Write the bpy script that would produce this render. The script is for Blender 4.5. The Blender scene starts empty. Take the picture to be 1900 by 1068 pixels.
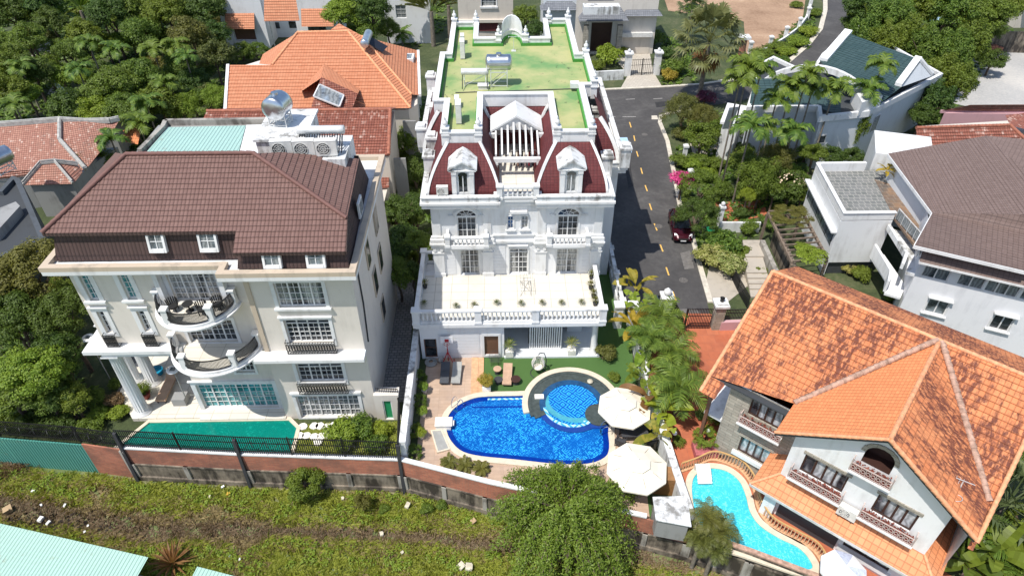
import bpy, math, random
from mathutils import Vector, Matrix
random.seed(7)
R_=math.radians
# ---------------------------------------------------------------- camera, sky, sun, exposure
scene=bpy.context.scene
C=scene.collection
CAM_H=37.0; PITCH=R_(39.5); YAW=R_(-1.22); FPX=1267.0
cd=bpy.data.cameras.new('camera'); cam=bpy.data.objects.new('camera',cd); C.objects.link(cam)
cam.location=(0,0,CAM_H); cam.rotation_euler=(R_(90)-PITCH,0,YAW)
cd.sensor_width=36; cd.lens=FPX/1900*36; cd.clip_start=0.5; cd.clip_end=2000
scene.camera=cam
w=bpy.data.worlds.new('World'); scene.world=w; w.use_nodes=True
SUNV=Vector((-.37,-.34,1.0)).normalized()
sun_el=math.asin(SUNV.z); sun_az=math.atan2(SUNV.x,SUNV.y)
wn=w.node_tree; bg=wn.nodes['Background']; sk=wn.nodes.new('ShaderNodeTexSky')
sk.sky_type='NISHITA'; sk.sun_disc=False; sk.sun_elevation=sun_el; sk.sun_rotation=sun_az
wn.links.new(sk.outputs[0],bg.inputs[0]); bg.inputs[1].default_value=0.145
sd=bpy.data.lights.new('sun','SUN'); sd.energy=4.1; sd.angle=R_(.5); sd.color=(1,.955,.89)
sun=bpy.data.objects.new('sun',sd); C.objects.link(sun); sun.location=(-20,-15,80)
sun.rotation_euler=SUNV.to_track_quat('Z','Y').to_euler()
scene.view_settings.view_transform='Standard'; scene.view_settings.look='None'
scene.view_settings.exposure=0.24; scene.view_settings.gamma=1
scene.cycles.max_bounces=7; scene.cycles.transparent_max_bounces=12; scene.cycles.diffuse_bounces=3
# ---------------------------------------------------------------- measuring
_f=Vector((-math.sin(YAW),math.cos(YAW),0)); RT=Vector((math.cos(YAW),math.sin(YAW),0))
FW=_f*math.cos(PITCH)+Vector((0,0,-math.sin(PITCH))); UPV=_f*math.sin(PITCH)+Vector((0,0,math.cos(PITCH)))
CO=Vector((0,0,CAM_H))
def ray(px,py): return RT*((px-950)/FPX)+UPV*(-(py-534)/FPX)+FW
def G(px,py,z=0.0):
    d=ray(px,py); t=(z-CAM_H)/d.z; return CO+d*t
def G2(px,py,z=0.0):
    p=G(px,py,z); return (p.x,p.y)
def AY(px,py,Y):
    d=ray(px,py); return CO+d*(Y/d.y)
def AP(px,py,o,n):
    d=ray(px,py); t=(Vector(o)-CO).dot(n)/d.dot(n); return CO+d*t
# ---------------------------------------------------------------- mesh collector
class M:
    def __init__(s,T=None,flat_uv=True): s.v=[];s.f=[];s.sm=[];s.T=T;s.uv=flat_uv;s.fr={}
    def add(s,pts,faces,smooth=False):
        b=len(s.v)
        for p in pts:
            p=Vector(p)
            s.v.append(s.T(p) if s.T else p)
        for f in faces: s.f.append(tuple(b+i for i in f)); s.sm.append(smooth)
    def poly(s,pts): s.add(pts,[tuple(range(len(pts)))])
    def box(s,x0,y0,z0,x1,y1,z1):
        if x1<x0:x0,x1=x1,x0
        if y1<y0:y0,y1=y1,y0
        if z1<z0:z0,z1=z1,z0
        s.add([(x0,y0,z0),(x1,y0,z0),(x1,y1,z0),(x0,y1,z0),(x0,y0,z1),(x1,y0,z1),(x1,y1,z1),(x0,y1,z1)],
              [(0,3,2,1),(4,5,6,7),(0,1,5,4),(1,2,6,5),(2,3,7,6),(3,0,4,7)])
    def ob(s,o,a,b,c):
        o,a,b,c=Vector(o),Vector(a),Vector(b),Vector(c)
        if a.cross(b).dot(c)<0: a,b=b,a
        P=[o,o+a,o+a+b,o+b,o+c,o+a+c,o+a+b+c,o+b+c]
        s.add(P,[(0,3,2,1),(4,5,6,7),(0,1,5,4),(1,2,6,5),(2,3,7,6),(3,0,4,7)])
    def bar(s,p,q,w,h=None,up=(0,0,1)):
        p,q=Vector(p),Vector(q); h=h or w; d=q-p
        if d.length<1e-6:return
        u=Vector(up); 
        if abs(d.normalized().dot(u))>.98:u=Vector((1,0,0))
        a=d.cross(u).normalized()*w; b=a.cross(d).normalized()*h
        s.ob(p-a/2-b/2,d,a,b)
    def prism(s,pts,z0,z1,smooth=False):
        n=len(pts); A=sum(pts[i][0]*pts[(i+1)%n][1]-pts[(i+1)%n][0]*pts[i][1] for i in range(n))
        if A<0: pts=pts[::-1]
        zz0=z0 if isinstance(z0,(list,tuple)) else [z0]*n
        P=[(p[0],p[1],zz0[i]) for i,p in enumerate(pts)]+[(p[0],p[1],z1) for p in pts]
        s.add(P,[tuple(range(n-1,-1,-1)),tuple(range(n,2*n))]+[(i,(i+1)%n,n+(i+1)%n,n+i) for i in range(n)])
    def ring(s,a,b,z0,z1):      # strip between two matching closed/open polylines, with thickness
        n=len(a)
        for i in range(n-1):
            s.add([(a[i][0],a[i][1],z0),(a[i+1][0],a[i+1][1],z0),(b[i+1][0],b[i+1][1],z0),(b[i][0],b[i][1],z0),
                   (a[i][0],a[i][1],z1),(a[i+1][0],a[i+1][1],z1),(b[i+1][0],b[i+1][1],z1),(b[i][0],b[i][1],z1)],
                  [(4,5,6,7),(0,1,5,4),(2,3,7,6)]+([(3,0,4,7)] if i==0 else [])+([(1,2,6,5)] if i==n-2 else []))
    def tube(s,p,q,r,n=8,r2=None,cap=True,smooth=True):
        p,q=Vector(p),Vector(q); r2=r if r2 is None else r2; d=(q-p)
        if d.length<1e-6:return
        d.normalize(); u=Vector((0,0,1)) if abs(d.z)<.95 else Vector((1,0,0))
        a=d.cross(u).normalized(); b=d.cross(a)
        P=[]
        for k,(c,rr) in enumerate(((p,r),(q,r2))):
            for i in range(n):
                t=2*math.pi*i/n; P.append(c+(a*math.cos(t)+b*math.sin(t))*rr)
        F=[(i,n+i,n+(i+1)%n,(i+1)%n) for i in range(n)]
        s.add(P,F,smooth)
        if cap: s.add(P,[tuple(range(n)),tuple(range(2*n-1,n-1,-1))])
    def path(s,pts,r,n=6):
        for a,b in zip(pts,pts[1:]): s.tube(a,b,r,n)
    def lathe(s,c,prof,n=12,smooth=True):
        P=[];c=Vector(c)
        for r,z in prof:
            for i in range(n):
                t=2*math.pi*i/n; P.append(c+Vector((r*math.cos(t),r*math.sin(t),z)))
        F=[]
        for k in range(len(prof)-1):
            for i in range(n): F.append((k*n+i,k*n+(i+1)%n,(k+1)*n+(i+1)%n,(k+1)*n+i))
        s.add(P,F,smooth); m=len(prof)
        s.add(P,[tuple(range(n-1,-1,-1)),tuple(range((m-1)*n,m*n))])
    def ball(s,c,r,n=10,sz=1.0):
        k=6; prof=[(max(.001,r*math.sin(math.pi*i/k)),-r*sz*math.cos(math.pi*i/k)) for i in range(k+1)]
        s.lathe(c,prof,n)
    def cyl_h(s,p,q,r,n=20,dome=.0):     # horizontal tank with domed ends
        p,q=Vector(p),Vector(q); d=(q-p).normalized(); u=Vector((0,0,1)); a=d.cross(u).normalized(); b=a.cross(d)
        st=[(p-d*dome,.001),(p-d*dome*.8,r*.55),(p-d*dome*.35,r*.88),(p,r)]+[(p.lerp(q,k/8),r*(1.0 if k%2 else .975)) for k in range(1,8)]+[(q,r),(q+d*dome*.35,r*.88),(q+d*dome*.8,r*.55),(q+d*dome,.001)]
        P=[];F=[]
        for c,rr in st:
            for i in range(n):
                t=2*math.pi*i/n; P.append(c+(a*math.cos(t)+b*math.sin(t))*rr)
        for k in range(len(st)-1):
            for i in range(n): F.append((k*n+i,(k+1)*n+i,(k+1)*n+(i+1)%n,k*n+(i+1)%n))
        s.add(P,F,True)
    def slope(s,pts,course=.34,lift=.045,thick=.0):
        """roof plane laid in overlapping courses"""
        pts=[Vector(p) for p in pts]
        n=Vector((0,0,0))
        for i in range(len(pts)):
            a,b=pts[i],pts[(i+1)%len(pts)]; n+=a.cross(b)
        n.normalize()
        if n.z<0: pts=pts[::-1]; n=-n
        u=Vector((0,0,1)).cross(n)
        if u.length<1e-4: s.poly(pts);return
        u.normalize(); v=n.cross(u)
        o=Vector((0,0,0)); uv=[((p-o).dot(u),(p-o).dot(v),(p-o).dot(n)) for p in pts]
        lo=min(q[1] for q in uv); hi=max(q[1] for q in uv)
        dv=course; lo=math.floor(lo/dv)*dv; k=int(math.ceil((hi-lo)/dv-1e-6))
        def clip(poly,c,keep):
            out=[]
            for i in range(len(poly)):
                a,b=poly[i],poly[(i+1)%len(poly)]
                ia=(a[1]-c)*keep>=-1e-7; ib=(b[1]-c)*keep>=-1e-7
                if ia: out.append(a)
                if ia!=ib:
                    t=(c-a[1])/(b[1]-a[1]); out.append(tuple(a[j]+(b[j]-a[j])*t for j in range(3)))
            return out
        for j in range(k):
            c0,c1=lo+j*dv,lo+(j+1)*dv
            q=clip(clip(uv,c0,1),c1,-1)
            if len(q)<3: continue
            P=[]
            for a in q:
                h=lift*(1-(a[1]-c0)/dv)
                P.append(o+u*a[0]+v*a[1]+n*(a[2]+h))
            s.fr[len(s.f)]=(u,v); s.add(P,[tuple(range(len(P)))])
            for i in range(len(q)):
                a,b=q[i],q[(i+1)%len(q)]
                if abs(a[1]-c0)<1e-5 and abs(b[1]-c0)<1e-5:
                    pa,pb=P[i],P[(i+1)%len(q)]
                    s.add([pa,pa-n*lift,pb-n*lift,pb],[(0,1,2,3)])
LOC={}
def _mesh(name,m,off,mats):
    me=bpy.data.meshes.new(name)
    me.from_pydata([tuple(p-off) for p in m.v],[],m.f)
    for i,s_ in enumerate(m.sm):
        if s_: me.polygons[i].use_smooth=True
    if m.uv:
        uvl=me.uv_layers.new(name='UVMap'); dat=[0.0]*(2*len(me.loops)); li=0
        for fi,f in enumerate(m.f):
            a=m.v[f[0]]
            if fi in m.fr:
                u,v=m.fr[fi]
                for i in f:
                    p=m.v[i]; dat[li]=p.dot(u); dat[li+1]=p.dot(v); li+=2
                continue
            n=Vector((0,0,0))
            for i in range(1,len(f)-1): n+=(m.v[f[i]]-a).cross(m.v[f[i+1]]-a)
            if n.length<1e-9: n=Vector((0,0,1))
            n.normalize()
            if abs(n.z)>.995: u=Vector((1,0,0)); v=Vector((0,1,0))
            else: u=Vector((0,0,1)).cross(n).normalized(); v=n.cross(u)
            for i in f:
                p=m.v[i]; dat[li]=p.dot(u); dat[li+1]=p.dot(v); li+=2
        uvl.data.foreach_set('uv',dat)
    if not isinstance(mats,(list,tuple)): mats=[mats]
    for x in mats: me.materials.append(x)
    return me
def tag(o,label=None,cat=None,group=None,kind=None):
    if label:o['label']=label
    if cat:o['category']=cat
    if group:o['group']=group
    if kind:o['kind']=kind
    return o
def root(name,loc,label,cat,group=None):
    o=bpy.data.objects.new(name,None); C.objects.link(o); o.location=loc; o.empty_display_size=.2
    LOC[o.name]=Vector(loc); return tag(o,label,cat,group)
def part(name,m,mat,parent,label=None):
    off=LOC[parent.name]; o=bpy.data.objects.new(name,_mesh(name,m,off,mat)); C.objects.link(o); o.parent=parent
    LOC[o.name]=off
    if label:o['label']=label
    return o
def solo(name,m,mat,label,cat,group=None,kind=None):
    xs=[p.x for p in m.v];ys=[p.y for p in m.v]; off=Vector(((min(xs)+max(xs))/2,(min(ys)+max(ys))/2,min(p.z for p in m.v)))
    o=bpy.data.objects.new(name,_mesh(name,m,off,mat)); C.objects.link(o); o.location=off; LOC[o.name]=off
    return tag(o,label,cat,group,kind)
def struct(name,m,mat):
    o=bpy.data.objects.new(name,_mesh(name,m,Vector((0,0,0)),mat)); C.objects.link(o); o['kind']='structure'; return o
def ctree(o,parent=None):
    c=o.copy(); C.objects.link(c)
    if parent is not None:c.parent=parent
    for ch in list(o.children): ctree(ch,c)
    return c
def dup(o,loc,rz=0,label=None,sc=None,group=None):
    c=ctree(o); c.location=loc; c.rotation_euler=(0,0,rz)
    if sc: c.scale=(sc,sc,sc) if not isinstance(sc,(tuple,list)) else sc
    if label:c['label']=label
    if group:c['group']=group
    LOC[c.name]=Vector(loc)
    return c
def dpart(mesh_obj,parent,offset,rz=0):   # copy of a part moved by an offset inside its thing
    c=mesh_obj.copy(); C.objects.link(c); c.parent=parent; c.location=Vector(mesh_obj.location)+Vector(offset); c.rotation_euler=(0,0,rz)
    LOC[c.name]=LOC[parent.name]; return c
# ---------------------------------------------------------------- materials
class Mat:
    def __init__(s,name):
        s.m=bpy.data.materials.new(name); s.m.use_nodes=True; s.nt=s.m.node_tree; s.b=s.nt.nodes['Principled BSDF']
        s.out=s.nt.nodes['Material Output']
    def n(s,t,**kw):
        nd=s.nt.nodes.new('ShaderNode'+t)
        for k,v in kw.items():
            if k in('op',): nd.operation=v
            elif hasattr(nd,k) and not k[0].isupper(): setattr(nd,k,v)
        return nd
    def l(s,a,b): s.nt.links.new(a,b)
    def val(s,x,sock):
        if hasattr(x,'is_output') or hasattr(x,'links'): s.l(x,sock)
        else: sock.default_value=x
    def math(s,op,a,b=0.0,c=None,clamp=False):
        nd=s.n('Math',op=op); nd.use_clamp=clamp; s.val(a,nd.inputs[0]); s.val(b,nd.inputs[1])
        if c is not None:s.val(c,nd.inputs[2])
        return nd.outputs[0]
    def uv(s): return s.n('TexCoord').outputs['UV']
    def obj(s): return s.n('TexCoord').outputs['Object']
    def pos(s): return s.n('NewGeometry').outputs['Position']
    def sep(s,v):
        nd=s.n('SeparateXYZ'); s.l(v,nd.inputs[0]); return nd.outputs[0],nd.outputs[1],nd.outputs[2]
    def comb(s,x,y,z=0.0):
        nd=s.n('CombineXYZ'); s.val(x,nd.inputs[0]);s.val(y,nd.inputs[1]);s.val(z,nd.inputs[2]); return nd.outputs[0]
    def noise(s,v,scale,detail=4,rough=.55,dist=0):
        nd=s.n('TexNoise'); s.l(v,nd.inputs['Vector']); nd.inputs['Scale'].default_value=scale; nd.inputs['Detail'].default_value=detail
        nd.inputs['Roughness'].default_value=rough; nd.inputs['Distortion'].default_value=dist; return nd.outputs['Fac']
    def mapping(s,v,sc=(1,1,1),rot=(0,0,0)):
        nd=s.n('Mapping'); s.l(v,nd.inputs[0]); nd.inputs['Scale'].default_value=sc; nd.inputs['Rotation'].default_value=rot; return nd.outputs[0]
    def ramp(s,f,stops):
        nd=s.n('ValToRGB'); s.l(f,nd.inputs[0]); e=nd.color_ramp.elements
        while len(e)<len(stops): e.new(.5)
        for i,(p,c) in enumerate(stops):
            e[i].position=p; e[i].color=(c[0],c[1],c[2],1) if isinstance(c,(tuple,list)) else (c,c,c,1)
        return nd.outputs[0]
    def mix(s,f,a,b,mode='MIX'):
        nd=s.n('Mix'); nd.data_type='RGBA'; nd.blend_type=mode; s.val(f,nd.inputs[0])
        for x,sk_ in((a,nd.inputs[6]),(b,nd.inputs[7])):
            if isinstance(x,(tuple,list)): sk_.default_value=(x[0],x[1],x[2],1)
            else: s.l(x,sk_)
        return nd.outputs[2]
    def bump(s,h,strength=.5,dist=.02):
        nd=s.n('Bump'); s.l(h,nd.inputs['Height']); nd.inputs['Strength'].default_value=strength; nd.inputs['Distance'].default_value=dist
        s.l(nd.outputs[0],s.b.inputs['Normal'])
    def col(s,c):
        if isinstance(c,(tuple,list)): s.b.inputs['Base Color'].default_value=(c[0],c[1],c[2],1)
        else: s.l(c,s.b.inputs['Base Color'])
    def rough(s,r): s.val(r,s.b.inputs['Roughness'])
MT={}
def plain(name,c,rough=.6,metal=0,spec=None,var=.12,bump=0,scale=3):
    k=Mat(name); p=k.pos(); f=k.noise(p,scale,5)
    d=tuple(x*(1-var) for x in c); e=tuple(min(1,x*(1+var)) for x in c)
    k.col(k.ramp(f,[(.3,d),(.7,e)])); k.rough(rough); k.b.inputs['Metallic'].default_value=metal
    if bump: k.bump(k.noise(p,scale*12,3),bump,.01)
    MT[name]=k.m; return k.m
def plaster(name,c,dirt=(.35,.33,.3),amt=.35,rough=.7,seams=0,lo=.25,hi=.44):
    k=Mat(name); p=k.pos(); x,y,z=k.sep(p)
    s1=k.noise(k.comb(k.math('MULTIPLY',x,2.2),k.math('MULTIPLY',y,2.2),k.math('MULTIPLY',z,.35)),1.0,6,.6)   # vertical runs
    s2=k.noise(p,.6,5,.6)
    f=k.math('MULTIPLY',s1,s2); f=k.ramp(f,[(lo,0),(hi,1)])
    f=k.math('MULTIPLY',f,amt)
    base=k.mix(k.noise(p,.25,3),tuple(v*.93 for v in c),tuple(min(1,v*1.04) for v in c))
    k.col(k.mix(f,base,dirt)); k.rough(rough)
    h=k.noise(p,40,3)
    if seams:
        u,v,_=k.sep(k.uv()); g=k.math('PINGPONG',v,seams/2); g=k.math('GREATER_THAN',g,.025); h=k.math('ADD',k.math('MULTIPLY',h,.15),g); k.bump(h,.8,.02)
    else: k.bump(h,.25,.01)
    MT[name]=k.m; return k.m
def tiles(name,c1,c2,tw=.28,th=.34,stain=None,stain_amt=0,stain_lo=.52,wave=.6,rough=.75,pale=None,vert=False,patch=.8,joint=.5):
    """clay/concrete tiles laid on the UV grid (metres); one tone per tile, rounded rolls as bump"""
    k=Mat(name); u,v,_=k.sep(k.uv())
    cu=k.math('FLOOR',k.math('DIVIDE',u,tw)); cv=k.math('FLOOR',k.math('DIVIDE',v,th))
    wn_=k.n('TexWhiteNoise'); wn_.noise_dimensions='2D'; k.l(k.comb(cu,cv),wn_.inputs['Vector']); rnd=wn_.outputs['Value']
    p=k.pos()
    big=k.noise(p,patch*.5,5,.6)
    f=k.math('ADD',k.math('MULTIPLY',rnd,.55),k.math('MULTIPLY',big,.6),clamp=True)
    base=k.mix(f,c1,c2)
    if pale: 
        pf=k.ramp(k.math('MULTIPLY',rnd,k.noise(p,1.5,4)),[(.42,0),(.56,1)]); base=k.mix(pf,base,pale)
    if stain:
        st=k.math('ADD',k.math('MULTIPLY',k.noise(k.mapping(k.uv(),(1.0,.45,1)),.38,5,.6,.3),.6),k.math('MULTIPLY',k.noise(k.mapping(k.uv(),(1.0,.3,1)),2.6,4,.7),.4))
        st=k.math('ADD',st,k.math('MULTIPLY',k.math('SUBTRACT',rnd,.5),.07))
        st=k.ramp(st,[(stain_lo,0),(stain_lo+.09,1)])
        fs=k.noise(k.mapping(k.uv(),(1.0,.38,1)),5.5,3,.6); st=k.math('MULTIPLY',st,k.ramp(fs,[(.40,.12),(.52,1)])); base=k.mix(k.math('MULTIPLY',st,stain_amt),base,stain)
    fu=k.math('FRACT',k.math('DIVIDE',u,tw)); fv=k.math('FRACT',k.math('DIVIDE',v,th))
    jn=k.math('MAXIMUM',k.math('LESS_THAN',fu,.14),k.math('LESS_THAN',fv,.13))
    if joint: base=k.mix(k.math('MULTIPLY',jn,joint),base,tuple(x*.42 for x in c1))
    k.col(base); k.rough(rough)
    roll=k.math('SINE',k.math('MULTIPLY',fu,math.pi))
    roll=k.math('POWER',roll,.5)
    saw=k.math('SUBTRACT',1.0,fv)
    h=k.math('ADD',k.math('MULTIPLY',roll,wave),k.math('MULTIPLY',saw,.5)); h=k.math('ADD',h,k.math('MULTIPLY',rnd,.15))
    k.bump(h,.9,.05); MT[name]=k.m; return k.m
def corr(name,c,pitch=.2,c2=None,rust=0):
    k=Mat(name); u,v,_=k.sep(k.uv()); p=k.pos()
    h=k.math('SINE',k.math('MULTIPLY',u,2*math.pi/pitch)); 
    b=k.mix(k.noise(p,.5,5),c,c2 or tuple(x*.85 for x in c))
    if rust: b=k.mix(k.math('MULTIPLY',k.ramp(k.noise(p,1.3,6,.7),[(.6,0),(.68,1)]),rust),b,(.25,.17,.1))
    k.col(b); k.rough(.45); k.bump(h,1.0,.035); MT[name]=k.m; return k.m
def brick(name,c1,c2,mortar,w_=.4,h_=.1,off=.5,size=.012,rough=.85,dirt=None,damt=0,bs=.6):
    k=Mat(name); t=k.n('TexBrick'); k.l(k.uv(),t.inputs['Vector']); t.offset=off
    t.inputs['Color1'].default_value=(*c1,1);t.inputs['Color2'].default_value=(*c2,1);t.inputs['Mortar'].default_value=(*mortar,1)
    t.inputs['Scale'].default_value=1;t.inputs['Mortar Size'].default_value=size;t.inputs['Brick Width'].default_value=w_;t.inputs['Row Height'].default_value=h_;t.inputs['Bias'].default_value=0
    c=t.outputs['Color']; p=k.pos(); c=k.mix(.25,c,k.ramp(k.noise(p,2.5,5),[(.3,tuple(x*.6 for x in c1)),(.7,c2)]))
    if dirt: c=k.mix(k.math('MULTIPLY',k.ramp(k.noise(p,.7,6,.65),[(.42,0),(.62,1)]),damt),c,dirt)
    k.col(c); k.rough(rough); k.bump(k.math('ADD',k.math('MULTIPLY',t.outputs['Fac'],-1),k.math('MULTIPLY',k.noise(p,25,3),.3)),bs,.015); MT[name]=k.m; return k.m
def ground(name,stops,scale=.4,scale2=6,bump=.6,rough=.95,dist=.05,detail=8):
    k=Mat(name); p=k.pos(); f=k.noise(p,scale,detail,.62,.3); g=k.noise(p,scale2,6,.7)
    f=k.math('ADD',k.math('MULTIPLY',f,.62),k.math('MULTIPLY',g,.38)); k.col(k.ramp(f,stops)); k.rough(rough)
    k.bump(k.math('ADD',g,k.noise(p,scale2*5,3)),bump,dist); MT[name]=k.m; return k.m
def glass(name,c,curtain=None,cs=9,rough=.06):
    k=Mat(name); u,v,_=k.sep(k.uv()); p=k.pos()
    b=k.mix(k.ramp(k.noise(p,1.6,3,.6),[(.38,0),(.62,1)]),tuple(x*.45 for x in c),tuple(x*1.9 for x in c))
    if curtain:
        f=k.math('SINE',k.math('ADD',k.math('MULTIPLY',u,cs*3),k.math('MULTIPLY',k.noise(p,1.5,2),14)))
        cm=k.mix(k.math('MULTIPLY_ADD',f,.5,.5),tuple(x*.5 for x in curtain),curtain)
        ms=k.ramp(k.noise(k.comb(k.math('MULTIPLY',u,1.1),k.math('MULTIPLY',v,.15)),1.0,1),[(.42,0),(.5,1)])
        b=k.mix(k.math('MULTIPLY',ms,.85),b,cm)
    k.col(b); k.rough(rough); k.b.inputs['Specular IOR Level'].default_value=.6; MT[name]=k.m; return k.m
def leafmat(name,c1,c2,c3=None,transl=.35,rough=.5):
    k=Mat(name); g=k.n('NewGeometry'); r=g.outputs['Random Per Island']; oi=k.n('ObjectInfo').outputs['Random']
    c=k.ramp(r,[(0,c1),(.6,c2),(1,c3 or c2)])
    c=k.mix(k.math('MULTIPLY',oi,.5),c,tuple(x*1.0 for x in (c2[0]*1.9,c2[1]*1.2,c2[2]*.8)))
    k.col(c); k.rough(rough); k.b.inputs['Specular IOR Level'].default_value=.35
    tr=k.n('BsdfTranslucent'); k.l(k.mix(1.0,c,(1.25,1.25,.7),'MULTIPLY'),tr.inputs[0])
    mx=k.n('MixShader'); mx.inputs[0].default_value=transl; k.l(k.b.outputs[0],mx.inputs[1]); k.l(tr.outputs[0],mx.inputs[2]); k.l(mx.outputs[0],k.out.inputs[0])
    MT[name]=k.m; return k.m
def water(name,tint,ripple=.25,clear=.86):
    k=Mat(name); p=k.pos(); k.nt.nodes.remove(k.b)
    tr=k.n('BsdfTransparent'); tr.inputs[0].default_value=(*tint,1)
    gl=k.n('BsdfGlossy'); gl.inputs['Roughness'].default_value=.06; gl.inputs[0].default_value=(1,1,1,1)
    bp=k.n('Bump'); h=k.noise(p,3.2,3,.5,.6); k.l(h,bp.inputs['Height']); bp.inputs['Strength'].default_value=ripple; bp.inputs['Distance'].default_value=.1; k.l(bp.outputs[0],gl.inputs['Normal'])
    fr=k.n('Fresnel'); fr.inputs[0].default_value=1.33; k.l(bp.outputs[0],fr.inputs['Normal'])
    mx=k.n('MixShader'); k.l(fr.outputs[0],mx.inputs[0]); k.l(tr.outputs[0],mx.inputs[1]); k.l(gl.outputs[0],mx.inputs[2]); k.l(mx.outputs[0],k.out.inputs[0])
    MT[name]=k.m; return k.m
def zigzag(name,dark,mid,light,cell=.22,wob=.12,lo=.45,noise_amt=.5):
    """mosaic pool lining: broken chevrons of pale tesserae, wavered in the colour as if seen through ripples"""
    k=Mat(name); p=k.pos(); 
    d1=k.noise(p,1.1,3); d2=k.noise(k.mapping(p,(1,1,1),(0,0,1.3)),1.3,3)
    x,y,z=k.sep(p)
    x=k.math('ADD',x,k.math('MULTIPLY',k.math('SUBTRACT',d1,.5),wob*6)); y=k.math('ADD',y,k.math('MULTIPLY',k.math('SUBTRACT',d2,.5),wob*6))  # the water's ripple distortion is worked into the colour pattern
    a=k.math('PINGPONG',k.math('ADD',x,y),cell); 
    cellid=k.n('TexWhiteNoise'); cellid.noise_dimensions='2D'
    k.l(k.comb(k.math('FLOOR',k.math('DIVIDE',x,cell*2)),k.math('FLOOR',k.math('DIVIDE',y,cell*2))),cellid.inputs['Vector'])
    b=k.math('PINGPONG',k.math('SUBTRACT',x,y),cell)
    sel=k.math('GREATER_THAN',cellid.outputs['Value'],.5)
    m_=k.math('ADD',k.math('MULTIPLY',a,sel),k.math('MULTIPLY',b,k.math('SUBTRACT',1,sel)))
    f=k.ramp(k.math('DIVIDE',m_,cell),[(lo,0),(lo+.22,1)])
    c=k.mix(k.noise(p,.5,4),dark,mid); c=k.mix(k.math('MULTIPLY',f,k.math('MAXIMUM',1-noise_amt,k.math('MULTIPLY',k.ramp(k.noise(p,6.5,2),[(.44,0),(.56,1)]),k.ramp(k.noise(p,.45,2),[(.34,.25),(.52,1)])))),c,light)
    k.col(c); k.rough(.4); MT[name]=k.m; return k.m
plaster('white_wall',(.78,.785,.78),(.34,.32,.29),.38)
plaster('white_trim',(.76,.76,.745),(.33,.31,.28),.55)
plaster('white_siding',(.73,.74,.75),(.4,.38,.35),.2,seams=.3)
plaster('weathered_white',(.74,.75,.74),(.16,.15,.13),.85,lo=.23,hi=.36)
plaster('cream_wall',(.70,.645,.57),(.40,.36,.31),.35)
plaster('cream_cap',(.55,.45,.34),(.25,.22,.18),.7)
plaster('beige_wall',(.62,.56,.48),(.35,.3,.26),.4)
plaster('blue_wall',(.70,.73,.75),(.35,.35,.36),.25)
plaster('lilac_wall',(.77,.77,.78),(.4,.4,.42),.3)
plaster('pink_wall',(.6,.36,.38),(.4,.25,.25),.4)
plaster('dark_wall',(.07,.08,.09),(.03,.03,.03),.5)
plaster('grey_wall',(.3,.3,.29),(.12,.11,.1),.6)
plaster('concrete',(.27,.225,.17),(.045,.036,.028),1.0,lo=.17,hi=.31)
plaster('concrete_pale',(.38,.355,.31),(.10,.085,.07),.9,lo=.2,hi=.34)
plaster('step_stone',(.45,.4,.33),(.25,.22,.18),.5)
plaster('near_black',(.05,.055,.06),(.03,.03,.03),.3)
tiles('tile_brown',(.15,.078,.063),(.205,.115,.094),.22,.34,wave=1.0,patch=.5)
tiles('tile_dark_brown',(.055,.032,.028),(.085,.05,.042),.22,.9,wave=1.0)
tiles('tile_orange',(.50,.18,.085),(.61,.265,.14),.3,.34,wave=.25,patch=.6,stain=(.3,.1,.05),stain_amt=.6,stain_lo=.64)
tiles('tile_stained',(.54,.165,.06),(.74,.30,.125),.28,.36,wave=.6,stain=(.11,.03,.022),stain_amt=.92,stain_lo=.44,patch=1.0)
tiles('tile_clean_orange',(.62,.2,.075),(.72,.28,.11),.28,.2,wave=.5,stain=(.3,.09,.04),stain_amt=.8,stain_lo=.62)
tiles('tile_old_red',(.20,.065,.042),(.36,.13,.085),.24,.36,wave=1.0,pale=(.55,.36,.29),stain=(.1,.04,.03),stain_amt=.5,stain_lo=.5)
tiles('tile_temple',(.30,.12,.085),(.48,.25,.18),.2,.24,wave=.8,pale=(.6,.42,.34),stain=(.15,.08,.06),stain_amt=.55,stain_lo=.5)
tiles('tile_lean',(.60,.22,.09),(.74,.32,.15),.33,.4,wave=.2)
tiles('tile_teal',(.03,.062,.062),(.055,.095,.092),.6,.4,wave=.3,rough=.45)
tiles('tile_grey',(.14,.15,.17),(.22,.23,.25),.3,.34,wave=.3)
tiles('shingle_brown',(.155,.105,.088),(.205,.145,.125),.33,.25,wave=.1,patch=.3)
tiles('shingle_maroon',(.085,.012,.014),(.135,.024,.024),.26,.2,wave=.35,rough=.75)
corr('mint_sheet',(.42,.63,.53),.22,(.37,.57,.47),.4)
corr('green_sheet',(.07,.27,.22),.2,(.11,.36,.3),.2)
corr('pale_sheet',(.40,.62,.54),.25,(.36,.55,.5),.3)
brick('brick',(.56,.21,.12),(.42,.14,.085),(.3,.2,.15),.42,.13,dirt=(.14,.08,.06),damt=.6)
brick('stone',(.50,.45,.37),(.33,.30,.245),(.13,.12,.1),.8,.24,dirt=(.15,.14,.12),damt=.35)
brick('paver_grey',(.34,.32,.30),(.24,.23,.22),(.08,.08,.075),.42,.28,size=.03,dirt=(.12,.11,.09),damt=.4)
brick('slate_roof',(.22,.22,.21),(.14,.15,.14),(.42,.4,.36),.5,.5,off=.3,size=.03)
brick('slate_brown',(.2,.13,.09),(.1,.09,.08),(.3,.27,.22),.6,.6,size=.02,dirt=(.35,.2,.1),damt=.5)
brick('terracotta',(.42,.11,.05),(.56,.18,.085),(.34,.12,.07),.9,.9,size=.012,dirt=(.3,.1,.06),damt=.3,bs=.2)
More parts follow.
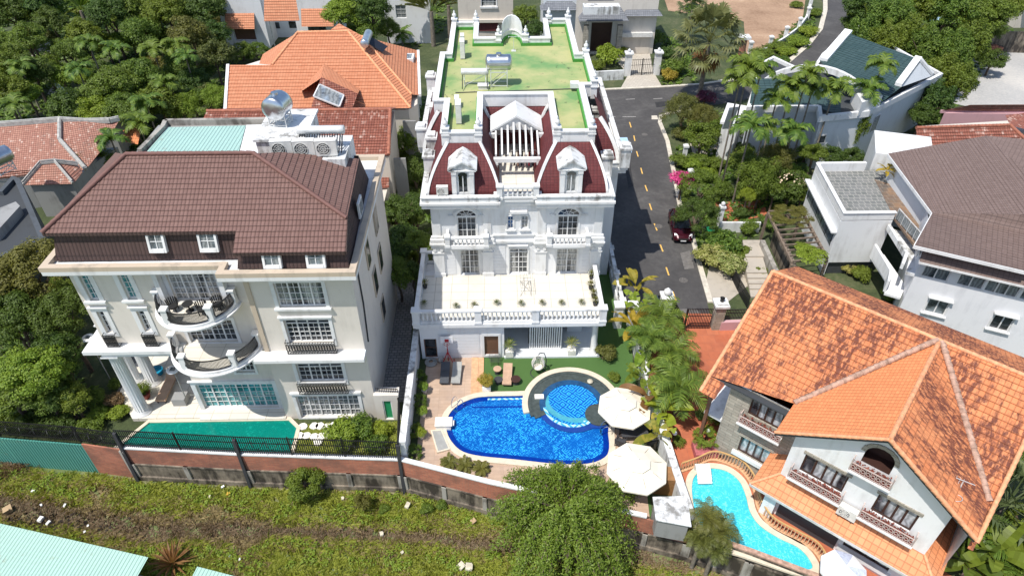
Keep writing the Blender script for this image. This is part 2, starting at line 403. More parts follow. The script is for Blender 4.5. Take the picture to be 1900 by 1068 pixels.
brick('deck_tile',(.47,.33,.235),(.56,.41,.30),(.36,.25,.18),.9,.3,off=0,size=.01,dirt=(.36,.27,.22),damt=.4,bs=.2)
brick('terrace_tile',(.76,.73,.65),(.70,.66,.57),(.45,.41,.34),1.25,.95,off=0,size=.03,dirt=(.62,.57,.47),damt=.45,bs=.1)
brick('beige_paver',(.55,.5,.42),(.48,.43,.36),(.3,.27,.23),.4,.4,size=.015,bs=.2)
ground('asphalt',[(.33,(.042,.04,.039)),(.5,(.068,.064,.062)),(.6,(.095,.09,.085)),(.7,(.13,.122,.115))],.22,2.2,.35,.85,.01)
ground('grass_ground',[(.36,(.08,.11,.035)),(.48,(.13,.165,.055)),(.58,(.22,.21,.10)),(.7,(.30,.27,.16))],.25,3)
ground('garden_ground',[(.35,(.03,.04,.016)),(.5,(.055,.075,.025)),(.65,(.12,.12,.06))],.3,3)
ground('earth',[(.35,(.22,.13,.075)),(.55,(.4,.26,.165)),(.7,(.52,.38,.26))],.15,2.5)
ground('gravel_lot',[(.35,(.3,.3,.29)),(.5,(.42,.41,.39)),(.65,(.55,.52,.47))],.08,3)
ground('turf',[(.3,(.05,.115,.025)),(.6,(.07,.145,.035)),(.8,(.09,.17,.045))],.2,20,.4,.95,.01)
ground('wood_floor',[(.3,(.2,.1,.05)),(.7,(.35,.2,.1))],.5,4)
k=Mat('green_roof'); p=k.pos(); 
_f1=k.ramp(k.noise(p,.28,5,.6),[(.36,(.15,.29,.10)),(.47,(.29,.36,.14)),(.6,(.43,.42,.19))])
k.col(k.mix(k.ramp(k.noise(k.mapping(p,(1,.5,1)),1.9,7,.75),[(.61,0),(.66,.8)]),_f1,(.06,.06,.03))); k.rough(.7); k.bump(k.noise(p,9,4),.2,.01); MT['green_roof']=k.m
plain('green_curb',(.055,.25,.035),.7); plain('steel',(.62,.64,.66),.28,1.0,var=.15,scale=1.5); plain('pale_metal',(.7,.7,.68),.45,.3)
plain('blue_steel',(.5,.56,.6),.33,.85,var=.2,scale=1)
plain('iron',(.012,.012,.014),.5); plain('dark_wood',(.05,.022,.016),.5); plain('old_wood',(.2,.15,.11),.8,var=.3); plain('charcoal',(.045,.045,.05),.7)
plain('ac_white',(.68,.67,.63),.5); plain('grille',(.1,.1,.1),.6); plain('cream_fabric',(.80,.74,.60),.85,var=.05,scale=.8); plain('tan_fabric',(.50,.33,.22),.85)
plain('grey_fabric',(.33,.33,.31),.85); plain('dark_grey_fabric',(.07,.075,.085),.8); plain('wicker',(.6,.58,.52),.8); plain('red_paint',(.45,.02,.03),.4); plain('dark_red',(.12,.01,.015),.6)
plain('coping',(.66,.57,.44),.75,bump=.2,var=.1); plain('white_stone',(.8,.77,.7),.7); plain('spa_stone',(.06,.075,.07),.4,var=.3,scale=4); plain('kerb_stone',(.58,.53,.44),.85,var=.2)
plain('line_yellow',(.75,.45,.11),.7,var=.2,scale=6); plain('line_white',(.45,.43,.4),.8,var=.25,scale=5); plain('maroon_paint',(.055,.006,.012),.22,.35,var=.05); plain('rubber',(.015,.015,.015),.8); plain('car_glass',(.015,.018,.022),.05)
plain('lamp_white',(.85,.85,.85),.4); plain('chrome',(.7,.7,.7),.15,1); plain('blue_plastic',(.01,.25,.4),.4); plain('blue_sheet',(.40,.58,.75),.6); plain('green_plastic',(.02,.3,.12),.5); plain('bucket_red',(.22,.03,.02),.5)
plain('yellow_pot',(.6,.35,.05),.6); plain('flower_red',(.2,.05,.03),.7,var=.4,scale=8); plain('rose_brick',(.42,.12,.13),.8,var=.3,scale=5); plain('sand_brick',(.62,.36,.2),.8,var=.2,scale=5); plain('rail_gold',(.55,.33,.13),.5)
plain('bark',(.12,.085,.06),.9,var=.4,bump=.5,scale=5); plain('palm_bark',(.20,.17,.135),.9,var=.35,bump=.4,scale=4); plain('pale_rock',(.55,.5,.38),.85,var=.25,bump=.5,scale=4); plain('trash_white',(.75,.75,.72),.7); plain('cardboard',(.42,.3,.17),.85); plain('dark_soil',(.03,.022,.016),.95,var=.5,bump=.8)
plain('ridge_cap',(.70,.33,.17),.8,var=.25,scale=4); plain('ridge_old',(.42,.27,.2),.85,var=.4,scale=4); plain('ridge_brown',(.17,.08,.065),.7); plain('ridge_grey',(.42,.41,.38),.85,var=.25); plain('ridge_red',(.35,.13,.08),.8,var=.3)
plain('solar',(.02,.022,.03),.25); plain('orange_cloth',(.5,.09,.03),.8); plain('brown_door',(.15,.075,.045),.5); plain('brown_sheet',(.28,.14,.05),.6,var=.2); plain('teal_mat',(.03,.3,.27),.6)
glass('pane_dark',(.03,.036,.042)); glass('pane_curtain',(.03,.035,.04),(.5,.5,.47)); glass('pane_teal',(.03,.2,.22),(.12,.42,.42)); glass('pane_blue',(.02,.08,.2)); glass('pane_grey',(.1,.12,.13),(.3,.32,.32)); glass('skylight',(.14,.17,.2),(.28,.3,.3),5)
leafmat('leaf_mid',(.045,.095,.012),(.115,.195,.026),(.21,.30,.05)); leafmat('leaf_dark',(.028,.065,.012),(.068,.13,.022),(.13,.205,.04)); leafmat('leaf_bright',(.09,.17,.014),(.18,.29,.03),(.30,.40,.06))
leafmat('leaf_olive',(.06,.08,.018),(.12,.15,.035),(.19,.21,.06)); leafmat('leaf_palm',(.04,.095,.014),(.10,.185,.026),(.20,.28,.045),.25,.55); leafmat('leaf_yellow',(.16,.18,.02),(.3,.28,.04),(.42,.33,.06)); leafmat('leaf_fan',(.05,.08,.028),(.11,.15,.06),(.20,.235,.11),.25,.5)
leafmat('leaf_dry',(.1,.065,.03),(.2,.13,.06),(.28,.2,.1)); leafmat('blossom_pink',(.42,.03,.19),(.66,.08,.33),(.75,.2,.45)); leafmat('leaf_purple',(.06,.02,.05),(.12,.04,.1),(.2,.08,.18)); leafmat('blossom_white',(.6,.6,.5),(.8,.8,.7),(.85,.85,.8))
leafmat('grass_green',(.11,.18,.025),(.24,.325,.055),(.40,.45,.12)); leafmat('grass_dry',(.18,.16,.08),(.30,.26,.13),(.42,.36,.2)); leafmat('grass_dead',(.10,.092,.068),(.18,.165,.12),(.28,.255,.19)); leafmat('leaf_variegated',(.12,.2,.04),(.3,.36,.12),(.5,.5,.25))
MT['w_blue']=water('w_blue',(.30,.74,.98),.3); water('w_cyan',(.52,.93,.97),.35); water('w_teal',(.22,.78,.72),.15)
zigzag('pool_tile_blue',(.012,.12,.34),(.025,.21,.45),(.45,.85,.95),.085,.10,.40,.95)
zigzag('pool_tile_spa',(.01,.11,.36),(.02,.17,.44),(.5,.86,.93),.125,.02,.45,.25)
plain('pool_band',(.008,.05,.27),.4,var=.15); zigzag('pool_edge',(.03,.3,.6),(.05,.4,.7),(.6,.9,.95),.2,.03,.35,.3)
zigzag('pool_caustic_cyan',(.15,.50,.58),(.24,.62,.68),(.75,.95,.96),.24,.6,.55,.9)  # pale lattice paints the caustic light of the water onto the floor
zigzag('pool_tile_teal',(.03,.27,.26),(.05,.34,.32),(.14,.48,.44),.3,.5,.6,.9)
# ---------------------------------------------------------------- building pieces
class Face:
    """a vertical wall plane: origin, horizontal unit u (to the right seen from outside), outward n"""
    def __init__(s,o,u,n=None):
        s.o=Vector(o); s.u=Vector(u).normalized(); s.n=Vector(n).normalized() if n else Vector((s.u.y,-s.u.x,0))
    def P(s,a,z,d=0.0): 
        q=s.o+s.u*a+s.n*d; return Vector((q.x,q.y,z))
    def px(s,x,y):       # pixel -> (a,z) on this plane
        p=AP(x,y,s.o,s.n); return ((p-s.o).dot(s.u),p.z)
    def slab(s,m,a0,z0,a1,z1,d0,d1):
        m.ob(s.P(a0,z0,d0),s.u*(a1-a0),Vector((0,0,z1-z0)),s.n*(d1-d0))
    def rect(s,x0,y0,x1,y1):   # window from pixels: top-left and bottom-right on the plane (verticals lean, use the mean)
        a0,z1=s.px(x0,y0); a1,z0=s.px(x1,y1); return (a0,a1,z0,z1)
def wallpanel(m,F,a0,a1,z0,z1,holes,depth=.22,reveal=True):
    """wall surface with real openings and reveals"""
    xs=sorted({a0,a1,*[h[0] for h in holes],*[h[1] for h in holes]}); zs=sorted({z0,z1,*[h[2] for h in holes],*[h[3] for h in holes]})
    xs=[x for x in xs if a0-1e-6<=x<=a1+1e-6]; zs=[z for z in zs if z0-1e-6<=z<=z1+1e-6]
    for i in range(len(xs)-1):
        for j in range(len(zs)-1):
            cx=(xs[i]+xs[i+1])/2; cz=(zs[j]+zs[j+1])/2
            if any(h[0]<cx<h[1] and h[2]<cz<h[3] for h in holes): continue
            m.poly([F.P(xs[i],zs[j]),F.P(xs[i+1],zs[j]),F.P(xs[i+1],zs[j+1]),F.P(xs[i],zs[j+1])])
    for h in holes:
        A,B,Z0,Z1=h
        for q in ([F.P(A,Z0),F.P(A,Z1),F.P(A,Z1,-depth),F.P(A,Z0,-depth)],[F.P(B,Z1),F.P(B,Z0),F.P(B,Z0,-depth),F.P(B,Z1,-depth)],
                  [F.P(A,Z1),F.P(B,Z1),F.P(B,Z1,-depth),F.P(A,Z1,-depth)],[F.P(B,Z0),F.P(A,Z0),F.P(A,Z0,-depth),F.P(B,Z0,-depth)]): m.poly(q)
def window(par,F,r,cols=2,rows=3,pane='pane_dark',frame='white_trim',depth=.2,fw=.07,mw=.03,lights=None,transom=None,sur=0,sill=0,name='window',label=None,surm=None,head=0):
    """recessed window: frame with muntins, pane behind, optional surround, sill and head moulding"""
    if pane=='pane_dark' and name=='window': pane=random.choice(['pane_dark','pane_dark','pane_curtain','pane_grey'])
    a0,a1,z0,z1=r; m=M(); d0,d1=-depth+.03,-depth+.10
    F.slab(m,a0,z0,a0+fw,z1,d0,d1);F.slab(m,a1-fw,z0,a1,z1,d0,d1);F.slab(m,a0+fw,z0,a1-fw,z0+fw,d0,d1);F.slab(m,a0+fw,z1-fw,a1-fw,z1,d0,d1)
    L=lights or 1; ia0,ia1=a0+fw,a1-fw; iz0,iz1=z0+fw,z1-fw; lw=(ia1-ia0)/L
    for i in range(1,L): F.slab(m,ia0+lw*i-fw*.6,iz0,ia0+lw*i+fw*.6,iz1,d0,d1-.004)
    zt=iz1
    if transom: zt=iz0+(iz1-iz0)*transom; F.slab(m,ia0,zt-fw*.5,ia1,zt+fw*.5,d0,d1-.008)
    for i in range(L):
        for c in range(1,cols): x=ia0+lw*i+lw*c/cols; F.slab(m,x-mw/2,iz0,x+mw/2,zt,d0+.01,d1-.02)
    for q in range(1,rows): z=iz0+(zt-iz0)*q/rows; F.slab(m,ia0,z-mw/2,ia1,z+mw/2,d0+.01,d1-.024)
    w_=part(name,m,MT[frame],par,label)
    m=M(); F.slab(m,a0,z0,a1,z1,-depth-.02,-depth+.02); part('pane',m,MT[pane],w_)
    if sur:
        m=M(); e=.06; F.slab(m,a0-sur,z0-(sur if not sill else 0),a0,z1+sur,.002,e);F.slab(m,a1,z0-(sur if not sill else 0),a1+sur,z1+sur,.002,e);F.slab(m,a0,z1,a1,z1+sur,.002,e)
        if not sill:F.slab(m,a0,z0-sur,a1,z0,.002,e)
        if head: F.slab(m,a0-sur*1.3,z1+sur,a1+sur*1.3,z1+sur+head,.002,.16)
        part('surround',m,MT[surm or 'white_trim'],w_)
    if sill:
        m=M(); F.slab(m,a0-sur-.08,z0-sill,a1+sur+.08,z0,.002,.2); part('sill',m,MT[surm or 'white_trim'],w_)
    return w_
BAL_H=.62
def baluster_proto(h):
    m=M(); m.lathe((0,0,0),[(.075,0),(.075,.05*h),(.045,.1*h),(.10,.32*h),(.085,.45*h),(.04,.7*h),(.06,.85*h),(.08,.93*h),(.08,h)],8); return m
def balustrade(par,pts,z,h=1.0,step=.34,piers=(),mat='white_trim',pw=.42,maxn=200,name='balustrade',urn=False):
    """classical railing along a polyline: plinth, rail, balusters each a piece, square piers"""
    rail=M(); bpos=[]
    for a,b in zip(pts,pts[1:]):
        a=Vector((a[0],a[1],0)); b=Vector((b[0],b[1],0)); d=(b-a); L=d.length; d.normalize(); nn=Vector((d.y,-d.x,0))
        rail.ob(a+Vector((0,0,z))-nn*.13,d*L,nn*.26,Vector((0,0,.14))); rail.ob(a+Vector((0,0,z+h-.14))-nn*.15,d*L,nn*.30,Vector((0,0,.14)))
        n=int((L-.3)/step)
        for i in range(n):
            bpos.append(a+d*(L*(i+.5)/n)+Vector((0,0,z+.14)))
    o=part(name,rail,MT[mat],par)
    pr=baluster_proto(h-.28); first=None
    for i,p in enumerate(bpos[:maxn]):
        if any((Vector((q[0],q[1],0))-Vector((p.x,p.y,0))).length<pw*.62 for q in piers): continue
        if first is None:
            mm=M(); mm.add([v+p for v in pr.v],pr.f,True); first=part('baluster',mm,MT[mat],o); fp=p
        else: dpart(first,o,p-fp)
    for q in piers:
        mm=M(); x,y=q[0],q[1]; mm.box(x-pw/2,y-pw/2,z,x+pw/2,y+pw/2,z+h+.02); mm.box(x-pw/2-.05,y-pw/2-.05,z+h+.02,x+pw/2+.05,y+pw/2+.05,z+h+.14); mm.box(x-pw/2-.04,y-pw/2-.04,z-.003,x+pw/2+.04,y+pw/2+.04,z+.18)
        if urn: mm.lathe((x,y,z+h+.14),[(.1,0),(.06,.08),(.17,.25),(.15,.4),(.05,.5),(.03,.6),(.001,.7)],8)
        part('pier',mm,MT[mat],par)
    return o
def iron_panel(m,F,a0,a1,z0,z1,d,belly=.0,bars=14,scroll=True):
    """wrought iron guard on plane F at distance d"""
    F.slab(m,a0,z1-.04,a1,z1,d-.02,d+.02);F.slab(m,a0,z0,a1,z0+.04,d-.02,d+.02)
    for i in range(bars+1):
        a=a0+(a1-a0)*i/bars; m.bar(F.P(a,z0,d),F.P(a,z1,d),.034)
    if scroll:
        for i in range(bars):
            a=a0+(a1-a0)*(i+.5)/bars; c=(z0+z1)/2; w_=(a1-a0)/bars*.42; hh=(z1-z0)*.36; q=[]
            for t in range(9):
                an=t/8*2*math.pi; q.append(F.P(a+w_*math.cos(an),c+hh*math.sin(an)*(.6 if t%2 else 1),d))
            for x,y in zip(q,q[1:]): m.bar(x,y,.034)
        F.slab(m,a0,(z0+z1)/2-.015,a1,(z0+z1)/2+.015,d-.015,d+.015)
    for a in (a0,a1):
        m.bar(F.P(a,z1-.02,0),F.P(a,z1-.02,d),.03);m.bar(F.P(a,z0+.02,0),F.P(a,z0+.02,d),.03)
# ---------------------------------------------------------------- aircon, tanks: reusable things (built once at origin, then copied)
def aircon(loc,rz,label,group='air conditioning units',w_=.9,h=.75,d=.34,fans=1,cache={}):
    key=(w_,h,d,fans)
    if key in cache: return dup(cache[key],loc,rz,label,group=group)
    r=root('air_conditioner',(0,0,0),label,'air conditioner',group)
    m=M(); m.box(-w_/2,-d/2,.08,w_/2,d/2,.08+h); m.box(-w_/2-.012,-d/2-.012,.08+h,w_/2+.012,d/2+.012,.1+h); part('casing',m,MT['ac_white'],r)
    m=M(); m.box(-w_*.38,-d/2,0,-w_*.3,d/2,.078); m.box(w_*.3,-d/2,0,w_*.38,d/2,.078); part('foot',m,MT['grille'],r)
    for i in range(fans):
        cz=.08+h*(i+.5)/fans; rr=min(h/fans,w_*.75)*.42; cx=-w_*.12
        m=M()
        for q in range(3):
            R0=rr*(1-q*.3); 
            for t in range(16):
                a,b=2*math.pi*t/16,2*math.pi*(t+1)/16
                m.bar((cx+R0*math.cos(a),-d/2-.02,cz+R0*math.sin(a)),(cx+R0*math.cos(b),-d/2-.02,cz+R0*math.sin(b)),.025)
        for t in range(8):
            a=math.pi*t/4; m.bar((cx,-d/2-.016,cz),(cx+rr*math.cos(a),-d/2-.016,cz+rr*math.sin(a)),.018)
        g=part('fan_grille',m,MT['ac_white'],r)
        m=M(); P=[(cx+rr*math.cos(2*math.pi*t/16),-d/2-.004,cz+rr*math.sin(2*math.pi*t/16)) for t in range(16)]; m.poly(P); part('fan',m,MT['grille'],g)
    r.location=loc; r.rotation_euler=(0,0,rz); cache[key]=r; return r
def tank(loc,rz,L,R,standh,label,rings=True):
    """stainless water tank lying on a steel stand"""
    r=root('water_tank',loc,label,'water tank'); LOC[r.name]=Vector((0,0,0)); zc=standh+R*.95
    m=M(); m.cyl_h((-L/2,0,zc),(L/2,0,zc),R,24,R*.28); m.tube((0,0,zc+R*.96),(0,0,zc+R+.12),.22,14); part('cylinder',m,MT['steel'],r)
    for x in (-L*.36,L*.36):
        for y in (-R*.72,R*.72):
            m=M(); m.bar((x,y*1.05,0),(x,y,zc-R*.45),.06); part('leg',m,MT['pale_metal'],r)
    m=M()
    for x in (-L*.36,L*.36):
        m.bar((x,-R*.72,standh*.93),(x,R*.72,standh*.93),.06); m.bar((x,-R*.75,.12),(x,R*.75,.12),.05)
    for y in (-R*.73,R*.73):
        m.bar((-L*.36,y,standh*.93),(L*.36,y,standh*.93),.06); m.bar((-L*.36,y,.12),(L*.36,y,.12),.05); m.bar((-L*.36,y,.12),(L*.36,y,standh*.9),.04)
    part('brace',m,MT['pale_metal'],r)
    r.rotation_euler=(0,0,rz); return r
def solar_heater(loc,rz,L,label,tilt=.55,tubes=18):
    r=root('solar_water_heater',loc,label,'solar heater'); LOC[r.name]=Vector((0,0,0))
    m=M(); m.cyl_h((-L/2,0,1.15),(L/2,0,1.15),.27,20,.04); part('drum',m,MT['pale_metal'],r)
    m=M()
    for i in range(tubes):
        x=-L*.46+L*.92*i/(tubes-1); m.tube((x,-.05,.95),(x,-1.1*tilt*2,.18),.035,6)
    part('collector_tubes',m,MT['solar'],r)
    m=M()
    for x in (-L*.4,L*.4):
        m.bar((x,.25,0),(x,.05,.95),.05);m.bar((x,-.35,0),(x,-.05,.95),.05);m.bar((x,.25,.05),(x,-.35,.6),.035)
    m.bar((-L*.4,.25,.1),(L*.4,.25,.1),.04);m.bar((-L*.4,-.3,.1),(L*.4,.25,.8),.03)
    part('frame',m,MT['pale_metal'],r); r.rotation_euler=(0,0,rz); return r
# ================================================================ THE WHITE MANSARD VILLA
V=root('white_villa',(1.3,42,0),'large white classical villa with maroon shingled mansard roof and green painted roof deck','villa')
VX0,VX1=-5.05,7.65; YW=42.0; YB=68.5
Ff=Face((0,YW,0),(1,0,0))
ZT=3.75; Z2=7.1; ZC=10.2
def pxr(F,x0,y0,x1,y1): return F.rect(x0,y0,x1,y1)
# main body front wall with openings
hB=[]
def A1(x0,y0,x1,y1): r=Ff.rect(x0,y0,x1,y1); hB.append(r); return r
w_l1=A1(853,470,890,509); w_c1=A1(945,468,979,506); w_r1=A1(1033,465,1070,504)
w_l2=A1(847,393,884,430); w_c2a=A1(941,391,953,418); w_c2b=A1(967,391,980,417); w_r2=A1(1036,388,1072,427)
for r_ in (0,):
    pass
def fix(r,z0=None,z1=None):
    return (r[0],r[1],z0 if z0 is not None else r[2],z1 if z1 is not None else r[3])
w_l1=fix(w_l1,ZT+.06,6.25);w_r1=fix(w_r1,ZT+.06,6.25);w_c1=fix(w_c1,ZT+.06,6.25);w_l2=fix(w_l2,7.3,9.15);w_r2=fix(w_r2,7.3,9.15)
w_c2a=fix(w_c2a,8.05,9.2);w_c2b=fix(w_c2b,8.05,9.2)
wins=[w_l1,w_c1,w_r1,w_l2,w_c2a,w_c2b,w_r2]
m=M(); wallpanel(m,Ff,VX0,VX1,ZT,ZC,wins,.22)
# flanks and back: stepped body, wings standing out at mid-depth
body=[(VX0,YW),(VX0,50),(-5.9,50),(-5.9,60),(VX0,60),(VX0,YB),(VX1+.3,YB),(VX1+.3,62),(VX1+1.6,62),(VX1+1.6,46.5),(VX1,46.5),(VX1,YW)]
for i in range(len(body)-1):
    a,b=body[i],body[i+1]; m.add([(a[0],a[1],0),(b[0],b[1],0),(b[0],b[1],ZC),(a[0],a[1],ZC)],[(0,1,2,3)])
part('wall',m,MT['white_wall'],V)
# siding grooves behind ground-floor-of-terrace level are a surface pattern of the lower wall band
m=M()
for (a0,a1) in ((VX0+.55,w_l1[0]-.35),(w_l1[1]+.35,-1.75),(-.75+.0,w_c1[0]-.3),(w_c1[1]+.3,3.3),(4.3,w_r1[0]-.35),(w_r1[1]+.35,VX1-.75)):
    if a1-a0>.15: m=M(); Ff.slab(m,a0,ZT+.1,a1,6.6,.004,.035); part('siding',m,MT['white_siding'],V)
for r,lab in ((w_l1,0),(w_c1,0),(w_r1,0)): window(V,Ff,r,cols=2,rows=4,lights=2,pane='pane_curtain',transom=.86 if r is w_c1 else None,sur=.1,name='french_door')
for r in (w_l2,w_r2): window(V,Ff,r,cols=2,rows=3,lights=2,pane='pane_dark',sur=.14,name='french_door')
window(V,Ff,w_c2a,cols=2,rows=3,pane='pane_blue',sur=.07,sill=.06); window(V,Ff,w_c2b,cols=2,rows=3,pane='pane_dark',sur=.07,sill=.06)
# arched fanlights over the upper doors
def fanlight(par,F,cx,z,r):
    m=M(); n=14
    m.poly([F.P(cx+r*math.cos(math.pi*i/n),z+r*.72*math.sin(math.pi*i/n),.012) for i in range(n+1)])
    arch=M()
    for i in range(n):
        for (ra,rb,d) in ((r,r+.2,.12),(r+.2,r+.3,.07)):
            a,b=math.pi*i/n,math.pi*(i+1)/n
            q=[F.P(cx+R*math.cos(t),z+R*(.72 if R<r+.1 else .76)*math.sin(t)) for (R,t) in ((ra,a),(rb,a),(rb,b),(ra,b))]
            arch.add([p+F.n*.003 for p in q]+[p+F.n*d for p in q],[(0,1,2,3),(7,6,5,4),(0,4,5,1),(1,5,6,2),(2,6,7,3),(3,7,4,0)])
    for s_ in (-1,1): F.slab(arch,cx+s_*(r+.15)-.0,z-.08,cx+s_*(r+.6),z+.1,.003,.12)
    for t in (.2,.4,.6,.8): arch.bar(F.P(cx,z+.02,.03),F.P(cx+r*math.cos(math.pi*t),z+.72*r*math.sin(math.pi*t),.03),.035)
    for i in range(8):
        a,b=math.pi*i/8,math.pi*(i+1)/8; arch.bar(F.P(cx+r*.5*math.cos(a),z+r*.36*math.sin(a),.03),F.P(cx+r*.5*math.cos(b),z+r*.36*math.sin(b),.03),.03)
    o=part('fanlight',arch,MT['white_trim'],par); part('pane',m,MT['pane_dark'],o)
for r in (w_l2,w_r2): fanlight(V,Ff,(r[0]+r[1])/2,9.28,(r[1]-r[0])/2+.02)
# pilasters with capitals, string course, cornice
def pilaster(x,wd=.8):
    m=M(); Ff.slab(m,x-wd/2,ZT,x+wd/2,6.9,.004,.2); Ff.slab(m,x-wd/2-.05,ZT,x+wd/2+.05,ZT+.35,.005,.26)
    Ff.slab(m,x-wd/2-.06,6.0,x+wd/2+.06,6.12,.005,.27); Ff.slab(m,x-wd/2-.1,6.55,x+wd/2+.1,6.9,.005,.3)
    for s_ in (-1,1): 
        c=Ff.P(x+s_*wd*.32,6.35,.2); m.tube(c,c+Ff.n*.1,.13,10)
    Ff.slab(m,x-wd/2-.18,6.9,x+wd/2+.18,7.02,.004,.42); Ff.slab(m,x-wd/2-.12,7.02,x+wd/2+.12,7.35,.004,.33);Ff.slab(m,x-wd/2-.05,7.35,x+wd/2+.05,7.55,.005,.2)
    part('pilaster',m,MT['white_trim'],V)
    m=M(); Ff.slab(m,x-wd/2+.1,7.55,x+wd/2-.1,ZC-.02,.004,.08); part('pilaster',m,MT['white_trim'],V)
for x in (VX0+.35,-.95,2.75+.35,VX1-.35): pilaster(x)
m=M(); Ff.slab(m,VX0-.03,6.9,VX1+.03,7.08,.003,.16); Ff.slab(m,-.55,7.5,2.6,7.62,.003,.12); Ff.slab(m,.55,6.55,2.1,6.66,.003,.2);Ff.slab(m,.75,9.55,2.0,9.75,.003,.28); part('string_course',m,MT['white_trim'],V)
# corner return of the string course on the right flank
CO_=[(VX0-.62,YW-.75),(.05,YW-.75),(.05,YW-.35),(2.55,YW-.35),(2.55,YW-.75),(VX1+.62,YW-.75),(VX1+.62,46.0),(VX1+2.2,46.0),(VX1+2.2,62.5),(VX1+.8,62.5),(VX1+.8,YB+.5),(VX0-.6,YB+.5),(VX0-.6,60.4),(-6.45,60.4),(-6.45,49.6),(VX0-.62,49.6)]
CI_=[(x*1,y) for x,y in CO_]
def inset(poly,d):
    out=[];n=len(poly)
    A=sum(poly[i][0]*poly[(i+1)%n][1]-poly[(i+1)%n][0]*poly[i][1] for i in range(n)); sg=1 if A>0 else -1
    for i in range(n):
        p0,p1,p2=Vector(poly[i-1]),Vector(poly[i]),Vector(poly[(i+1)%n]); e1=(p1-p0).normalized(); e2=(p2-p1).normalized()
        n1=Vector((-e1.y,e1.x))*sg; n2=Vector((-e2.y,e2.x))*sg; b=n1+n2; k=1/max(.3,(1+n1.dot(n2))); out.append(tuple(p1+b*d*k))
    return out
def rimwall(m,poly,t,z0,z1):
    inn=inset(poly,t); a=poly+[poly[0]]; b=inn+[inn[0]]; m.ring(a,b,z0,z1)
    n=len(poly)
m=M(); ci=inset(CO_,.1); m.prism(CO_,10.62,10.8); m.prism(ci,10.3,10.617); m.prism(inset(CO_,.35),10.18,10.297)
part('cornice',m,MT['white_trim'],V)
m=M(); rimwall(m,inset(CO_,.12),.26,10.803,11.15); rimwall(m,inset(CO_,.06),.4,11.153,11.24); part('parapet',m,MT['weathered_white'],V)
# mansard: curved (bell) shingled flanks between white hip ribs
ZR=14.0; ZM=10.85
def bell(t): # horizontal inset fraction for height fraction t: bulging outward below, steep on top
    return t**1.9
def mansard(m,base,top,steps=7):
    """base/top: matching 2-d polylines"""
    for k in range(steps):
        t0,t1=k/steps,(k+1)/steps
        for i in range(len(base)-1):
            def pt(b,c,t): f=bell(t); return Vector((b[0]+(c[0]-b[0])*f,b[1]+(c[1]-b[1])*f,ZM+(ZR-.1-ZM)*t))
            m.poly([pt(base[i],top[i],t0),pt(base[i+1],top[i+1],t0),pt(base[i+1],top[i+1],t1),pt(base[i],top[i],t1)])
def rib(m,b,c,w_=.2,steps=8):
    q=[Vector((b[0]+(c[0]-b[0])*bell(t/steps),b[1]+(c[1]-b[1])*bell(t/steps),ZM+(ZR-.05-ZM)*t/steps)) for t in range(steps+1)]
    for a_,b_ in zip(q,q[1:]): m.bar(a_,b_+(b_-a_)*.04,w_,w_,up=(0,1,0))
DX0,DX1=-3.75,6.85; YD=46.3
CX0,CX1=-.95+.35,3.45      # the bay between the two pavilions
mf=M(); ribs=M()
L0=[(VX0-.1,YW+.05),(.0,YW+.05)]; L1=[(DX0+.05,YW+2.6),(-1.35,YW+2.6)]
L1=[(DX0+.05,YD-1.9),(-1.35,YD-1.9)]
R0=[(2.6,YW+.05),(VX1+.1,YW+.05)]; R1=[(4.1,YD-1.9),(DX1-.2,YD-1.9)]
for b,t in ((L0,L1),(R0,R1)): mansard(mf,b,t)
# flanks of pavilions
mansard(mf,[(VX0-.1,56),(VX0-.1,YW+.05)],[(DX0+.05,56),(DX0+.05,YD-1.9)]); mansard(mf,[(0,YW+.05),(0,50)],[(-1.35,YD-1.9),(-1.35,50)])
mansard(mf,[(2.6,50),(2.6,YW+.05)],[(4.1,50),(4.1,YD-1.9)]); mansard(mf,[(VX1+.1,YW+.05),(VX1+.1,56)],[(DX1-.2,YD-1.9),(DX1-.2,56)])
mansard(mf,[(-.2,49.9),(2.9,49.9)],[(-1.35,51.2),(4.1,51.2)])
mansard(mf,[(VX0-.1,67.6),(VX0-.1,56)],[(DX0-.1,67.6),(DX0-.1,56)]); mansard(mf,[(VX1+.1,62),(VX1+.1,68.2)],[(DX1+.2,62),(DX1+.2,68.2)])
# right wing's own mansard, standing further out towards the road
mansard(mf,[(VX1+1.5,46.7),(VX1+1.5,61.8)],[(DX1+.9,48.2),(DX1+.9,61.0)]); mansard(mf,[(VX1+.1,46.7),(VX1+1.5,46.7)],[(DX1-.1,48.2),(DX1+.9,48.2)])
mansard(mf,[(-5.9,61.5),(-5.9,48.5)],[(DX0-.9,60.5),(DX0-.9,49.5)]); mansard(mf,[(-5.9,48.5),(VX0,48.5)],[(DX0-.9,49.5),(DX0,49.5)])
part('mansard_roof',mf,MT['shingle_maroon'],V)
for b,t,w_ in ((L0[0],L1[0],.18),(L0[1],L1[1],.18),(R0[0],R1[0],.18),(R0[1],R1[1],.18),((-.2,49.9),(-1.35,51.2),.2),((2.9,49.9),(4.1,51.2),.2),((VX1+1.5,46.7),(DX1+.9,48.2),.28),((VX1+1.5,61.8),(DX1+.9,61.0),.28),((-5.9,48.5),(DX0-.9,49.5),.24),((VX1+.1,68.2),(DX1+.2,68.2),.24),((VX0-.1,67.6),(DX0-.1,67.6),.24)):
    ribs=M(); rib(ribs,b,t,w_); part('hip_rib',ribs,MT['white_trim'],V)
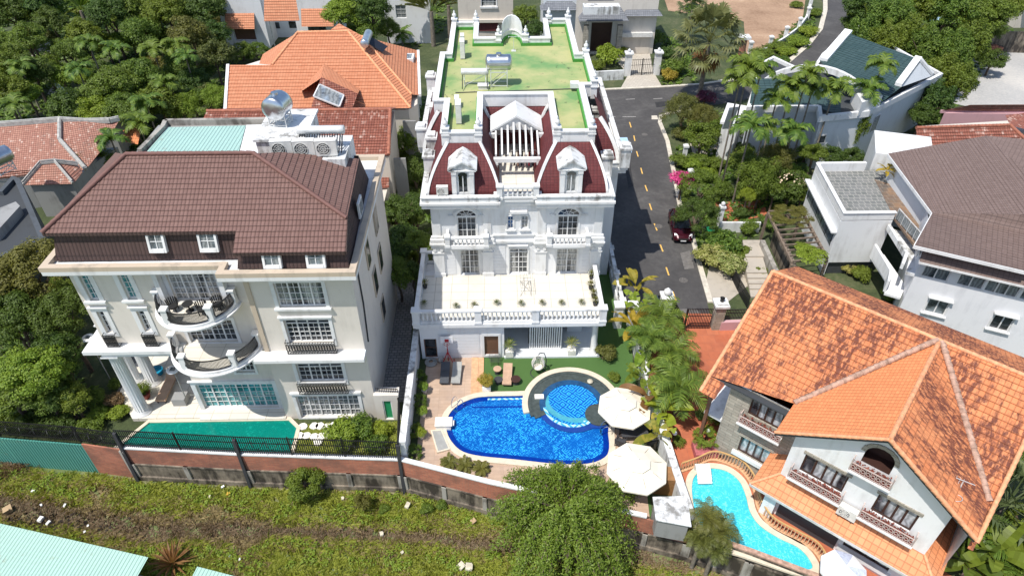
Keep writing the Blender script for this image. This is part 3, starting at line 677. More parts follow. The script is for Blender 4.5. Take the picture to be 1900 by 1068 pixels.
# roof deck with its notches: front bay, rear bay, wings
deck=[(DX0,YD-1.5),(-1.6,YD-1.5),(-1.6,51.3),(4.3,51.3),(4.3,YD-1.5),(DX1-.35,YD-1.5),(DX1-.35,53.0),(DX1+.75,53.0),(DX1+.75,59.2),(DX1-.1,59.2),(DX1-.1,68.3),(4.9,68.3),(4.9,63.2),(2.3,63.2)]
arc=[(1.35+ .95*math.cos(t),63.3+2.2*math.sin(t)) for t in [math.pi*i/8 for i in range(9)]]
deck+=arc+[(.4,63.2),(-2.2,63.2),(-2.2,67.6),(DX0-.25,67.6),(DX0-.25,59.5),(DX0-.9,59.5),(DX0-.9,50.2),(DX0,50.2)]
m=M(); m.prism(deck,ZR-.3,ZR); part('roof_deck',m,MT['green_roof'],V)
m=M(); rimwall(m,inset(deck,-.02),.14,ZR+.004,ZR+.26); part('painted_curb',m,MT['green_curb'],V)
m=M(); rimwall(m,inset(deck,-.34),.318,ZR-.35,ZR+.62); rimwall(m,inset(deck,-.42),.46,ZR+.623,ZR+.72); part('roof_parapet',m,MT['white_trim'],V)
m=M()
for i in range(8):
    a,b=arc[i],arc[i+1]; 
    m.add([(a[0],a[1]+.1,ZR+.7),(b[0],b[1]+.1,ZR+.7),(b[0],b[1]+.1,ZR+1.5+.5*math.sin(math.pi*(i+1)/8)),(a[0],a[1]+.1,ZR+1.5+.5*math.sin(math.pi*i/8)),
           (a[0],a[1]+.34,ZR+.7),(b[0],b[1]+.34,ZR+.7),(b[0],b[1]+.34,ZR+1.5+.5*math.sin(math.pi*(i+1)/8)),(a[0],a[1]+.34,ZR+1.5+.5*math.sin(math.pi*i/8))],[(0,1,2,3),(7,6,5,4),(3,2,6,7)])
part('curved_niche',m,MT['white_trim'],V)
def finial(x,y,z0=ZR+.6,s_=1.0):
    m=M(); m.box(x-.24*s_,y-.24*s_,z0-1.1,x+.24*s_,y+.24*s_,z0+.35); m.box(x-.3*s_,y-.3*s_,z0+.35,x+.3*s_,y+.3*s_,z0+.45); m.box(x-.3*s_,y-.3*s_,z0-.15,x+.3*s_,y+.3*s_,z0-.05)
    m.lathe((x,y,z0+.45),[(.14,0),(.08,.07),(.2,.25),(.2,.36),(.1,.5),(.07,.56),(.1,.62),(.001,.78)],10); part('finial',m,MT['white_trim'],V)
for x,y in ((DX0-.05,YD-1.65),(-1.45,YD-1.65),(4.15,YD-1.65),(DX1-.2,YD-1.65),(DX0-.4,67.8),(-2.05,67.8),(5.05,68.5),(DX1+.1,68.5),(DX1+.9,59.4),(DX1+.9,52.8),(.1,63.4),(2.6,63.4)): finial(x,y)
# stone plinth blocks standing on the flanking parapet
for x,y in ((VX0-.15,48.3),(VX0-.15,45.4),(-6.1,49.9),(-6.1,60.2),(VX1+.4,62.3),(VX1+.35,49.5),(VX1+.3,52.8),(VX1+1.9,46.3),(VX1+.35,45.0)):
    m=M(); m.box(x-.38,y-.45,10.9,x+.38,y+.45,12.4); m.box(x-.46,y-.53,12.4,x+.46,y+.53,12.55); m.box(x-.3,y-.36,12.55,x+.3,y+.36,12.75); part('plinth_block',m,MT['weathered_white'],V)
# dormers
def dormer(cx,yf):
    F=Face((cx,yf,0),(1,0,0)); h=(-.36,.36,11.2,12.85)
    m=M(); wallpanel(m,F,-.8,.8,10.85,13.1,[h],.12)
    m.poly([F.P(-.8,10.85),F.P(-.8,13.1),F.P(-.8,13.1,-2.0),F.P(-.8,10.85,-2.0)]);m.poly([F.P(.8,13.1),F.P(.8,10.85),F.P(.8,10.85,-2.0),F.P(.8,13.1,-2.0)])
    o=part('dormer',m,MT['white_trim'],V)
    m=M(); pk=13.72
    for s_ in (-1,1):
        m.ob(F.P(s_*1.02,13.1,.2),F.P(0,pk,.2)-F.P(s_*1.02,13.1,.2),-F.n*2.2,Vector((0,0,.13)))
    m.poly([F.P(-.8,13.1,.02),F.P(.8,13.1,.02),F.P(0,pk-.02,.02)]); F.slab(m,-.95,13.02,.95,13.1,.0,.18)
    part('dormer_roof',m,MT['weathered_white'],o)
    m=M()
    for s_ in (-1,1): F.slab(m,s_*.62-.15,10.85,s_*.62+.15,12.95,.0,.12); F.slab(m,s_*.62-.18,12.75,s_*.62+.18,13.0,.003,.16)
    part('dormer_pilaster',m,MT['white_trim'],o)
    window(o,F,h,cols=1,rows=1,lights=2,depth=.12,fw=.06)
    m=M(); m.poly([F.P(.33*math.cos(math.pi*i/10),12.6+.3*math.sin(math.pi*i/10),.012) for i in range(11)]); part('arched_pane',m,MT['pane_dark'],o)
dormer((AY(860,340,42.6)).x,41.97); dormer((AY(1058,337,42.6)).x,41.97)
# centre bay: white pergola with pitched gable, small terrace with balustrade
Fb=Face((1.35,50.0,0),(1,0,0)); m=M(); hh=(-1.1,1.1,10.9,12.9)
wallpanel(m,Fb,-1.7,1.7,10.8,13.3,[hh],.15); part('bay_wall',m,MT['white_trim'],V); window(V,Fb,hh,cols=2,rows=4,lights=3,depth=.15,pane='pane_dark')
m=M(); yg0,yg1=44.9,50.2
for s_ in (-1,1): m.ob((1.35+s_*2.0,47.6,13.05),(-s_*2.0,0,1.25),(0,2.6,0),(0,0,.16))
m.poly([(-.45,47.75,13.2),(3.15,47.75,13.2),(1.35,47.75,14.3)]); part('pergola_gable',m,MT['white_trim'],V)
m=M()
for i in range(8):
    x=1.35+(i-3.5)*.45; zt=13.9-abs(i-3.5)*.22
    m.bar((x,47.7,zt-.0),(x,45.0,12.55),.13,.2)
part('pergola_slats',m,MT['white_trim'],V)
for bx in ((-.9,44.6,12.15,3.6,44.95,12.45),(-.9,47.4,12.7,-.3,47.7,13.05),(3.0,47.4,12.7,3.6,47.7,13.05)): m=M(); m.box(*bx); part('pergola_beam',m,MT['white_trim'],V)
for x in (-.3,3.0): m=M(); m.box(x-.18,44.62,10.8,x+.18,44.93,12.15); m.box(x-.24,44.58,11.95,x+.24,44.97,12.147); part('pergola_post',m,MT['white_trim'],V)
m=M(); m.box(-.3,YW-.3,10.81,2.95,50,10.9); part('bay_floor',m,MT['terrace_tile'],V)
balustrade(V,[(.1,YW-.25),(2.5,YW-.25)],10.9,.95,.3,[(-.0,YW-.25),(2.6,YW-.25)],pw=.4)
# balconies on the upper floor
for r in (w_l2,w_r2):
    cx=(r[0]+r[1])/2; m=M(); m.box(cx-1.45,YW-1.05,6.98,cx+1.45,YW-.02,7.12); m.box(cx-1.6,YW-1.2,7.12,cx+1.6,YW-.0,7.26); m.box(cx-1.3,YW-.9,6.8,cx+1.3,YW-.02,6.977)
    b=part('balcony',m,MT['white_trim'],V)
    balustrade(b,[(cx-1.4,YW-1.05),(cx+1.4,YW-1.05)],7.262,.85,.26,[(cx-1.42,YW-1.05),(cx+1.42,YW-1.05)],pw=.34)
    for s_ in (-1,1):
        m=M(); m.box(cx+s_*1.42-.1,YW-.9,7.262,cx+s_*1.42+.1,YW-.02,8.1); part('side_rail',m,MT['white_trim'],b)
# podium: terrace over the pool room and the porch
PX0,PX1=-6.1,7.3; PY=36.6
m=M(); m.box(PX0-.25,PY-.35,3.45,PX1+.25,YW+.0,3.75); m.box(PX0-.1,PY-.2,3.25,PX1+.1,YW-.0,3.447); part('terrace_slab',m,MT['white_trim'],V)
m=M(); m.box(PX0+.2,PY+.15,3.752,PX1-.2,YW-.003,3.765); part('terrace_floor',m,MT['terrace_tile'],V)
pp=[(PX0+.05,PY-.1),(PX1-.05,PY-.1)]
def lerp(a,b,t): return (a[0]+(b[0]-a[0])*t,a[1]+(b[1]-a[1])*t)
balustrade(V,[(PX0+.05,PY-.1),(PX1-.05,PY-.1)],3.767,1.15,.30,[(PX0,PY-.1),lerp(*pp,.33),lerp(*pp,.64),(PX1,PY-.1)],pw=.48)
balustrade(V,[(PX0+.05,PY-.1),(PX0+.05,YW+1.6)],3.767,1.15,.32,[(PX0+.05,YW+1.6)]); balustrade(V,[(PX1-.05,PY-.1),(PX1-.05,YW-.4)],3.767,1.15,.32,[])
m=M(); m.box(PX0-.25,YW,3.45,VX0,YW+1.9,3.75); part('terrace_return',m,MT['white_trim'],V)
balustrade(V,[(PX0+.05,YW+1.6),(VX0,YW+1.6)],3.767,1.15,.3,[])
# pool room front
Fp=Face((0,PY,0),(1,0,0)); d1=Fp.rect(785,622,812,658);d1=(d1[0],d1[1],.15,2.05); d2=Fp.rect(898,620,925,656);d2=(d2[0],d2[1],.35,2.3)
m=M(); wallpanel(m,Fp,PX0+.1,.2,0,3.25,[d1,d2],.15); m.add([(.2,PY,0),(.2,40.2,0),(.2,40.2,3.25),(.2,PY,3.25)],[(0,1,2,3)]); m.add([(PX0+.1,YW,0),(PX0+.1,PY,0),(PX0+.1,PY,3.25),(PX0+.1,YW,3.25)],[(0,1,2,3)])
part('pool_room_wall',m,MT['white_wall'],V)
m=M(); Fp.slab(m,d1[1]+.15,.5,d2[0]-.35,2.55,.004,.03); part('siding',m,MT['white_siding'],V)
window(V,Fp,d1,cols=1,rows=2,frame='brown_door',pane='pane_dark',depth=.15,name='door'); window(V,Fp,d2,cols=1,rows=1,frame='brown_door',pane='brown_door',depth=.15,sur=.2)
# porch: floor step, back wall, dark sheet for the shaded opening, slatted gate, columns
m=M(); m.box(.2,PY-.15,0,PX1+.1,40.2,.18); part('porch_floor',m,MT['blue_wall'],V)
m=M(); m.box(.2,40.2,.0,PX1,40.4,3.25); part('porch_back_wall',m,MT['grey_wall'],V)
m=M(); m.box(5.15,39.2,.18,6.3,40.19,3.24); part('porch_side_wall',m,MT['blue_wall'],V)
m=M(); gx0,gx1=AY(990,640,38.4).x,AY(1050,640,38.4).x; gx0,gx1=2.15,4.5
n=15
for i in range(n): x=gx0+(gx1-gx0)*i/(n-1); m.box(x-.045,37.25,.25,x+.045,37.35,3.2)
m.box(gx0,37.23,.2,gx1,37.37,.3);m.box(gx0,37.23,2.9,gx1,37.37,3.0); part('slatted_gate',m,MT['white_trim'],V)
m=M(); m.box(gx0-.1,37.9,.18,gx1+.1,37.95,3.2); part('porch_shade_sheet',m,MT['near_black'],V)  # dark sheet behind the gate stands in for the porch's shade
def column(par,x,y,z0,z1,r=.24,name='column',flutes=0):
    m=M(); m.lathe((x,y,z0),[(r*1.5,0),(r*1.5,.12),(r*1.2,.16),(r*1.25,.26),(r*1.0,.32),(r*.98,(z1-z0)*.4),(r*.85,z1-z0-.38),(r*1.0,z1-z0-.34),(r*.9,z1-z0-.28),(r*1.15,z1-z0-.16),(r*1.3,z1-z0-.1)],18); m.box(x-r*1.35,y-r*1.35,z1-.1,x+r*1.35,y+r*1.35,z1)
    if flutes:
        for i in range(flutes):
            t=2*math.pi*i/flutes; m.bar((x+r*.99*math.cos(t),y+r*.99*math.sin(t),z0+.35),(x+r*.86*math.cos(t),y+r*.86*math.sin(t),z1-.4),.045)
    return part(name,m,MT['white_trim'],par)
column(V,6.95,PY+.3,.18,3.25); column(V,6.95,39.9,.18,3.25)
# lower annex along the right flank: drop to the garden strip and white boundary rail by the road
FA=bpy.context.scene
# ================================================================ THE CREAM MANSION WITH BROWN ROOF
B=root('cream_mansion',(-17,31,0),'cream four storey mansion with brown tiled roof and curved balconies','mansion')
BY=31.0; BL=31.75; XR=-8.62; XM=-14.9; XL=-25.2
FR=Face((0,BY,0),(1,0,0)); FL=Face((0,BL,0),(1,0,0)); ZCb=12.75
def rr(F,x0,y0,x1,y1): return F.rect(x0,y0,x1,y1)
rUp=rr(FR,506,524,606,569); rMd=rr(FR,525,593,619,635); rF1=rr(FR,548,674,640,707); rG=rr(FR,548,734,674,783)
rG=(rG[0],min(rG[1],XR-.35),.12,rG[3])
door=(XR+.0,XR+.1,0,1)
m=M(); wallpanel(m,FR,XM,XR,0,ZCb,[rUp,rMd,rF1,rG],.25)
wallx=[(XR,BY),(XR,43.6),(XL,43.6),(XL,BL)]
m.add([(XR,BY,0),(XR,43.6,0),(XR,43.6,ZCb),(XR,BY,ZCb)],[(0,1,2,3)]); m.add([(XL,43.6,6.4),(XL,BL,6.4),(XL,BL,ZCb),(XL,43.6,ZCb)],[(0,1,2,3)]); m.add([(XM,BY,0),(XM,BY,ZCb),(XM,BL,ZCb),(XM,BL,0)],[(0,1,2,3)])
m.add([(XR,43.6,0),(XL,43.6,0),(XL,43.6,ZCb),(XR,43.6,ZCb)],[(0,1,2,3)])
u1=rr(FL,144,510,186,557);u2=rr(FL,216,507,257,555); l1=rr(FL,178,577,212,617); l2=rr(FL,252,576,284,614)
fu=rr(FL,305,505,414,556); fl=rr(FL,350,610,444,636); c1=rr(FL,432,672,478,699); cg=rr(FL,362,713,522,764)
fu=(fu[0],fu[1],10.15,fu[3]); fl=(-19.7,fl[1],6.72,8.6); cg=(cg[0],min(cg[1],XM-.3),.35,cg[3]); c1=(c1[0],min(c1[1],XM-.35),3.9,5.2)
XG=-20.75
wallpanel(m,FL,XL,XM,6.4,ZCb,[u1,u2,l1,l2,fu,fl],.25)
wallpanel(m,FL,XG,XM,0,6.4,[c1,cg],.25); m.add([(XG,43.6,0),(XG,BL,0),(XG,BL,6.4),(XG,43.6,6.4)],[(0,1,2,3)])
m.add([(XL,BL,6.4),(XL,43.6,6.4),(XG,43.6,6.4),(XG,BL,6.4)],[(0,1,2,3)])
# downpipe strip and right flank openings are separate parts
part('wall',m,MT['cream_wall'],B)
m=M(); m.box(XM+.02,BY-.09,6.3,XM+.3,BY-.003,12.7); part('corner_strip',m,MT['cream_cap'],B)
window(B,FR,rUp,cols=2,rows=4,lights=4,pane='pane_curtain',sur=.22,sill=.14,depth=.25,head=.12); window(B,FR,rMd,cols=2,rows=4,lights=4,transom=.8,pane='pane_dark',sur=.2,depth=.25,head=.1)
window(B,FR,rF1,cols=2,rows=3,lights=4,transom=.75,pane='pane_dark',sur=.22,depth=.25); window(B,FR,rG,cols=2,rows=4,lights=6,pane='pane_grey',sur=.22,depth=.25,head=.16,name='french_door')
for r in (u1,u2): window(B,FL,r,cols=2,rows=5,transom=None,pane='pane_teal',sur=.28,sill=.14,depth=.25,head=.14)
for r in (l1,l2): window(B,FL,r,cols=2,rows=3,transom=.75,pane='pane_dark',sur=.28,depth=.25,head=.1)
window(B,FL,fu,cols=2,rows=5,lights=4,pane='pane_curtain',sur=.24,depth=.25,name='french_door'); window(B,FL,fl,cols=2,rows=4,lights=4,pane='pane_dark',sur=.2,depth=.25,name='french_door')
window(B,FL,c1,cols=2,rows=3,lights=2,pane='pane_dark',sur=.15,depth=.25); window(B,FL,cg,cols=2,rows=5,lights=6,pane='pane_teal',sur=.3,depth=.25,name='french_door',head=.1)
for (F,r,zb) in ((FL,l1,6.72),(FL,l2,6.72),(FR,rMd,6.6),(FR,rF1,2.85)):
    m=M(); iron_panel(m,F,r[0]-.15,r[1]+.15,zb,zb+1.0,.34,bars=8 if r[1]-r[0]<2 else 18); part('window_guard',m,MT['iron'],B)
# slabs, cornice
m=M(); m.box(XM-.5,BY-.9,6.35,XR+.05,BY-.003,6.58); m.box(XM-.3,BY-.75,6.22,XR-.0,BY-.003,6.347); part('canopy_slab',m,MT['white_trim'],B)
m=M(); m.box(XL-1.1,BL-.75,6.42,XG+.7,BL-.003,6.68); m.box(XL-1.1,BL-.0,6.42,XL-.003,38,6.68); part('canopy_slab',m,MT['white_trim'],B)
def corn(m,z0,z1,o):
    m.prism([(XL-o+.25,BL-o),(XM-o,BL-o),(XM-o,BY-o),(XR+o*.55,BY-o),(XR+o*.55,43.6),(XL-o+.25,43.6)],z0,z1)
m=M(); corn(m,12.95,13.2,.95); corn(m,12.8,12.947,.8); corn(m,12.65,12.797,.5); part('cornice',m,MT['white_trim'],B)
cp=[(XL-.75,BL-.95),(XM-.95,BL-.95),(XM-.95,BY-.95),(XR+.52,BY-.95),(XR+.52,43.6),(XL-.75,43.6)]
m=M(); rimwall(m,cp,.38,13.203,13.5); part('gutter_kerb',m,MT['cream_cap'],B)
# mansard wall
m=M(); mp=[(XL+.2,BL+.35),(XM+.35,BL+.35),(XM+.35,BY+.15),(XR-.25,BY+.15),(XR-.6,40.3),(XL+.2,40.3)]
mz=15.2
mo=[(XL-.25,BL-.05),(XM+.05,BL-.05),(XM+.05,BY-.25),(XR+.1,BY-.25),(XR-.2,40.5),(XL-.25,40.5)]
for i in range(len(mp)):
    a,b,c,d=mo[i],mo[(i+1)%6],mp[(i+1)%6],mp[i]
    zt_=[mz if q[1]>BL else 14.7 for q in (c,d)]; m.poly([(a[0],a[1],13.3),(b[0],b[1],13.3),(c[0],c[1],zt_[0]),(d[0],d[1],zt_[1])])
part('mansard_wall',m,MT['tile_dark_brown'],B)
# roof
e1=Vector((-25.45,31.75,15.2)); e2=Vector((-15.05,31.5,14.95)); 
rl=G(234,287,17.7); rrp=G(470,285,17.7)
sl=(rl.z-e1.z)/(rl.y-e1.y)
eR=G(641,417,15.2); 
m=M(); yR=BY-.4; zR=e1.z-(e1.y-yR)*sl
f0=Vector((-14.75,e1.y,e1.z)); f1=Vector((-14.75,yR,zR)); f2=Vector((XR+.05,yR,zR)); 
th=.34
m.slope([e1,Vector((f2.x,e1.y,e1.z)),Vector((XR+.0,e1.y+.6,e1.z+.6*sl)),rrp,rl],th,.03); m.slope([f0,f1,f2,Vector((f2.x,e1.y,e1.z))],th,.03); part('roof_slope',m,MT['tile_brown'],B)
cR=Vector((XR+.0,e1.y+.6,e1.z+.6*sl)); bR=Vector((XR-.35,39.2,cR.z)); n=(cR-rrp).cross(bR-rrp).normalized()
tp=AP(525,283,rrp,n)
m=M(); m.slope([rrp,cR,bR,tp],th,.03); part('roof_slope',m,MT['tile_brown'],B)
eL=Vector((-25.3,41.0,e1.z)); m=M(); m.slope([e1,rl,eL],th,.03); part('roof_slope',m,MT['tile_brown'],B)
m=M(); m.slope([rl,rrp,Vector((rrp.x,40.4,15.25)),Vector((-24.6,40.4,15.25))][::-1],th,.03); part('roof_slope',m,MT['tile_brown'],B)
def caps(m,a,b,r=.11,seg=.36):
    a,b=Vector(a),Vector(b); n=max(1,int((b-a).length/seg))
    for i in range(n):
        p=a.lerp(b,i/n); q=a.lerp(b,(i+1.08)/n if i<n-1 else 1); m.tube(p,q,r*1.12,7,r*.9)
for a,b in ((e1,rl),(rl,rrp),(rrp,cR)):
    m=M(); caps(m,a+Vector((0,0,.05)),b+Vector((0,0,.05)),.13); part('ridge_cap',m,MT['ridge_brown'],B)
m=M(); 
for a,b in ((e1,f0),(f1,f2)): m.ob(a+Vector((0,-.02,-.2)),b-a,Vector((0,.06,0)),Vector((0,0,.19)))
m.ob(f2+Vector((0,0,-.2)),cR-f2,Vector((.06,0,0)),Vector((0,0,.2))); part('eaves_board',m,MT['tile_dark_brown'],B)
# skylight dormers on the dark mansard
for (x0,y0,x1,y1,YY) in ((262,434,306,467,BL-.3),(358,432,403,466,BL-.3),(475,458,515,484,BY-.72),(558,456,598,483,BY-.72)):
    F=Face((0,YY,0),(1,0,0)); r=F.rect(x0,y0,x1,y1); LFT=YY>31; zb,zt=(13.95,15.02) if LFT else (13.5,14.5); yb,yt=(BL-.12,BL+.14) if LFT else (BY-.40,BY-.17)
    dz=Vector((0,yt-yb,zt-zb)); nn=Vector((0,-(zt-zb),yt-yb)).normalized(); o0=Vector((r[0],yb,zb)); W=r[1]-r[0]
    def tl(m,a,b,s0,s1,d0,d1): m.ob(o0+Vector((a,0,0))+dz*s0+nn*d0,Vector((b-a,0,0)),dz*(s1-s0),nn*(d1-d0))
    m=M(); tl(m,-.04,.09,-.05,1,-.15,.09); tl(m,W-.09,W+.04,-.05,1,-.15,.09); tl(m,.09,W-.09,-.05,.16,-.15,.11); tl(m,.09,W-.09,.95,1,-.15,.09); tl(m,W/2-.02,W/2+.02,.16,.95,0,.05); tl(m,.09,W-.09,.54,.57,0,.045)
    o=part('dormer_window',m,MT['white_trim'],B); m=M(); tl(m,.09,W-.09,.16,.95,-.02,.01); part('pane',m,MT['pane_grey'],o)
Fs=Face((XR-.02,0,0),(0,1,0)); m=M(); Fs.slab(m,35.2,13.6,36.3,14.7,.0,.12); o=part('dormer_window',m,MT['white_trim'],B); m=M(); Fs.slab(m,35.35,13.75,36.15,14.55,.122,.14); part('pane',m,MT['pane_grey'],o)
Fs=Face((XR,0,0),(0,1,0))
for (y0,z0,y1,z1) in ((35.2,9.6,36.3,11.6),(36.0,6.6,37.2,8.6),(39.0,9.6,40.2,11.6),(38.6,6.6,39.8,8.6),(37,3.4,38.2,5.2)):
    m=M(); Fs.slab(m,y0,z0,y1,z1,.003,.09); o=part('side_window',m,MT['cream_cap'],B); m=M(); Fs.slab(m,y0+.12,z0+.12,y1-.12,z1-.12,.093,.1); part('pane',m,MT['pane_dark'],o)
m=M(); m.tube((XR+.06,32.4,9.2),(XR+.06,32.4,12.7),.05,6); m.tube((XR+.06,32.4,9.2),(XR+.06,31.9,6.4),.05,6); part('downpipe',m,MT['charcoal'],B)
# rear flat roof block, pale green sheet, water tank tower, aircon shelf
zf=15.2
m=M(); m.box(-24.0,40.2,12.8,-15.6,45.0,zf); part('rear_block',m,MT['grey_wall'],B)
m=M(); q=[G(x,y,zf+.15) for x,y in ((268,286),(312,236),(456,233),(442,286))]; m.poly(q); m.ob(q[0]+Vector((0,0,-.12)),q[3]-q[0],Vector((0,.05,0)),Vector((0,0,.1))); part('sheet_roof',m,MT['pale_sheet'],B)
m=M(); q=[G(x,y,zf+.1) for x,y in ((443,287),(457,232),(498,231),(490,287))]; m.poly(q); part('render_roof',m,MT['white_trim'],B)
m=M(); a=G2(262,287,zf);b=G2(305,243,zf);c=G2(310,232,zf);d=G2(500,229,zf)
for p,q in ((a,b),(b,c),(c,d)): m.bar((p[0],p[1],zf+.2),(q[0],q[1],zf+.2),.3,.42)
part('roof_kerb',m,MT['concrete_pale'],B)
zt=17.0
tw=[G2(468,262,zt),G2(555,262,zt),G2(565,215,zt),G2(500,215,zt)]
x0,x1=G(474,262,zt).x,G(562,262,zt).x; y0=G(520,262,zt).y; y1=G(520,208,zt).y
m=M(); m.box(x0,y0,13.2,x1,y1,zt); m.box(x0-.12,y0-.12,zt,x1+.12,y1+.12,zt+.15); part('tank_tower',m,MT['weathered_white'],B)
za=16.35; p0=G(492,287,za); p1=G(650,268,za); 
m=M(); m.box(x1+.003,y0-1.2,13.2,G(643,285,za).x,y0+2.0,za); part('plant_deck',m,MT['weathered_white'],B)
PLX=(x1,G(643,285,za).x,y0-1.2,za)
m=M(); q=[G(525,283,16.6),G(641,316,15.4)]; m.ob(q[0],q[1]-q[0],Vector((0,.3,0)),Vector((0,0,.16))); part('flashing',m,MT['white_trim'],B)
# curved balconies
def curved_balcony(cx,rx,ry,z,yw):
    n=24; arc=[(cx-rx*math.cos(math.pi*i/n),yw-ry*math.sin(math.pi*i/n)) for i in range(n+1)]
    def sc(k,dy=0): return [(cx-(rx+k)*math.cos(math.pi*i/n),yw-.003-(ry+k)*math.sin(math.pi*i/n)) for i in range(n+1)]
    m=M(); m.prism(sc(.0),z-.3,z-.02); m.prism(sc(.18),z-.12,z+.0-.024) ; m.prism(sc(-.25),z-.5,z-.303); b=part('balcony',m,MT['white_trim'],B)
    m=M(); m.prism(sc(-.28),z-.018,z+.012); part('balcony_floor',m,MT['terrace_tile'],b)
    m=M(); m.ring(sc(.02),sc(-.27),z-.018,z+.16); part('balcony_kerb',m,MT['white_trim'],b)
    s=sc(-.12); m=M(); zt=z+.98
    for i in range(n): m.bar((*s[i],zt),(*s[i+1],zt),.07,.05); m.bar((*s[i],z+.24),(*s[i+1],z+.24),.03)
    for i in range(n*5+1):
        t=math.pi*i/(n*5); x,y=cx-(rx-.12)*math.cos(t),yw-.003-(ry-.12)*math.sin(t); ox,oy=-math.cos(t)*.1,-math.sin(t)*.1
        m.bar((x,y,z+.16),(x+ox,y+oy,z+.45),.028); m.bar((x+ox,y+oy,z+.45),(x,y,zt),.028)
    part('iron_railing',m,MT['iron'],b)
    for i in (1,8,17,23):
        x,y=s[i]; m=M(); m.box(x-.17,y-.17,z+.162,x+.17,y+.17,z+1.1); m.box(x-.22,y-.22,z+1.1,x+.22,y+.22,z+1.2); part('balcony_post',m,MT['white_trim'],b)
    return b
curved_balcony(-18.2,2.35,2.4,10.1,BL); curved_balcony(-17.95,2.75,2.75,6.62,BL)
m=M(); m.box(-20.9,BL-.5,6.3,-15.1,BL-.003,6.6); part('balcony_shelf',m,MT['white_trim'],B)
# wall fins either side of the balcony doors
for x in (fu[0]-.42,fu[1]+.42): m=M(); FL.slab(m,x-.14,10.12,x+.14,12.64,.004,.5); part('fin',m,MT['white_trim'],B)
# portico
m=M(); m.prism([(XG-.003,BL),(XG-.003,40),(-27.3,40),(-27.3,33.4),(-25.4,BL-.75),(XG,BL-.75)],0,.3); m.box(XG,BL-.95,0,XM,BL-.003,.3); part('portico_floor',m,MT['terrace_tile'],B)
for (x,y) in ((265,765),(250,706),(284,710)):
    g=G(x,y,.3); column(B,g.x,g.y+.1,.3,6.1,.4,flutes=16)
m=M(); m.box(-25.3,BL-.6,6.1,-20.8,BL-.2,6.417);m.box(-25.3,BL-.197,6.1,-24.95,38,6.417); part('portico_beam',m,MT['white_trim'],B)
# garden wall with a green door and gate railing beside the mansion
m=M(); Fd=Face((0,30.75,0),(1,0,0)); gd=Fd.rect(702,742,722,779); gd=(XR+.55,XR+1.15,.05,1.95)
wallpanel(m,Fd,XR+.003,-6.95,0,2.5,[gd],.15); m.box(XR+.003,30.76,2.3,-6.95,31.5,2.5); part('side_wall',m,MT['cream_wall'],B)
window(B,Fd,gd,cols=1,rows=1,pane='green_plastic',depth=.15,name='door')
# objects on the mansion
for i,(x,lab) in enumerate(((532,'left box of the white fan units in the row below the water tank'),(572,'middle white fan unit in the row below the steel water tank'),(612,'right white fan unit in the row under the pale solar heater drum'))):
    g=G(x,279,za); aircon((g.x,PLX[2]+.5,za),R_(4),lab,w_=1.3,h=1.0,d=.45)
E2=solar_heater((G(605,262,za).x,PLX[2]+1.7,za),0,2.9,'solar water heater with pale drum behind the row of white fan units')
T1=tank((G(540,210,zt).x-.15,(y0+y1)/2,zt+.15),R_(80),1.3,.76,.55,'big steel water tank lying on the tower above the brown roof')
g=G(487,285,zf+.6); m=M(); m.box(g.x-.1,g.y-.3,zf,g.x+.55,g.y+.3,zf+.8); m.box(g.x-.15,g.y-.35,zf+.8,g.x+.6,g.y+.35,zf+.88); solo('roof_box',m,MT['weathered_white'],'small white rendered box left of the fan units beside the green sheet roof','box')
g=G(404,240+180,0)
# ================================================================ GROUND, ROAD, POOLS
m=M(); WL=[G2(*p,.8) for p in ((-60,800),(0,806),(150,818),(228,829),(445,841),(742,851),(905,893),(1200,957),(1285,978),(1400,1018),(1540,1071),(1700,1130))]
FZ=-2.5
far=[(140,12),(420,12),(420,560),(-420,560),(-420,34)]
m.prism([WL[0],*WL[1:],(60,5),(420,5),(420,560),(-420,560),(-420,34)],-3.2,0.0) ; struct('ground',m,MT['garden_ground'])
m=M(); m.prism([(-420,34.2),*[(x,y+.12) for x,y in WL],(60,5),(420,4),(420,-60),(-420,-60)],-3.6,FZ); struct('field',m,MT['grass_ground'])
def sheet(name,pts,z,mat,t=None):
    m=M(); q=[G2(x,y,z) for x,y in pts]
    m.prism(q,(z-(t or .012)),z); return struct(name,m,MT[mat])
def sheetw(name,q,z,mat,t=.012):
    m=M(); m.prism(q,z-t,z); return struct(name,m,MT[mat])
# road: cross street, the lane down to the gate, the curve to the upper right
rL=[(1222,590),(1185,480),(1150,330),(1128,240),(1118,190)]
rR=[(1225,213),(1238,262),(1252,330),(1262,392),(1285,440),(1300,500),(1318,572)]
road=[G2(*p) for p in [(1318,590),(1300,500),(1284,440),(1262,390),(1250,320),(1232,250),(1222,222),(1226,214),(1240,209),(1300,200),(1380,186),(1450,165),(1520,125),(1580,60),(1600,-10),(1520,-10),(1531,15),(1524,55),(1500,85),(1460,118),(1420,137),(1370,150),(1300,157),(1220,163),(1120,165),(1060,170)]]
road+=[(9.7,62),(9.7,50),(10.2,44),(10.6,40.6)]
sheetw('road',road,.02,'asphalt')
def dash(a,b,w_,mat,z=.028):
    a=Vector((*a,z));b=Vector((*b,z)); d=(b-a).normalized(); n=Vector((-d.y,d.x,0))*w_/2; m.poly([a-n,b-n,b+n,a+n][::1])
ydash=[((1168,227),(1171,237)),((1176,252),(1178,262)),((1181,281),(1184,291)),((1189,312),(1192,323)),((1197,344),(1201,355)),((1205,378),(1209,390)),((1214,415),(1219,428)),((1225,454),(1230,467)),((1236,496),(1241,511)),((1248,541),(1254,557))]
for i,(a,b) in enumerate(ydash):
    m=M(); dash(G2(*a),G2(*b),.13,'x'); m.v=[p for p in m.v]; o=struct('road_marking',m,MT['line_yellow'])
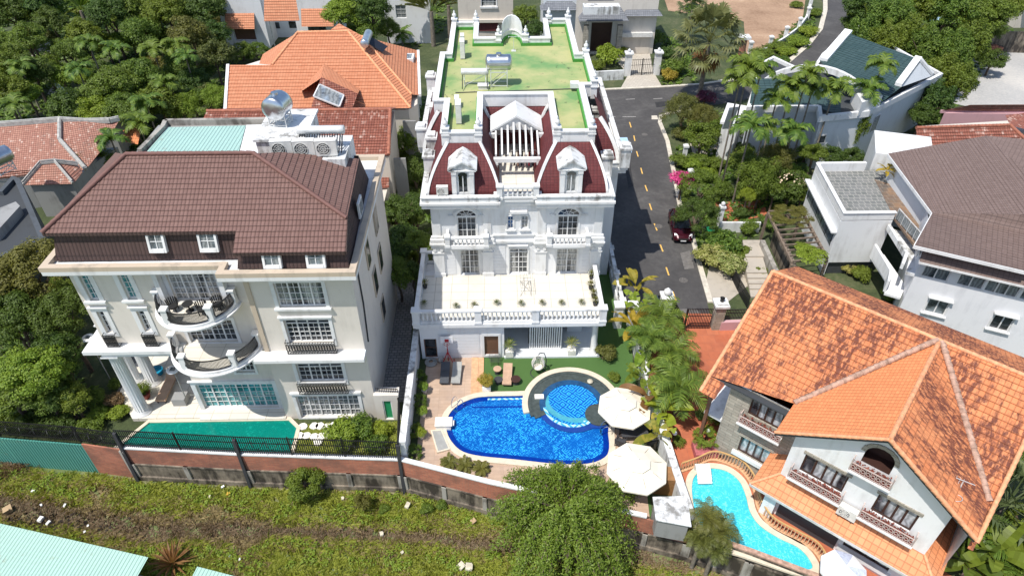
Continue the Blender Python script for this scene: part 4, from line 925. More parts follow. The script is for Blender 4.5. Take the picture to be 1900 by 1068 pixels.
for a,b in (((1161,185),(1178,184)),((1212,184),(1229,183)),((1262,184),(1282,181)),((1118,217),(1142,217)),((1155,217),(1180,217))):
    m=M(); dash(G2(*a),G2(*b),.1,'x'); struct('road_marking',m,MT['line_white'])
for i,(x,y,R) in enumerate(((1222,420,.38),(1196,250,.36),(1268,520,.38))):
    g=G(x,y); m=M(); m.prism([(g.x+R*math.cos(t*.52),g.y+R*math.sin(t*.52)) for t in range(12)],.021,.03); struct('manhole_cover',m,plain('manhole_%d'%i,(.12,.11,.1),.7,var=.4,scale=9))
plain('tar_patch',(.03,.029,.029),.8,var=.3,scale=2); plain('grey_patch',(.15,.14,.13),.9,var=.25,scale=3)
for i,(px,mt) in enumerate(((((1235,575),(1290,572),(1312,592),(1240,592)),'grey_patch'),(((1158,300),(1168,298),(1176,345),(1166,350)),'tar_patch'),(((1262,470),(1280,465),(1288,498),(1270,500)),'grey_patch'),(((1215,190),(1262,186),(1266,194),(1218,200)),'tar_patch'))):
    m=M(); m.prism([G2(*p) for p in px],.021,.0245); struct('road_patch',m,MT[mt])
def kerb(name,px,w_=.3,h=.13,world=None):
    q=[Vector((*p,0)) for p in (world or [G2(*p) for p in px])]; a=[];b=[]
    for i,p in enumerate(q):
        d=(q[min(i+1,len(q)-1)]-q[max(i-1,0)]).normalized(); n=Vector((-d.y,d.x,0))*w_/2; a.append((p.x+n.x,p.y+n.y));b.append((p.x-n.x,p.y-n.y))
    m=M(); m.ring(b,a,-.02,h); return struct(name,m,MT['kerb_stone'])
kerb('kerb',[(1318,562),(1300,500),(1285,442),(1263,392),(1252,330),(1238,262),(1224,228),(1226,216),(1240,211),(1290,203)],.45)
kerb('kerb',[(1531,-10),(1531,20),(1522,55),(1500,83),(1462,116),(1420,136),(1370,148),(1335,152)],.7)
kerb('kerb',[(1335,152),(1300,157),(1228,162),(1140,166),(1100,168)],.4)
m=M(); a=[G2(1209,215),G2(1219,215),G2(1221,222),G2(1209,222)]; m.prism(a,.021,.03); struct('drain_grate',m,MT['kerb_stone'])
sheet('driveway',((1152,163),(1165,140),(1215,138),(1228,160)),.05,'beige_paver'); sheet('driveway',((1130,70),(1205,95),(1213,138),(1168,140),(1140,110)),.045,'beige_paver')
sheet('bare_lot',((1385,110),(1380,40),(1240,20),(1220,-40),(1500,-40),(1490,30),(1455,80),(1420,110)),.04,'earth')
sheet('gravel_lot',((1760,190),(1730,120),(1780,80),(1900,80),(1960,60),(1980,230),(1830,205)),.04,'gravel_lot')
sheet('sidewalk',((1322,470),(1378,470),(1400,520),(1350,560),(1330,575),(1310,520)),.06,'step_stone')
sheet('dirt_yard',((1325,375),(1415,372),(1425,400),(1332,415)),.05,'terracotta')
sheet('yard_paving',((1275,248),(1385,246),(1400,295),(1290,300)),.05,'step_stone')
# left property: grey paved alley, lawn, teal pool
sheet('alley',((690,745),(754,745),(772,500),(722,500)),.05,'paver_grey')
sheetw('paved_court',[(-27.5,32),(-20.8,31.9),(-21,44),(-28.5,41)],.04,'paver_grey')
# villa garden: artificial turf, timber coloured deck
sheetw('artificial_lawn',[(-3.2,26.4),(2,25),(9.0,22.9),(9.9,36),(10.4,47),(-1.6,47),(-3.2,36.9)],.03,'turf')
sheetw('pool_deck',[(-5.7,27.2),(-1,25.4),(8.8,22.75),(9.4,30.5),(6,31.5),(2,30.2),(-.6,32.4),(-1.35,33.0),(-1.35,36.6),(-5.7,36.6)],.06,'deck_tile')
m=M(); m.box(-2.25,32.6,.061,-1.75,36.55,.14); m.box(-1.75,32.6,.061,-1.35,36.55,.1); struct('deck_step',m,MT['sand_brick'])
# terracotta yard of the orange villa
ty=[G2(1275,850),G2(1290,985,.0),(17.4,18.9),(26,14.2),(27,17),(24,20),(22.5,34),(17.6,41.3),(13.2,42.2),(12.7,36)]
sheetw('terracotta_yard',[(10.9,21.9),(17.6,19.0),(24,15.2),(27,17),(24,20),(22.5,34),(17.0,41.2),(12.5,41.4),(11.2,36),(10.3,30)],.05,'terracotta')
sheetw('planting_bed',[(-6.25,27.2),(-5.7,27.1),(-5.65,36.4),(-6.2,36.4)],.07,'garden_ground')
def smooth(pts,closed=True,n=4):
    out=[];L=len(pts)
    for i in range(L if closed else L-1):
        p0,p1,p2,p3=[Vector(pts[(i+k)%L] if closed else pts[max(0,min(L-1,i+k))]) for k in (-1,0,1,2)]
        for t in range(n):
            t/=n; out.append(tuple(.5*((2*p1)+(p2-p0)*t+(2*p0-5*p1+4*p2-p3)*t*t+(3*p1-p0-3*p2+p3)*t**3)))
    if not closed: out.append(tuple(pts[-1]))
    return out
def pool(name,label,pts,zw,depth,wm,tile,wall,cope=.45,cz=.16,copem='coping',zb=None):
    """basin wall, floor, water surface, coping"""
    r=root(name,(*[sum(p[i] for p in pts)/len(pts) for i in (0,1)],0),label,'swimming pool')
    n=len(pts); outer=inset(pts,-cope)
    m=M(); m.ring(outer+[outer[0]],pts+[pts[0]],0.0,cz); part('coping',m,MT[copem],r)
    m=M(); m.ring(inset(pts,-.04)+[inset(pts,-.04)[0]],inset(pts,.05)+[inset(pts,.05)[0]],zw-.14,cz-.01); part('waterline_band',m,MT[wall],r)
    m=M(); m.poly([(p[0],p[1],zw-depth) for p in pts]); part('basin',m,MT[tile],r)
    m=M(); m.poly([(p[0],p[1],zw) for p in pts]); o=struct('water',m,MT[wm]); 
    o.parent=r; o.location=-Vector(r.location); del o['kind']
    o.name='water'
    return r
# villa pool: main kidney with straight top, round raised spa at the right
SC=Vector((5.05,32.15)); 
mainpx=[(905,737),(955,736),(1003,736),(1008,752),(1020,768),(1040,780),(1064,786),(1095,785),(1127,783),(1128,805),(1130,832),(1122,850),(1090,862),(1030,862),(955,854),(893,848),(860,840),(842,826),(831,808),(828,790),(832,774),(841,761),(858,749),(881,740)]
MP=[G2(x,y,.02) for x,y in mainpx]
def pool_outline(px,z,sm=3): return smooth([G2(x,y,z) for x,y in px],True,sm)
MPs=pool_outline(mainpx,.02,3)
outline=inset(MPs,-.001)
P1=root('swimming_pool',(2.0,29,0),'kidney shaped deep blue mosaic swimming pool in the white villa garden','swimming pool')
def zs(q,z): return [(p[0],p[1],z) for p in q]
A_=sum(MPs[i][0]*MPs[(i+1)%len(MPs)][1]-MPs[(i+1)%len(MPs)][0]*MPs[i][1] for i in range(len(MPs)))
if A_<0: MPs=MPs[::-1]
cop=[p for p in MPs]; out=inset(MPs,-.42)
m=M(); m.ring(out+[out[0]],MPs+[MPs[0]],.05,.17); part('coping',m,MT['coping'],P1)
m=M(); m.poly(zs(inset(MPs,-.01),.072)); part('basin',m,MT['pool_tile_blue'],P1)
i1=inset(MPs,.38); m=M(); m.ring(MPs+[MPs[0]],i1+[i1[0]],.074,.078); part('ledge_band',m,MT['pool_band'],P1)
m=M(); m.poly(zs(inset(MPs,-.01),.13)); part('water',m,MT['w_blue'],P1)
a_,b_=G(905,739,.1),G(1001,738,.1); m=M(); m.ob((a_.x,a_.y-.17,.08),(b_.x-a_.x,0,0),(0,.15,0),(0,0,.06)); part('mosaic_edge',m,MT['pool_edge'],P1)
a_,b_=G(875,752,.1),G(1001,748,.1); m=M(); m.ob((a_.x,a_.y-.2,.074),(b_.x-a_.x,0,0),(0,.12,0),(0,0,.012)); part('underwater_step',m,MT['pool_band'],P1)
plain('ledge_blue',(.015,.07,.17),.25,var=.3,scale=3)
# spa ring
P2=root('spa_pool',(SC.x,SC.y,0),'round raised spa with zigzag mosaic and dark stone ledge beside the blue pool','spa pool')
def circ(c,r,a0=0,a1=360,n=48): return [(c[0]+r*math.cos(R_(a0+(a1-a0)*i/n)),c[1]+r*math.sin(R_(a0+(a1-a0)*i/n))) for i in range(n+1)]
c0=G(1061,748,.25); rx=(G(1110,748,.25).x-G(1012,748,.25).x)/2
top=G(1056,681,.25); bot=G(1058,777,.25); 
cc=(c0.x,c0.y); ro=top.y-c0.y
m=M(); m.ring(circ(cc,ro,-20,193),circ(cc,ro-.4,-20,193),.0,.26); part('coping',m,MT['coping'],P2)
m=M(); m.ring(circ(cc,ro-.4,-35,200),circ(cc,ro-.62,-35,200),.0,.22); m.ring(circ(cc,ro-.62,-35,205),circ(cc,rx+.0,-35,205),.0,.186); part('stone_ledge',m,MT['spa_stone'],P2)
m=M(); m.ring(circ(cc,rx+.42,-30,195),circ(cc,rx-.0,-30,195),.187,.195); part('submerged_ledge',m,MT['ledge_blue'],P2)
m=M(); m.ring(circ(cc,rx+.2,188,335),circ(cc,rx-.0,188,335),.0,.215); part('mosaic_rim',m,MT['pool_edge'],P2)
g1=G(1083,783,.2); g2=G(1128,781,.2); m=M(); m.ob((g1.x,g1.y-.05,.1),(g2.x-g1.x,g2.y-g1.y,0),(0,.2,0),(0,0,.108)); part('mosaic_rim',m,MT['pool_edge'],P2); m=M(); m.ob((g1.x,g1.y-.5,.1),(g2.x-g1.x,g2.y-g1.y,0),(0,.45,0),(0,0,.043)); part('lower_band',m,MT['pool_band'],P2)
m=M(); m.ring(circ(cc,rx+.6,188,320),circ(cc,rx+.201,188,320),.135,.15); part('lower_band',m,MT['pool_band'],P2)  # darker blue strip below the mosaic rim
m=M(); m.prism(circ(cc,rx,0,360)[:-1],.0,.15); part('basin',m,MT['pool_tile_spa'],P2)
m=M(); m.poly([(x,y,.2) for x,y in circ(cc,rx,0,360)[:-1]]); part('water',m,MT['w_blue'],P2)
g=G(1107,768,.25); m=M(); m.prism(circ((g.x+.15,g.y),.95)[:-1],.1,.235); part('round_step',m,MT['spa_stone'],P2)
m=M(); g=G(1095,707,.3); m.lathe((g.x,g.y,.22),[(.1,0),(.24,.05),(.22,.14),(.08,.2)],7); solo('boulder',m,MT['pale_rock'],'small pale rock lying on the dark ledge of the round spa','rock')
g0=G(992,738,.2);m=M(); m.box(g0.x-.0,g0.y-.1,.12,G(1009,738,.2).x,g0.y+.28,.3); part('stepping_block',m,MT['white_stone'],P2)
m=M(); a=G(808,791,.5); b=G(837,776,.5); m.box(a.x,a.y,.06,b.x,b.y,.55); m.box(a.x-.05,a.y-.05,.55,b.x+.1,b.y+.05,.62); m.box(b.x-.12,a.y+.12,.42,b.x+.22,b.y-.12,.47); solo('waterfall_block',m,MT['white_stone'],'white stone waterfall block spilling into the left end of the blue pool','water feature')
m=M(); q=[G2(*p,.2) for p in ((802,799),(818,798),(832,831),(813,836))]; m.prism(q,.18,.2); m2=M(); rimwall(m2,inset(q,-.1),.1,.0,.21); r=root('pump_hatch',(q[0][0],q[0][1],0),'grey hatch panel in a pale frame beside the left end of the blue pool','hatch'); part('panel',m,MT['grey_fabric'],r); part('frame',m2,MT['coping'],r)
def pool_ladder(x,y,label,rz):
    r=root('pool_ladder',(0,0,0),label,'pool ladder','pool ladders'); LOC[r.name]=Vector((0,0,0))
    for s_ in (-1,1):
        m=M(); q=[Vector((s_*.25,.35*math.cos(t)-.1,.15+.75*math.sin(t))) for t in [math.pi*i/8 for i in range(9)]]; q=[Vector((s_*.25,.25,.0))]+q+[Vector((s_*.25,-.45,-.3))]; m.path(q,.025,8); part('handrail',m,MT['chrome'],r)
    m=M(); m.box(-.25,-.5,-.02,.25,-.38,.02); part('step',m,MT['chrome'],r)
    g=G(x,y,.17); r.location=(g.x,g.y,.1); r.rotation_euler=(0,0,R_(rz)); return r
pool_ladder(850,752,'chrome ladder at the upper left curve of the blue pool',-35)
pool_ladder(1127,800,'chrome ladder at the right edge of the blue pool beside the parasols',-90)
# teal pool of the mansion
P3=root('swimming_pool',(-20,30,0),'long narrow teal swimming pool behind the black fence of the cream mansion','swimming pool')
q=[(-25.4,28.75),(-13.95,27.9),(-14.0,30.05),(-14.7,30.75),(-24.2,30.75)]
m=M(); m.prism(q,.01,.06); part('basin',m,MT['pool_tile_teal'],P3); m=M(); m.poly(zs(q,.12)); part('water',m,MT['w_teal'],P3); m=M(); o=inset(q,-.25); m.ring(o+[o[0]],q+[q[0]],.0,.18); part('coping',m,MT['coping'],P3)
# cyan pool of the orange villa
P4=root('swimming_pool',(14.5,22.5,0),'curved light cyan swimming pool with terracotta railings beside the orange roofed villa','swimming pool')
cpx=[(1283,900),(1288,884),(1303,872),(1325,869),(1350,875),(1372,893),(1384,920),(1392,950),(1410,975),(1445,998),(1480,1015),(1500,1035),(1507,1055),(1480,1056),(1430,1040),(1370,1020),(1320,1005),(1292,960),(1284,925)]
q=pool_outline(cpx,.1,4); A_=sum(q[i][0]*q[(i+1)%len(q)][1]-q[(i+1)%len(q)][0]*q[i][1] for i in range(len(q)))
if A_<0:q=q[::-1]
m=M(); m.poly(zs(q,.09)); part('basin',m,MT['pool_caustic_cyan'],P4); m=M(); m.poly(zs(q,.15)); part('water',m,MT['w_cyan'],P4)
i1=inset(q,.02); o=inset(q,-.38); m=M(); m.ring(o+[o[0]],i1+[i1[0]],.05,.2); part('coping',m,MT['coping'],P4)
# low terracotta baluster railing following the pool
rp=smooth([G2(x,y,.2) for x,y in ((1262,872),(1290,862),(1320,850),(1352,858),(1378,872),(1400,905),(1408,940),(1430,972),(1475,998),(1510,1018),(1527,1045),(1524,1068))],False,5)
RL=root('pool_railing',(rp[0][0],rp[0][1],0),'low curving terracotta railing with gold handrail around the cyan pool','railing')
m=M(); a=[];b=[]
for i,p in enumerate(rp):
    p0=Vector(rp[max(i-1,0)]);p1=Vector(rp[min(i+1,len(rp)-1)]); d=(p1-p0).normalized(); n=Vector((-d.y,d.x)); a.append((p[0]+n.x*.14,p[1]+n.y*.14));b.append((p[0]-n.x*.14,p[1]-n.y*.14))
m.ring(a,b,.05,.2); part('plinth',m,MT['sand_brick'],RL)
m=M()
for x,y in zip(rp,rp[1:]): m.bar((*x,.95),(*y,.95),.09,.07)
part('handrail',m,MT['rail_gold'],RL)
pos=[]; acc=0
for x,y in zip(rp,rp[1:]):
    d=Vector(y)-Vector(x); L=d.length
    while acc<L: pos.append(Vector(x)+d*(acc/L)); acc+=.2
    acc-=L
m=M(); m.lathe((pos[0].x,pos[0].y,.2),[(.05,0),(.035,.1),(.05,.25),(.03,.5),(.045,.7),(.04,.72)],6); f=part('baluster',m,MT['sand_brick'],RL)
for p in pos[1:100]: dpart(f,RL,(p.x-pos[0].x,p.y-pos[0].y,0))
g=G(1304,880,.3); m=M()
for i in range(6):
    t=i/5; m.ob((g.x-.45+.0,g.y+.55-.9*t-.09,.2+.5*math.cos(t*1.4)),(.9,0,0),(0,-.2,-.05),(0,0,.08))
m.box(g.x-.45,g.y+.35,.1,g.x+.45,g.y+.55,.7); solo('waterfall_chute',m,MT['white_stone'],'white curved waterfall chute at the upper end of the cyan pool','water feature')
# ================================================================ THE ORANGE-ROOFED VILLA (turned about 41 degrees)
JA=R_(-41); ju=Vector((math.cos(JA),math.sin(JA),0)); jv=Vector((-math.sin(JA),math.cos(JA),0))
def J(u,v,z=0): return ju*u+jv*v+Vector((0,0,z))
JT=lambda p: ju*p.x+jv*p.y+Vector((0,0,p.z))
jl=J(0,31); J_=root('orange_villa',(jl.x,jl.y,0),'white and stone villa under a big weathered orange tile roof with a front gable','villa')
FG=Face(J(0,28.1),ju); FS=Face(J(0,29.8),ju)
g1=(-2.4,-.05,4.65,6.2); g2=(1.5,3.5,4.6,6.15); ga=(.05,1.45,7.7,8.55); gw=(1.2,3.7,.75,1.75)
m=M(); wallpanel(m,FG,-3.2,4.6,0,7.2,[g1,g2,gw],.2)
# gable triangle with the arched loggia opening
tri=[(-3.2,7.2),(4.6,7.2),(4.6,7.72),(.7,10.45),(-3.2,7.72)]
n=8; ar=[( .75+.7*math.cos(math.pi*i/n), 8.5+.7*math.sin(math.pi*i/n)) for i in range(n+1)]   # from right to left over the top
half_r=[(4.6,7.2),(4.6,7.72),(.75,10.45)]+ar[n//2::-1]+[(1.45,7.7),(.75,7.7),(.75,7.2)]
m.poly([FG.P(a,z) for a,z in half_r]); half_l=[(.75,10.45),(-3.2,7.72),(-3.2,7.2),(.75,7.2),(.75,7.7),(.05,7.7)]+ar[n:n//2-1:-1]
m.poly([FG.P(a,z) for a,z in half_l])
m.poly([FG.P(-3.2,0),FG.P(-3.2,7.72),FG.P(-3.2,7.72,-3),FG.P(-3.2,0,-3)]); m.poly([FG.P(4.6,0),FG.P(4.6,7.72),FG.P(4.6,7.72,-12),FG.P(4.6,0,-12)])
part('wall',m,MT['white_wall'],J_)
m=M(); 
for i in range(n): a,b=ar[i],ar[i+1]; m.poly([FG.P(*a),FG.P(*b),FG.P(*b,-.9),FG.P(*a,-.9)])
m.poly([FG.P(.05,7.7),FG.P(.05,8.5),FG.P(.05,8.5,-.9),FG.P(.05,7.7,-.9)]);m.poly([FG.P(1.45,7.7),FG.P(1.45,8.5),FG.P(1.45,8.5,-.9),FG.P(1.45,7.7,-.9)]);m.poly([FG.P(.05,7.7),FG.P(1.45,7.7),FG.P(1.45,7.7,-.9),FG.P(.05,7.7,-.9)])
m.poly([FG.P(-.1,7.6,-.9),FG.P(1.6,7.6,-.9),FG.P(1.6,9.3,-.9),FG.P(-.1,9.3,-.9)]); part('loggia',m,MT['dark_wood'],J_)
m=M()
for i in range(n):
    a,b=[(.75+R*math.cos(t),8.5+R*math.sin(t)) for R,t in ((.7,math.pi*i/n),(.7,math.pi*(i+1)/n))]; c,d=[(.75+.92*math.cos(t),8.5+.92*math.sin(t)) for t in (math.pi*(i+1)/n,math.pi*i/n)]
    m.add([FG.P(*q,.003) for q in (a,b,c,d)]+[FG.P(*q,.07) for q in (a,b,c,d)],[(4,5,6,7),(0,1,5,4),(2,3,7,6)])
part('arch_trim',m,MT['stone'],J_)
m=M(); wallpanel(m,FS,-7.7,-3.203,0,6.9,[(-6.35,-4.35,4.95,6.75),(-6.25,-4.3,1.5,2.98)],.2); FS2=Face(J(-7.7,29.8),-jv)
m.poly([FS.P(-7.7,0),FS.P(-7.7,6.9),FS.P(-7.7,6.9,-10),FS.P(-7.7,0,-10)]); part('stone_wall',m,MT['stone'],J_)
m=M(); FS.slab(m,-7.75,6.35,-6.5,6.95,.003,.08); FS.slab(m,-6.4,6.76,-3.25,6.95,.003,.06); part('rendered_band',m,MT['blue_wall'],J_)
def jwin(F,r,**k): return window(J_,F,r,cols=1,rows=1,lights=4,frame='dark_wood',fw=.09,pane=k.get('pane','pane_curtain2'),depth=.2)
glass('pane_curtain2',(.03,.03,.035),(.62,.64,.66),7)
for F,r in ((FG,g1),(FG,g2),(FS,(-6.35,-4.35,4.95,6.75)),(FS,(-6.25,-4.3,1.5,2.98)),(FG,gw)):
    jwin(F,r); m=M(); F.slab(m,r[0]-.12,r[3],r[1]+.12,r[3]+.2,.003,.07); part('lintel',m,MT['stone'],J_)
for F,a in ((FS,(-6.5,1.2,-4.1,1.49)),(FG,(1.0,.45,3.9,.74))): m=M(); F.slab(m,*a,.003,.2); part('sill',m,MT['white_trim'],J_)
plain('rail_paint',(.5,.4,.36),.6)
def planter(F,a0,a1,z):
    m=M(); F.slab(m,a0,z-.14,a1,z,.003,.62); F.slab(m,a0-.05,z-.02,a1+.05,z+.05,.56,.7); b=part('balcony_ledge',m,MT['white_trim'],J_)
    m=M(); F.slab(m,a0+.05,z+.0505,a1-.05,z+.2,.1,.5); part('flower_box',m,MT['bucket_red'],b)
    m=M()
    F.slab(m,a0,z+.62,a1,z+.67,.56,.62); F.slab(m,a0,z+.12,a1,z+.15,.57,.61)
    for s_ in (a0,a1): m.bar(F.P(s_,z,.59),F.P(s_,z+.95,.59),.05); m.bar(F.P(s_,z+.65,.0),F.P(s_,z+.65,.59),.05)
    k=int((a1-a0)/.24)
    for i in range(k+1):
        a=a0+(a1-a0)*i/k; m.bar(F.P(a,z+.05,.59),F.P(a,z+.64,.59),.03)
        if i<k:
            c=a+(a1-a0)/k/2
            for t in range(6):
                p,q=[F.P(c+.09*math.cos(x),z+.38+.12*math.sin(x),.59) for x in (t*math.pi/3,(t+1)*math.pi/3)]; m.bar(p,q,.025)
    part('iron_railing',m,MT['rail_paint'],b)
    m=M()
    for i in range(int((a1-a0)*95)):
        c=F.P(random.uniform(a0+.08,a1-.08),z+.2+random.random()*.33,random.uniform(.12,.52)); r=.06
        a=Vector((random.gauss(0,1),random.gauss(0,1),random.gauss(0,1))).normalized()*r; b_=a.cross(Vector((random.gauss(0,1),random.gauss(0,1),1))).normalized()*r
        m.add([c-a,c+b_,c+a,c-b_],[(0,1,2,3)])
    part('flowers',m,MT['flower_red'],b)['kind']='stuff'
planter(FG,-2.75,.1,4.35); planter(FG,1.15,3.85,4.3); planter(FG,-.25,1.75,7.25); planter(FS,-6.6,-4.05,4.5)
# main roof
ZRj=10.8; ev=29.25; ez=6.95; sl_=(ZRj-ez)/(36-ev)
def jm(pts,name,mat,lift=.05,th=.36,T=True):
    m=M(); m.slope([J(*p) for p in pts],th,lift); return part(name,m,MT[mat],J_)
gz=7.35; gv=27.3; gu0,gu1,gc=-4.15,5.75,.72; gr=10.7
vz=ev+(gz-ez)/sl_; vL=(gu0,vz,gz); vR=(gu1,vz,gz); vr=(gc,36,ZRj)
jm([(-8.95,ev,ez),(gu0,vz,gz),vr,(-8.9,36,ZRj)],'roof_slope','tile_stained')
jm([(gu1+.25,vz-.0,gz),(gu1+.25,36,ZRj),vr,vR],'roof_slope','tile_stained')
jm([(-8.9,36,ZRj),(6.3,36,ZRj),(6.3,43.5,6.6),(-9.2,43.5,6.6)],'roof_slope','tile_stained',.03)
jm([(-9.0,ev-1.0,ez-1.0*sl_),(-8.0,ev-1.0,ez-1.0*sl_),(-8.0,ev-.003,ez-.01),(-9.0,ev-.003,ez-.01)],'roof_slope','tile_stained')
m=M(); m.T=JT; m.add([(-7.7,42.6,0),(5.6,42.6,0),(5.6,42.6,7.0),(-7.7,42.6,7.0)],[(0,1,2,3)]); m.add([(5.6,28.3,0),(5.6,42.6,0),(5.6,42.6,7.0),(5.6,36,10.5),(5.6,30.5,7.2),(5.6,28.3,6.2)],[(0,1,2,3,4,5)]); m.add([(-7.7,39.8,0),(-7.7,42.6,0),(-7.7,42.6,6.9),(-7.7,36,10.6),(-7.7,29.85,6.9),(-7.7,39.8,6.8)],[(0,1,2,3,4,5)]); part('rear_wall',m,MT['white_wall'],J_)
jm([(gu0,gv,gz),(gc,gv,gr),(gc,36,gr),(gu0,vz,gz)],'gable_slope','tile_clean_orange',.03,.2)
jm([(gc,gv,gr),(gu1,gv,gz),(gu1,vz,gz),(gc,36,gr)],'gable_slope','tile_stained')
for a,b,mt,r in (((-8.9,36,ZRj),(6.3,36,ZRj),'ridge_cap',.12),((gc,gv,gr),(gc,35.9,gr),'ridge_cap',.13),((gu0,vz,gz+.03),(gc-.1,36,ZRj),'ridge_old',.17),((gu1,vz,gz+.03),(gc+.1,36,ZRj),'ridge_old',.17),((-8.9,36,ZRj),(-8.95,ev-1,ez-sl_),'ridge_cap',.12),((gu1+.25,36,ZRj),(gu1+.25,vz-1.9,gz-1),'ridge_cap',.12),((gc,gv,gr),(gu1,gv,gz),'ridge_cap',.12),((gc,gv,gr),(gu0,gv,gz),'ridge_cap',.1)):
    m=M(); caps(m,J(*a)+Vector((0,0,.04)),J(*b)+Vector((0,0,.04)),r); part('ridge_cap',m,MT[mt],J_)
jm([(gu1+.003,vz-2.3,gz-1.2),(gu1+.25,vz-2.3,gz-1.2),(gu1+.25,vz,gz),(gu1+.003,vz,gz)],'roof_slope','tile_stained')
for s_,a,b in ((1,(gc,gv+.02,gr-.12),(gu1,gv+.02,gz-.12)),(2,(gc,gv+.02,gr-.12),(gu0,gv+.02,gz-.12))):
    m=M(); A,B_=J(*a),J(*b); m.ob(A,B_-A,jv*.7,Vector((0,0,-.14))); part('bargeboard',m,MT['near_black'],J_)
m=M(); m.ob(J(-8.9,ev+.05,ez-.16),ju*4.7,jv*.5,Vector((0,0,.1))); part('soffit',m,MT['near_black'],J_)
# lean-to over the ground floor
le=[(-4.4,27.05,2.85),(7.0,27.05,2.85),(6.0,28.1,3.62),(-3.2,28.1,3.62)]
le=[(-4.35,27.0,2.8),(5.75,27.0,2.8),(4.6,28.1,3.6),(-3.2,28.1,3.6)]
jm(le,'lean_to_roof','tile_lean',.03,.4); jm([(-4.35,29.8,2.8),(-4.35,27.0,2.8),(-3.2,28.1,3.6),(-3.2,29.8,3.6)],'lean_to_roof','tile_lean',.03,.4); jm([(5.75,27.0,2.8),(5.75,38,2.8),(4.6,38,3.6),(4.6,28.1,3.6)],'lean_to_roof','tile_lean',.03,.4)
m=M(); m.ob(J(-4.4,26.95,2.62),ju*10.2,jv*.1,Vector((0,0,.16))); part('gutter',m,MT['pale_metal'],J_)
for a,b in ((J(5.75,27,2.85),J(4.6,28.1,3.64)),(J(-4.35,27,2.85),J(-3.2,28.1,3.64))): m=M(); caps(m,a,b,.09,.3); part('ridge_cap',m,MT['ridge_cap'],J_)
m=M(); FG.slab(m,-2.6,0,.9,2.5,.004,.03); part('porch_shade_panel',m,MT['near_black'],J_)  # dark slab on the wall in place of the shaded porch interior
m=M(); m.T=JT; m.box(-3.45,27.5,0,-2.75,28.05,2.7); part('porch_pier',m,MT['white_wall'],J_)
# left porch and balcony corner under the low eave
m=M(); m.T=JT; m.box(-8.75,29.5,0,-8.55,29.7,6.3); part('corner_post',m,MT['brown_door'],J_); m=M(); m.T=JT; m.box(-8.9,29.9,3.0,-7.703,35,3.2); part('side_balcony',m,MT['white_trim'],J_)
g=FG.P(.65,3.62,.35); aircon((g.x,g.y,3.55),JA,'white fan unit standing on the tiled lean-to between two flower balconies',w_=1.0,h=.7,d=.35)
m=M(); p=J(4.3,28.9,8.25)
for i in range(3): m.bar(p+ju*(i*.16-.3)+Vector((0,0,.15)),p+ju*(i*.16-.3)+jv*.5+Vector((0,0,.3)),.012)
m.bar(p+ju*-.4+jv*.3+Vector((0,0,.3)),p+ju*.5+jv*.4+Vector((0,0,.35)),.03); m.bar(p+Vector((0,0,-.9)),p+jv*.2+Vector((0,0,.35)),.04)
q=[p+Vector((.1-.5+.28*math.cos(t),-.5+.2*math.sin(t),.05-.0*t)) for t in [i*.5 for i in range(14)]]; m.path(q,.015,4)
solo('roof_antenna',m,MT['pale_metal'],'small tangled aerial with looped cable near the low tip of the orange gable roof','antenna')
# ================================================================ MODERN WHITE HOUSE WITH BROWN SHINGLES (right)
def PZ(x,y,z): return G(x,y,z)
I_=root('modern_house',(34,44,0),'modern white house with brown shingle roof, slate terrace and balconies','house')
A_1,B_1,C_1,D_1=PZ(1648,285,8),PZ(1730,395,8),PZ(1697,455,8),PZ(1905,503,8)
T_1=PZ(1830,252,9.6); T2_1=PZ(1960,270,9.6); R_1=PZ(1990,400,10.2)
m=M(); m.slope([A_1,B_1,R_1,T_1],.3,.025); part('roof_slope',m,MT['shingle_brown'],I_)
m=M(); m.slope([B_1,C_1,D_1,D_1+Vector((9,-4.4,0)),R_1+Vector((8,0,0)),R_1],.3,.025); part('roof_slope',m,MT['shingle_brown'],I_)
m=M(); m.slope([T_1,R_1,R_1+Vector((6,3,-.4)),T2_1+Vector((3,0,0))],.3,.02); part('roof_slope',m,MT['shingle_brown'],I_)
m=M()
for a,b in ((A_1,B_1),(B_1,C_1),(C_1,D_1)): m.bar(a+Vector((0,0,-.14)),b+Vector((0,0,-.14)),.12,.26)
part('fascia',m,MT['white_trim'],I_)
iu=Vector((.9,-.436,0)).normalized(); FI=Face((31.3,39.75,0),iu); FI2=Face((31.3,39.75,0),Vector((-.9,3.4,0)).normalized()*-1)
hs=[(FI.px(1741,480),FI.px(1778,512)),(FI.px(1789,505),FI.px(1850,545)),(FI.px(1855,525),FI.px(1900,565))]
hu=[(.35,2.1,4.95,6.35),(2.7,4.4,4.95,6.35),(4.5,6.6,4.95,6.35),(6.75,8.9,4.95,6.35)]
hl=[(1.6,3.0,1.9,3.3),(6.0,7.3,1.9,3.3)]
m=M(); wallpanel(m,FI,0,9.4,0,7.6,hu+hl,.15); m.poly([FI.P(0,0),FI.P(0,7.6),FI.P(0,7.6,-6),FI.P(0,0,-6)]); m.poly([FI.P(9.4,0),FI.P(9.4,7.6),FI.P(9.4,7.6,-8),FI.P(9.4,0,-8)]); part('wall',m,MT['lilac_wall'],I_)
for r in hu: window(I_,FI,r,cols=1,rows=1,lights=2 if r[1]-r[0]<2 else 3,depth=.15,pane='pane_grey')
for r in hl: window(I_,FI,r,cols=1,rows=1,lights=2,depth=.15,sur=.08,sill=.08); 
for r in hl:
    m=M(); FI.slab(m,r[0]-.15,r[3]+.1,r[1]+.15,r[3]+.2,.003,.3); part('window_hood',m,MT['white_trim'],I_)
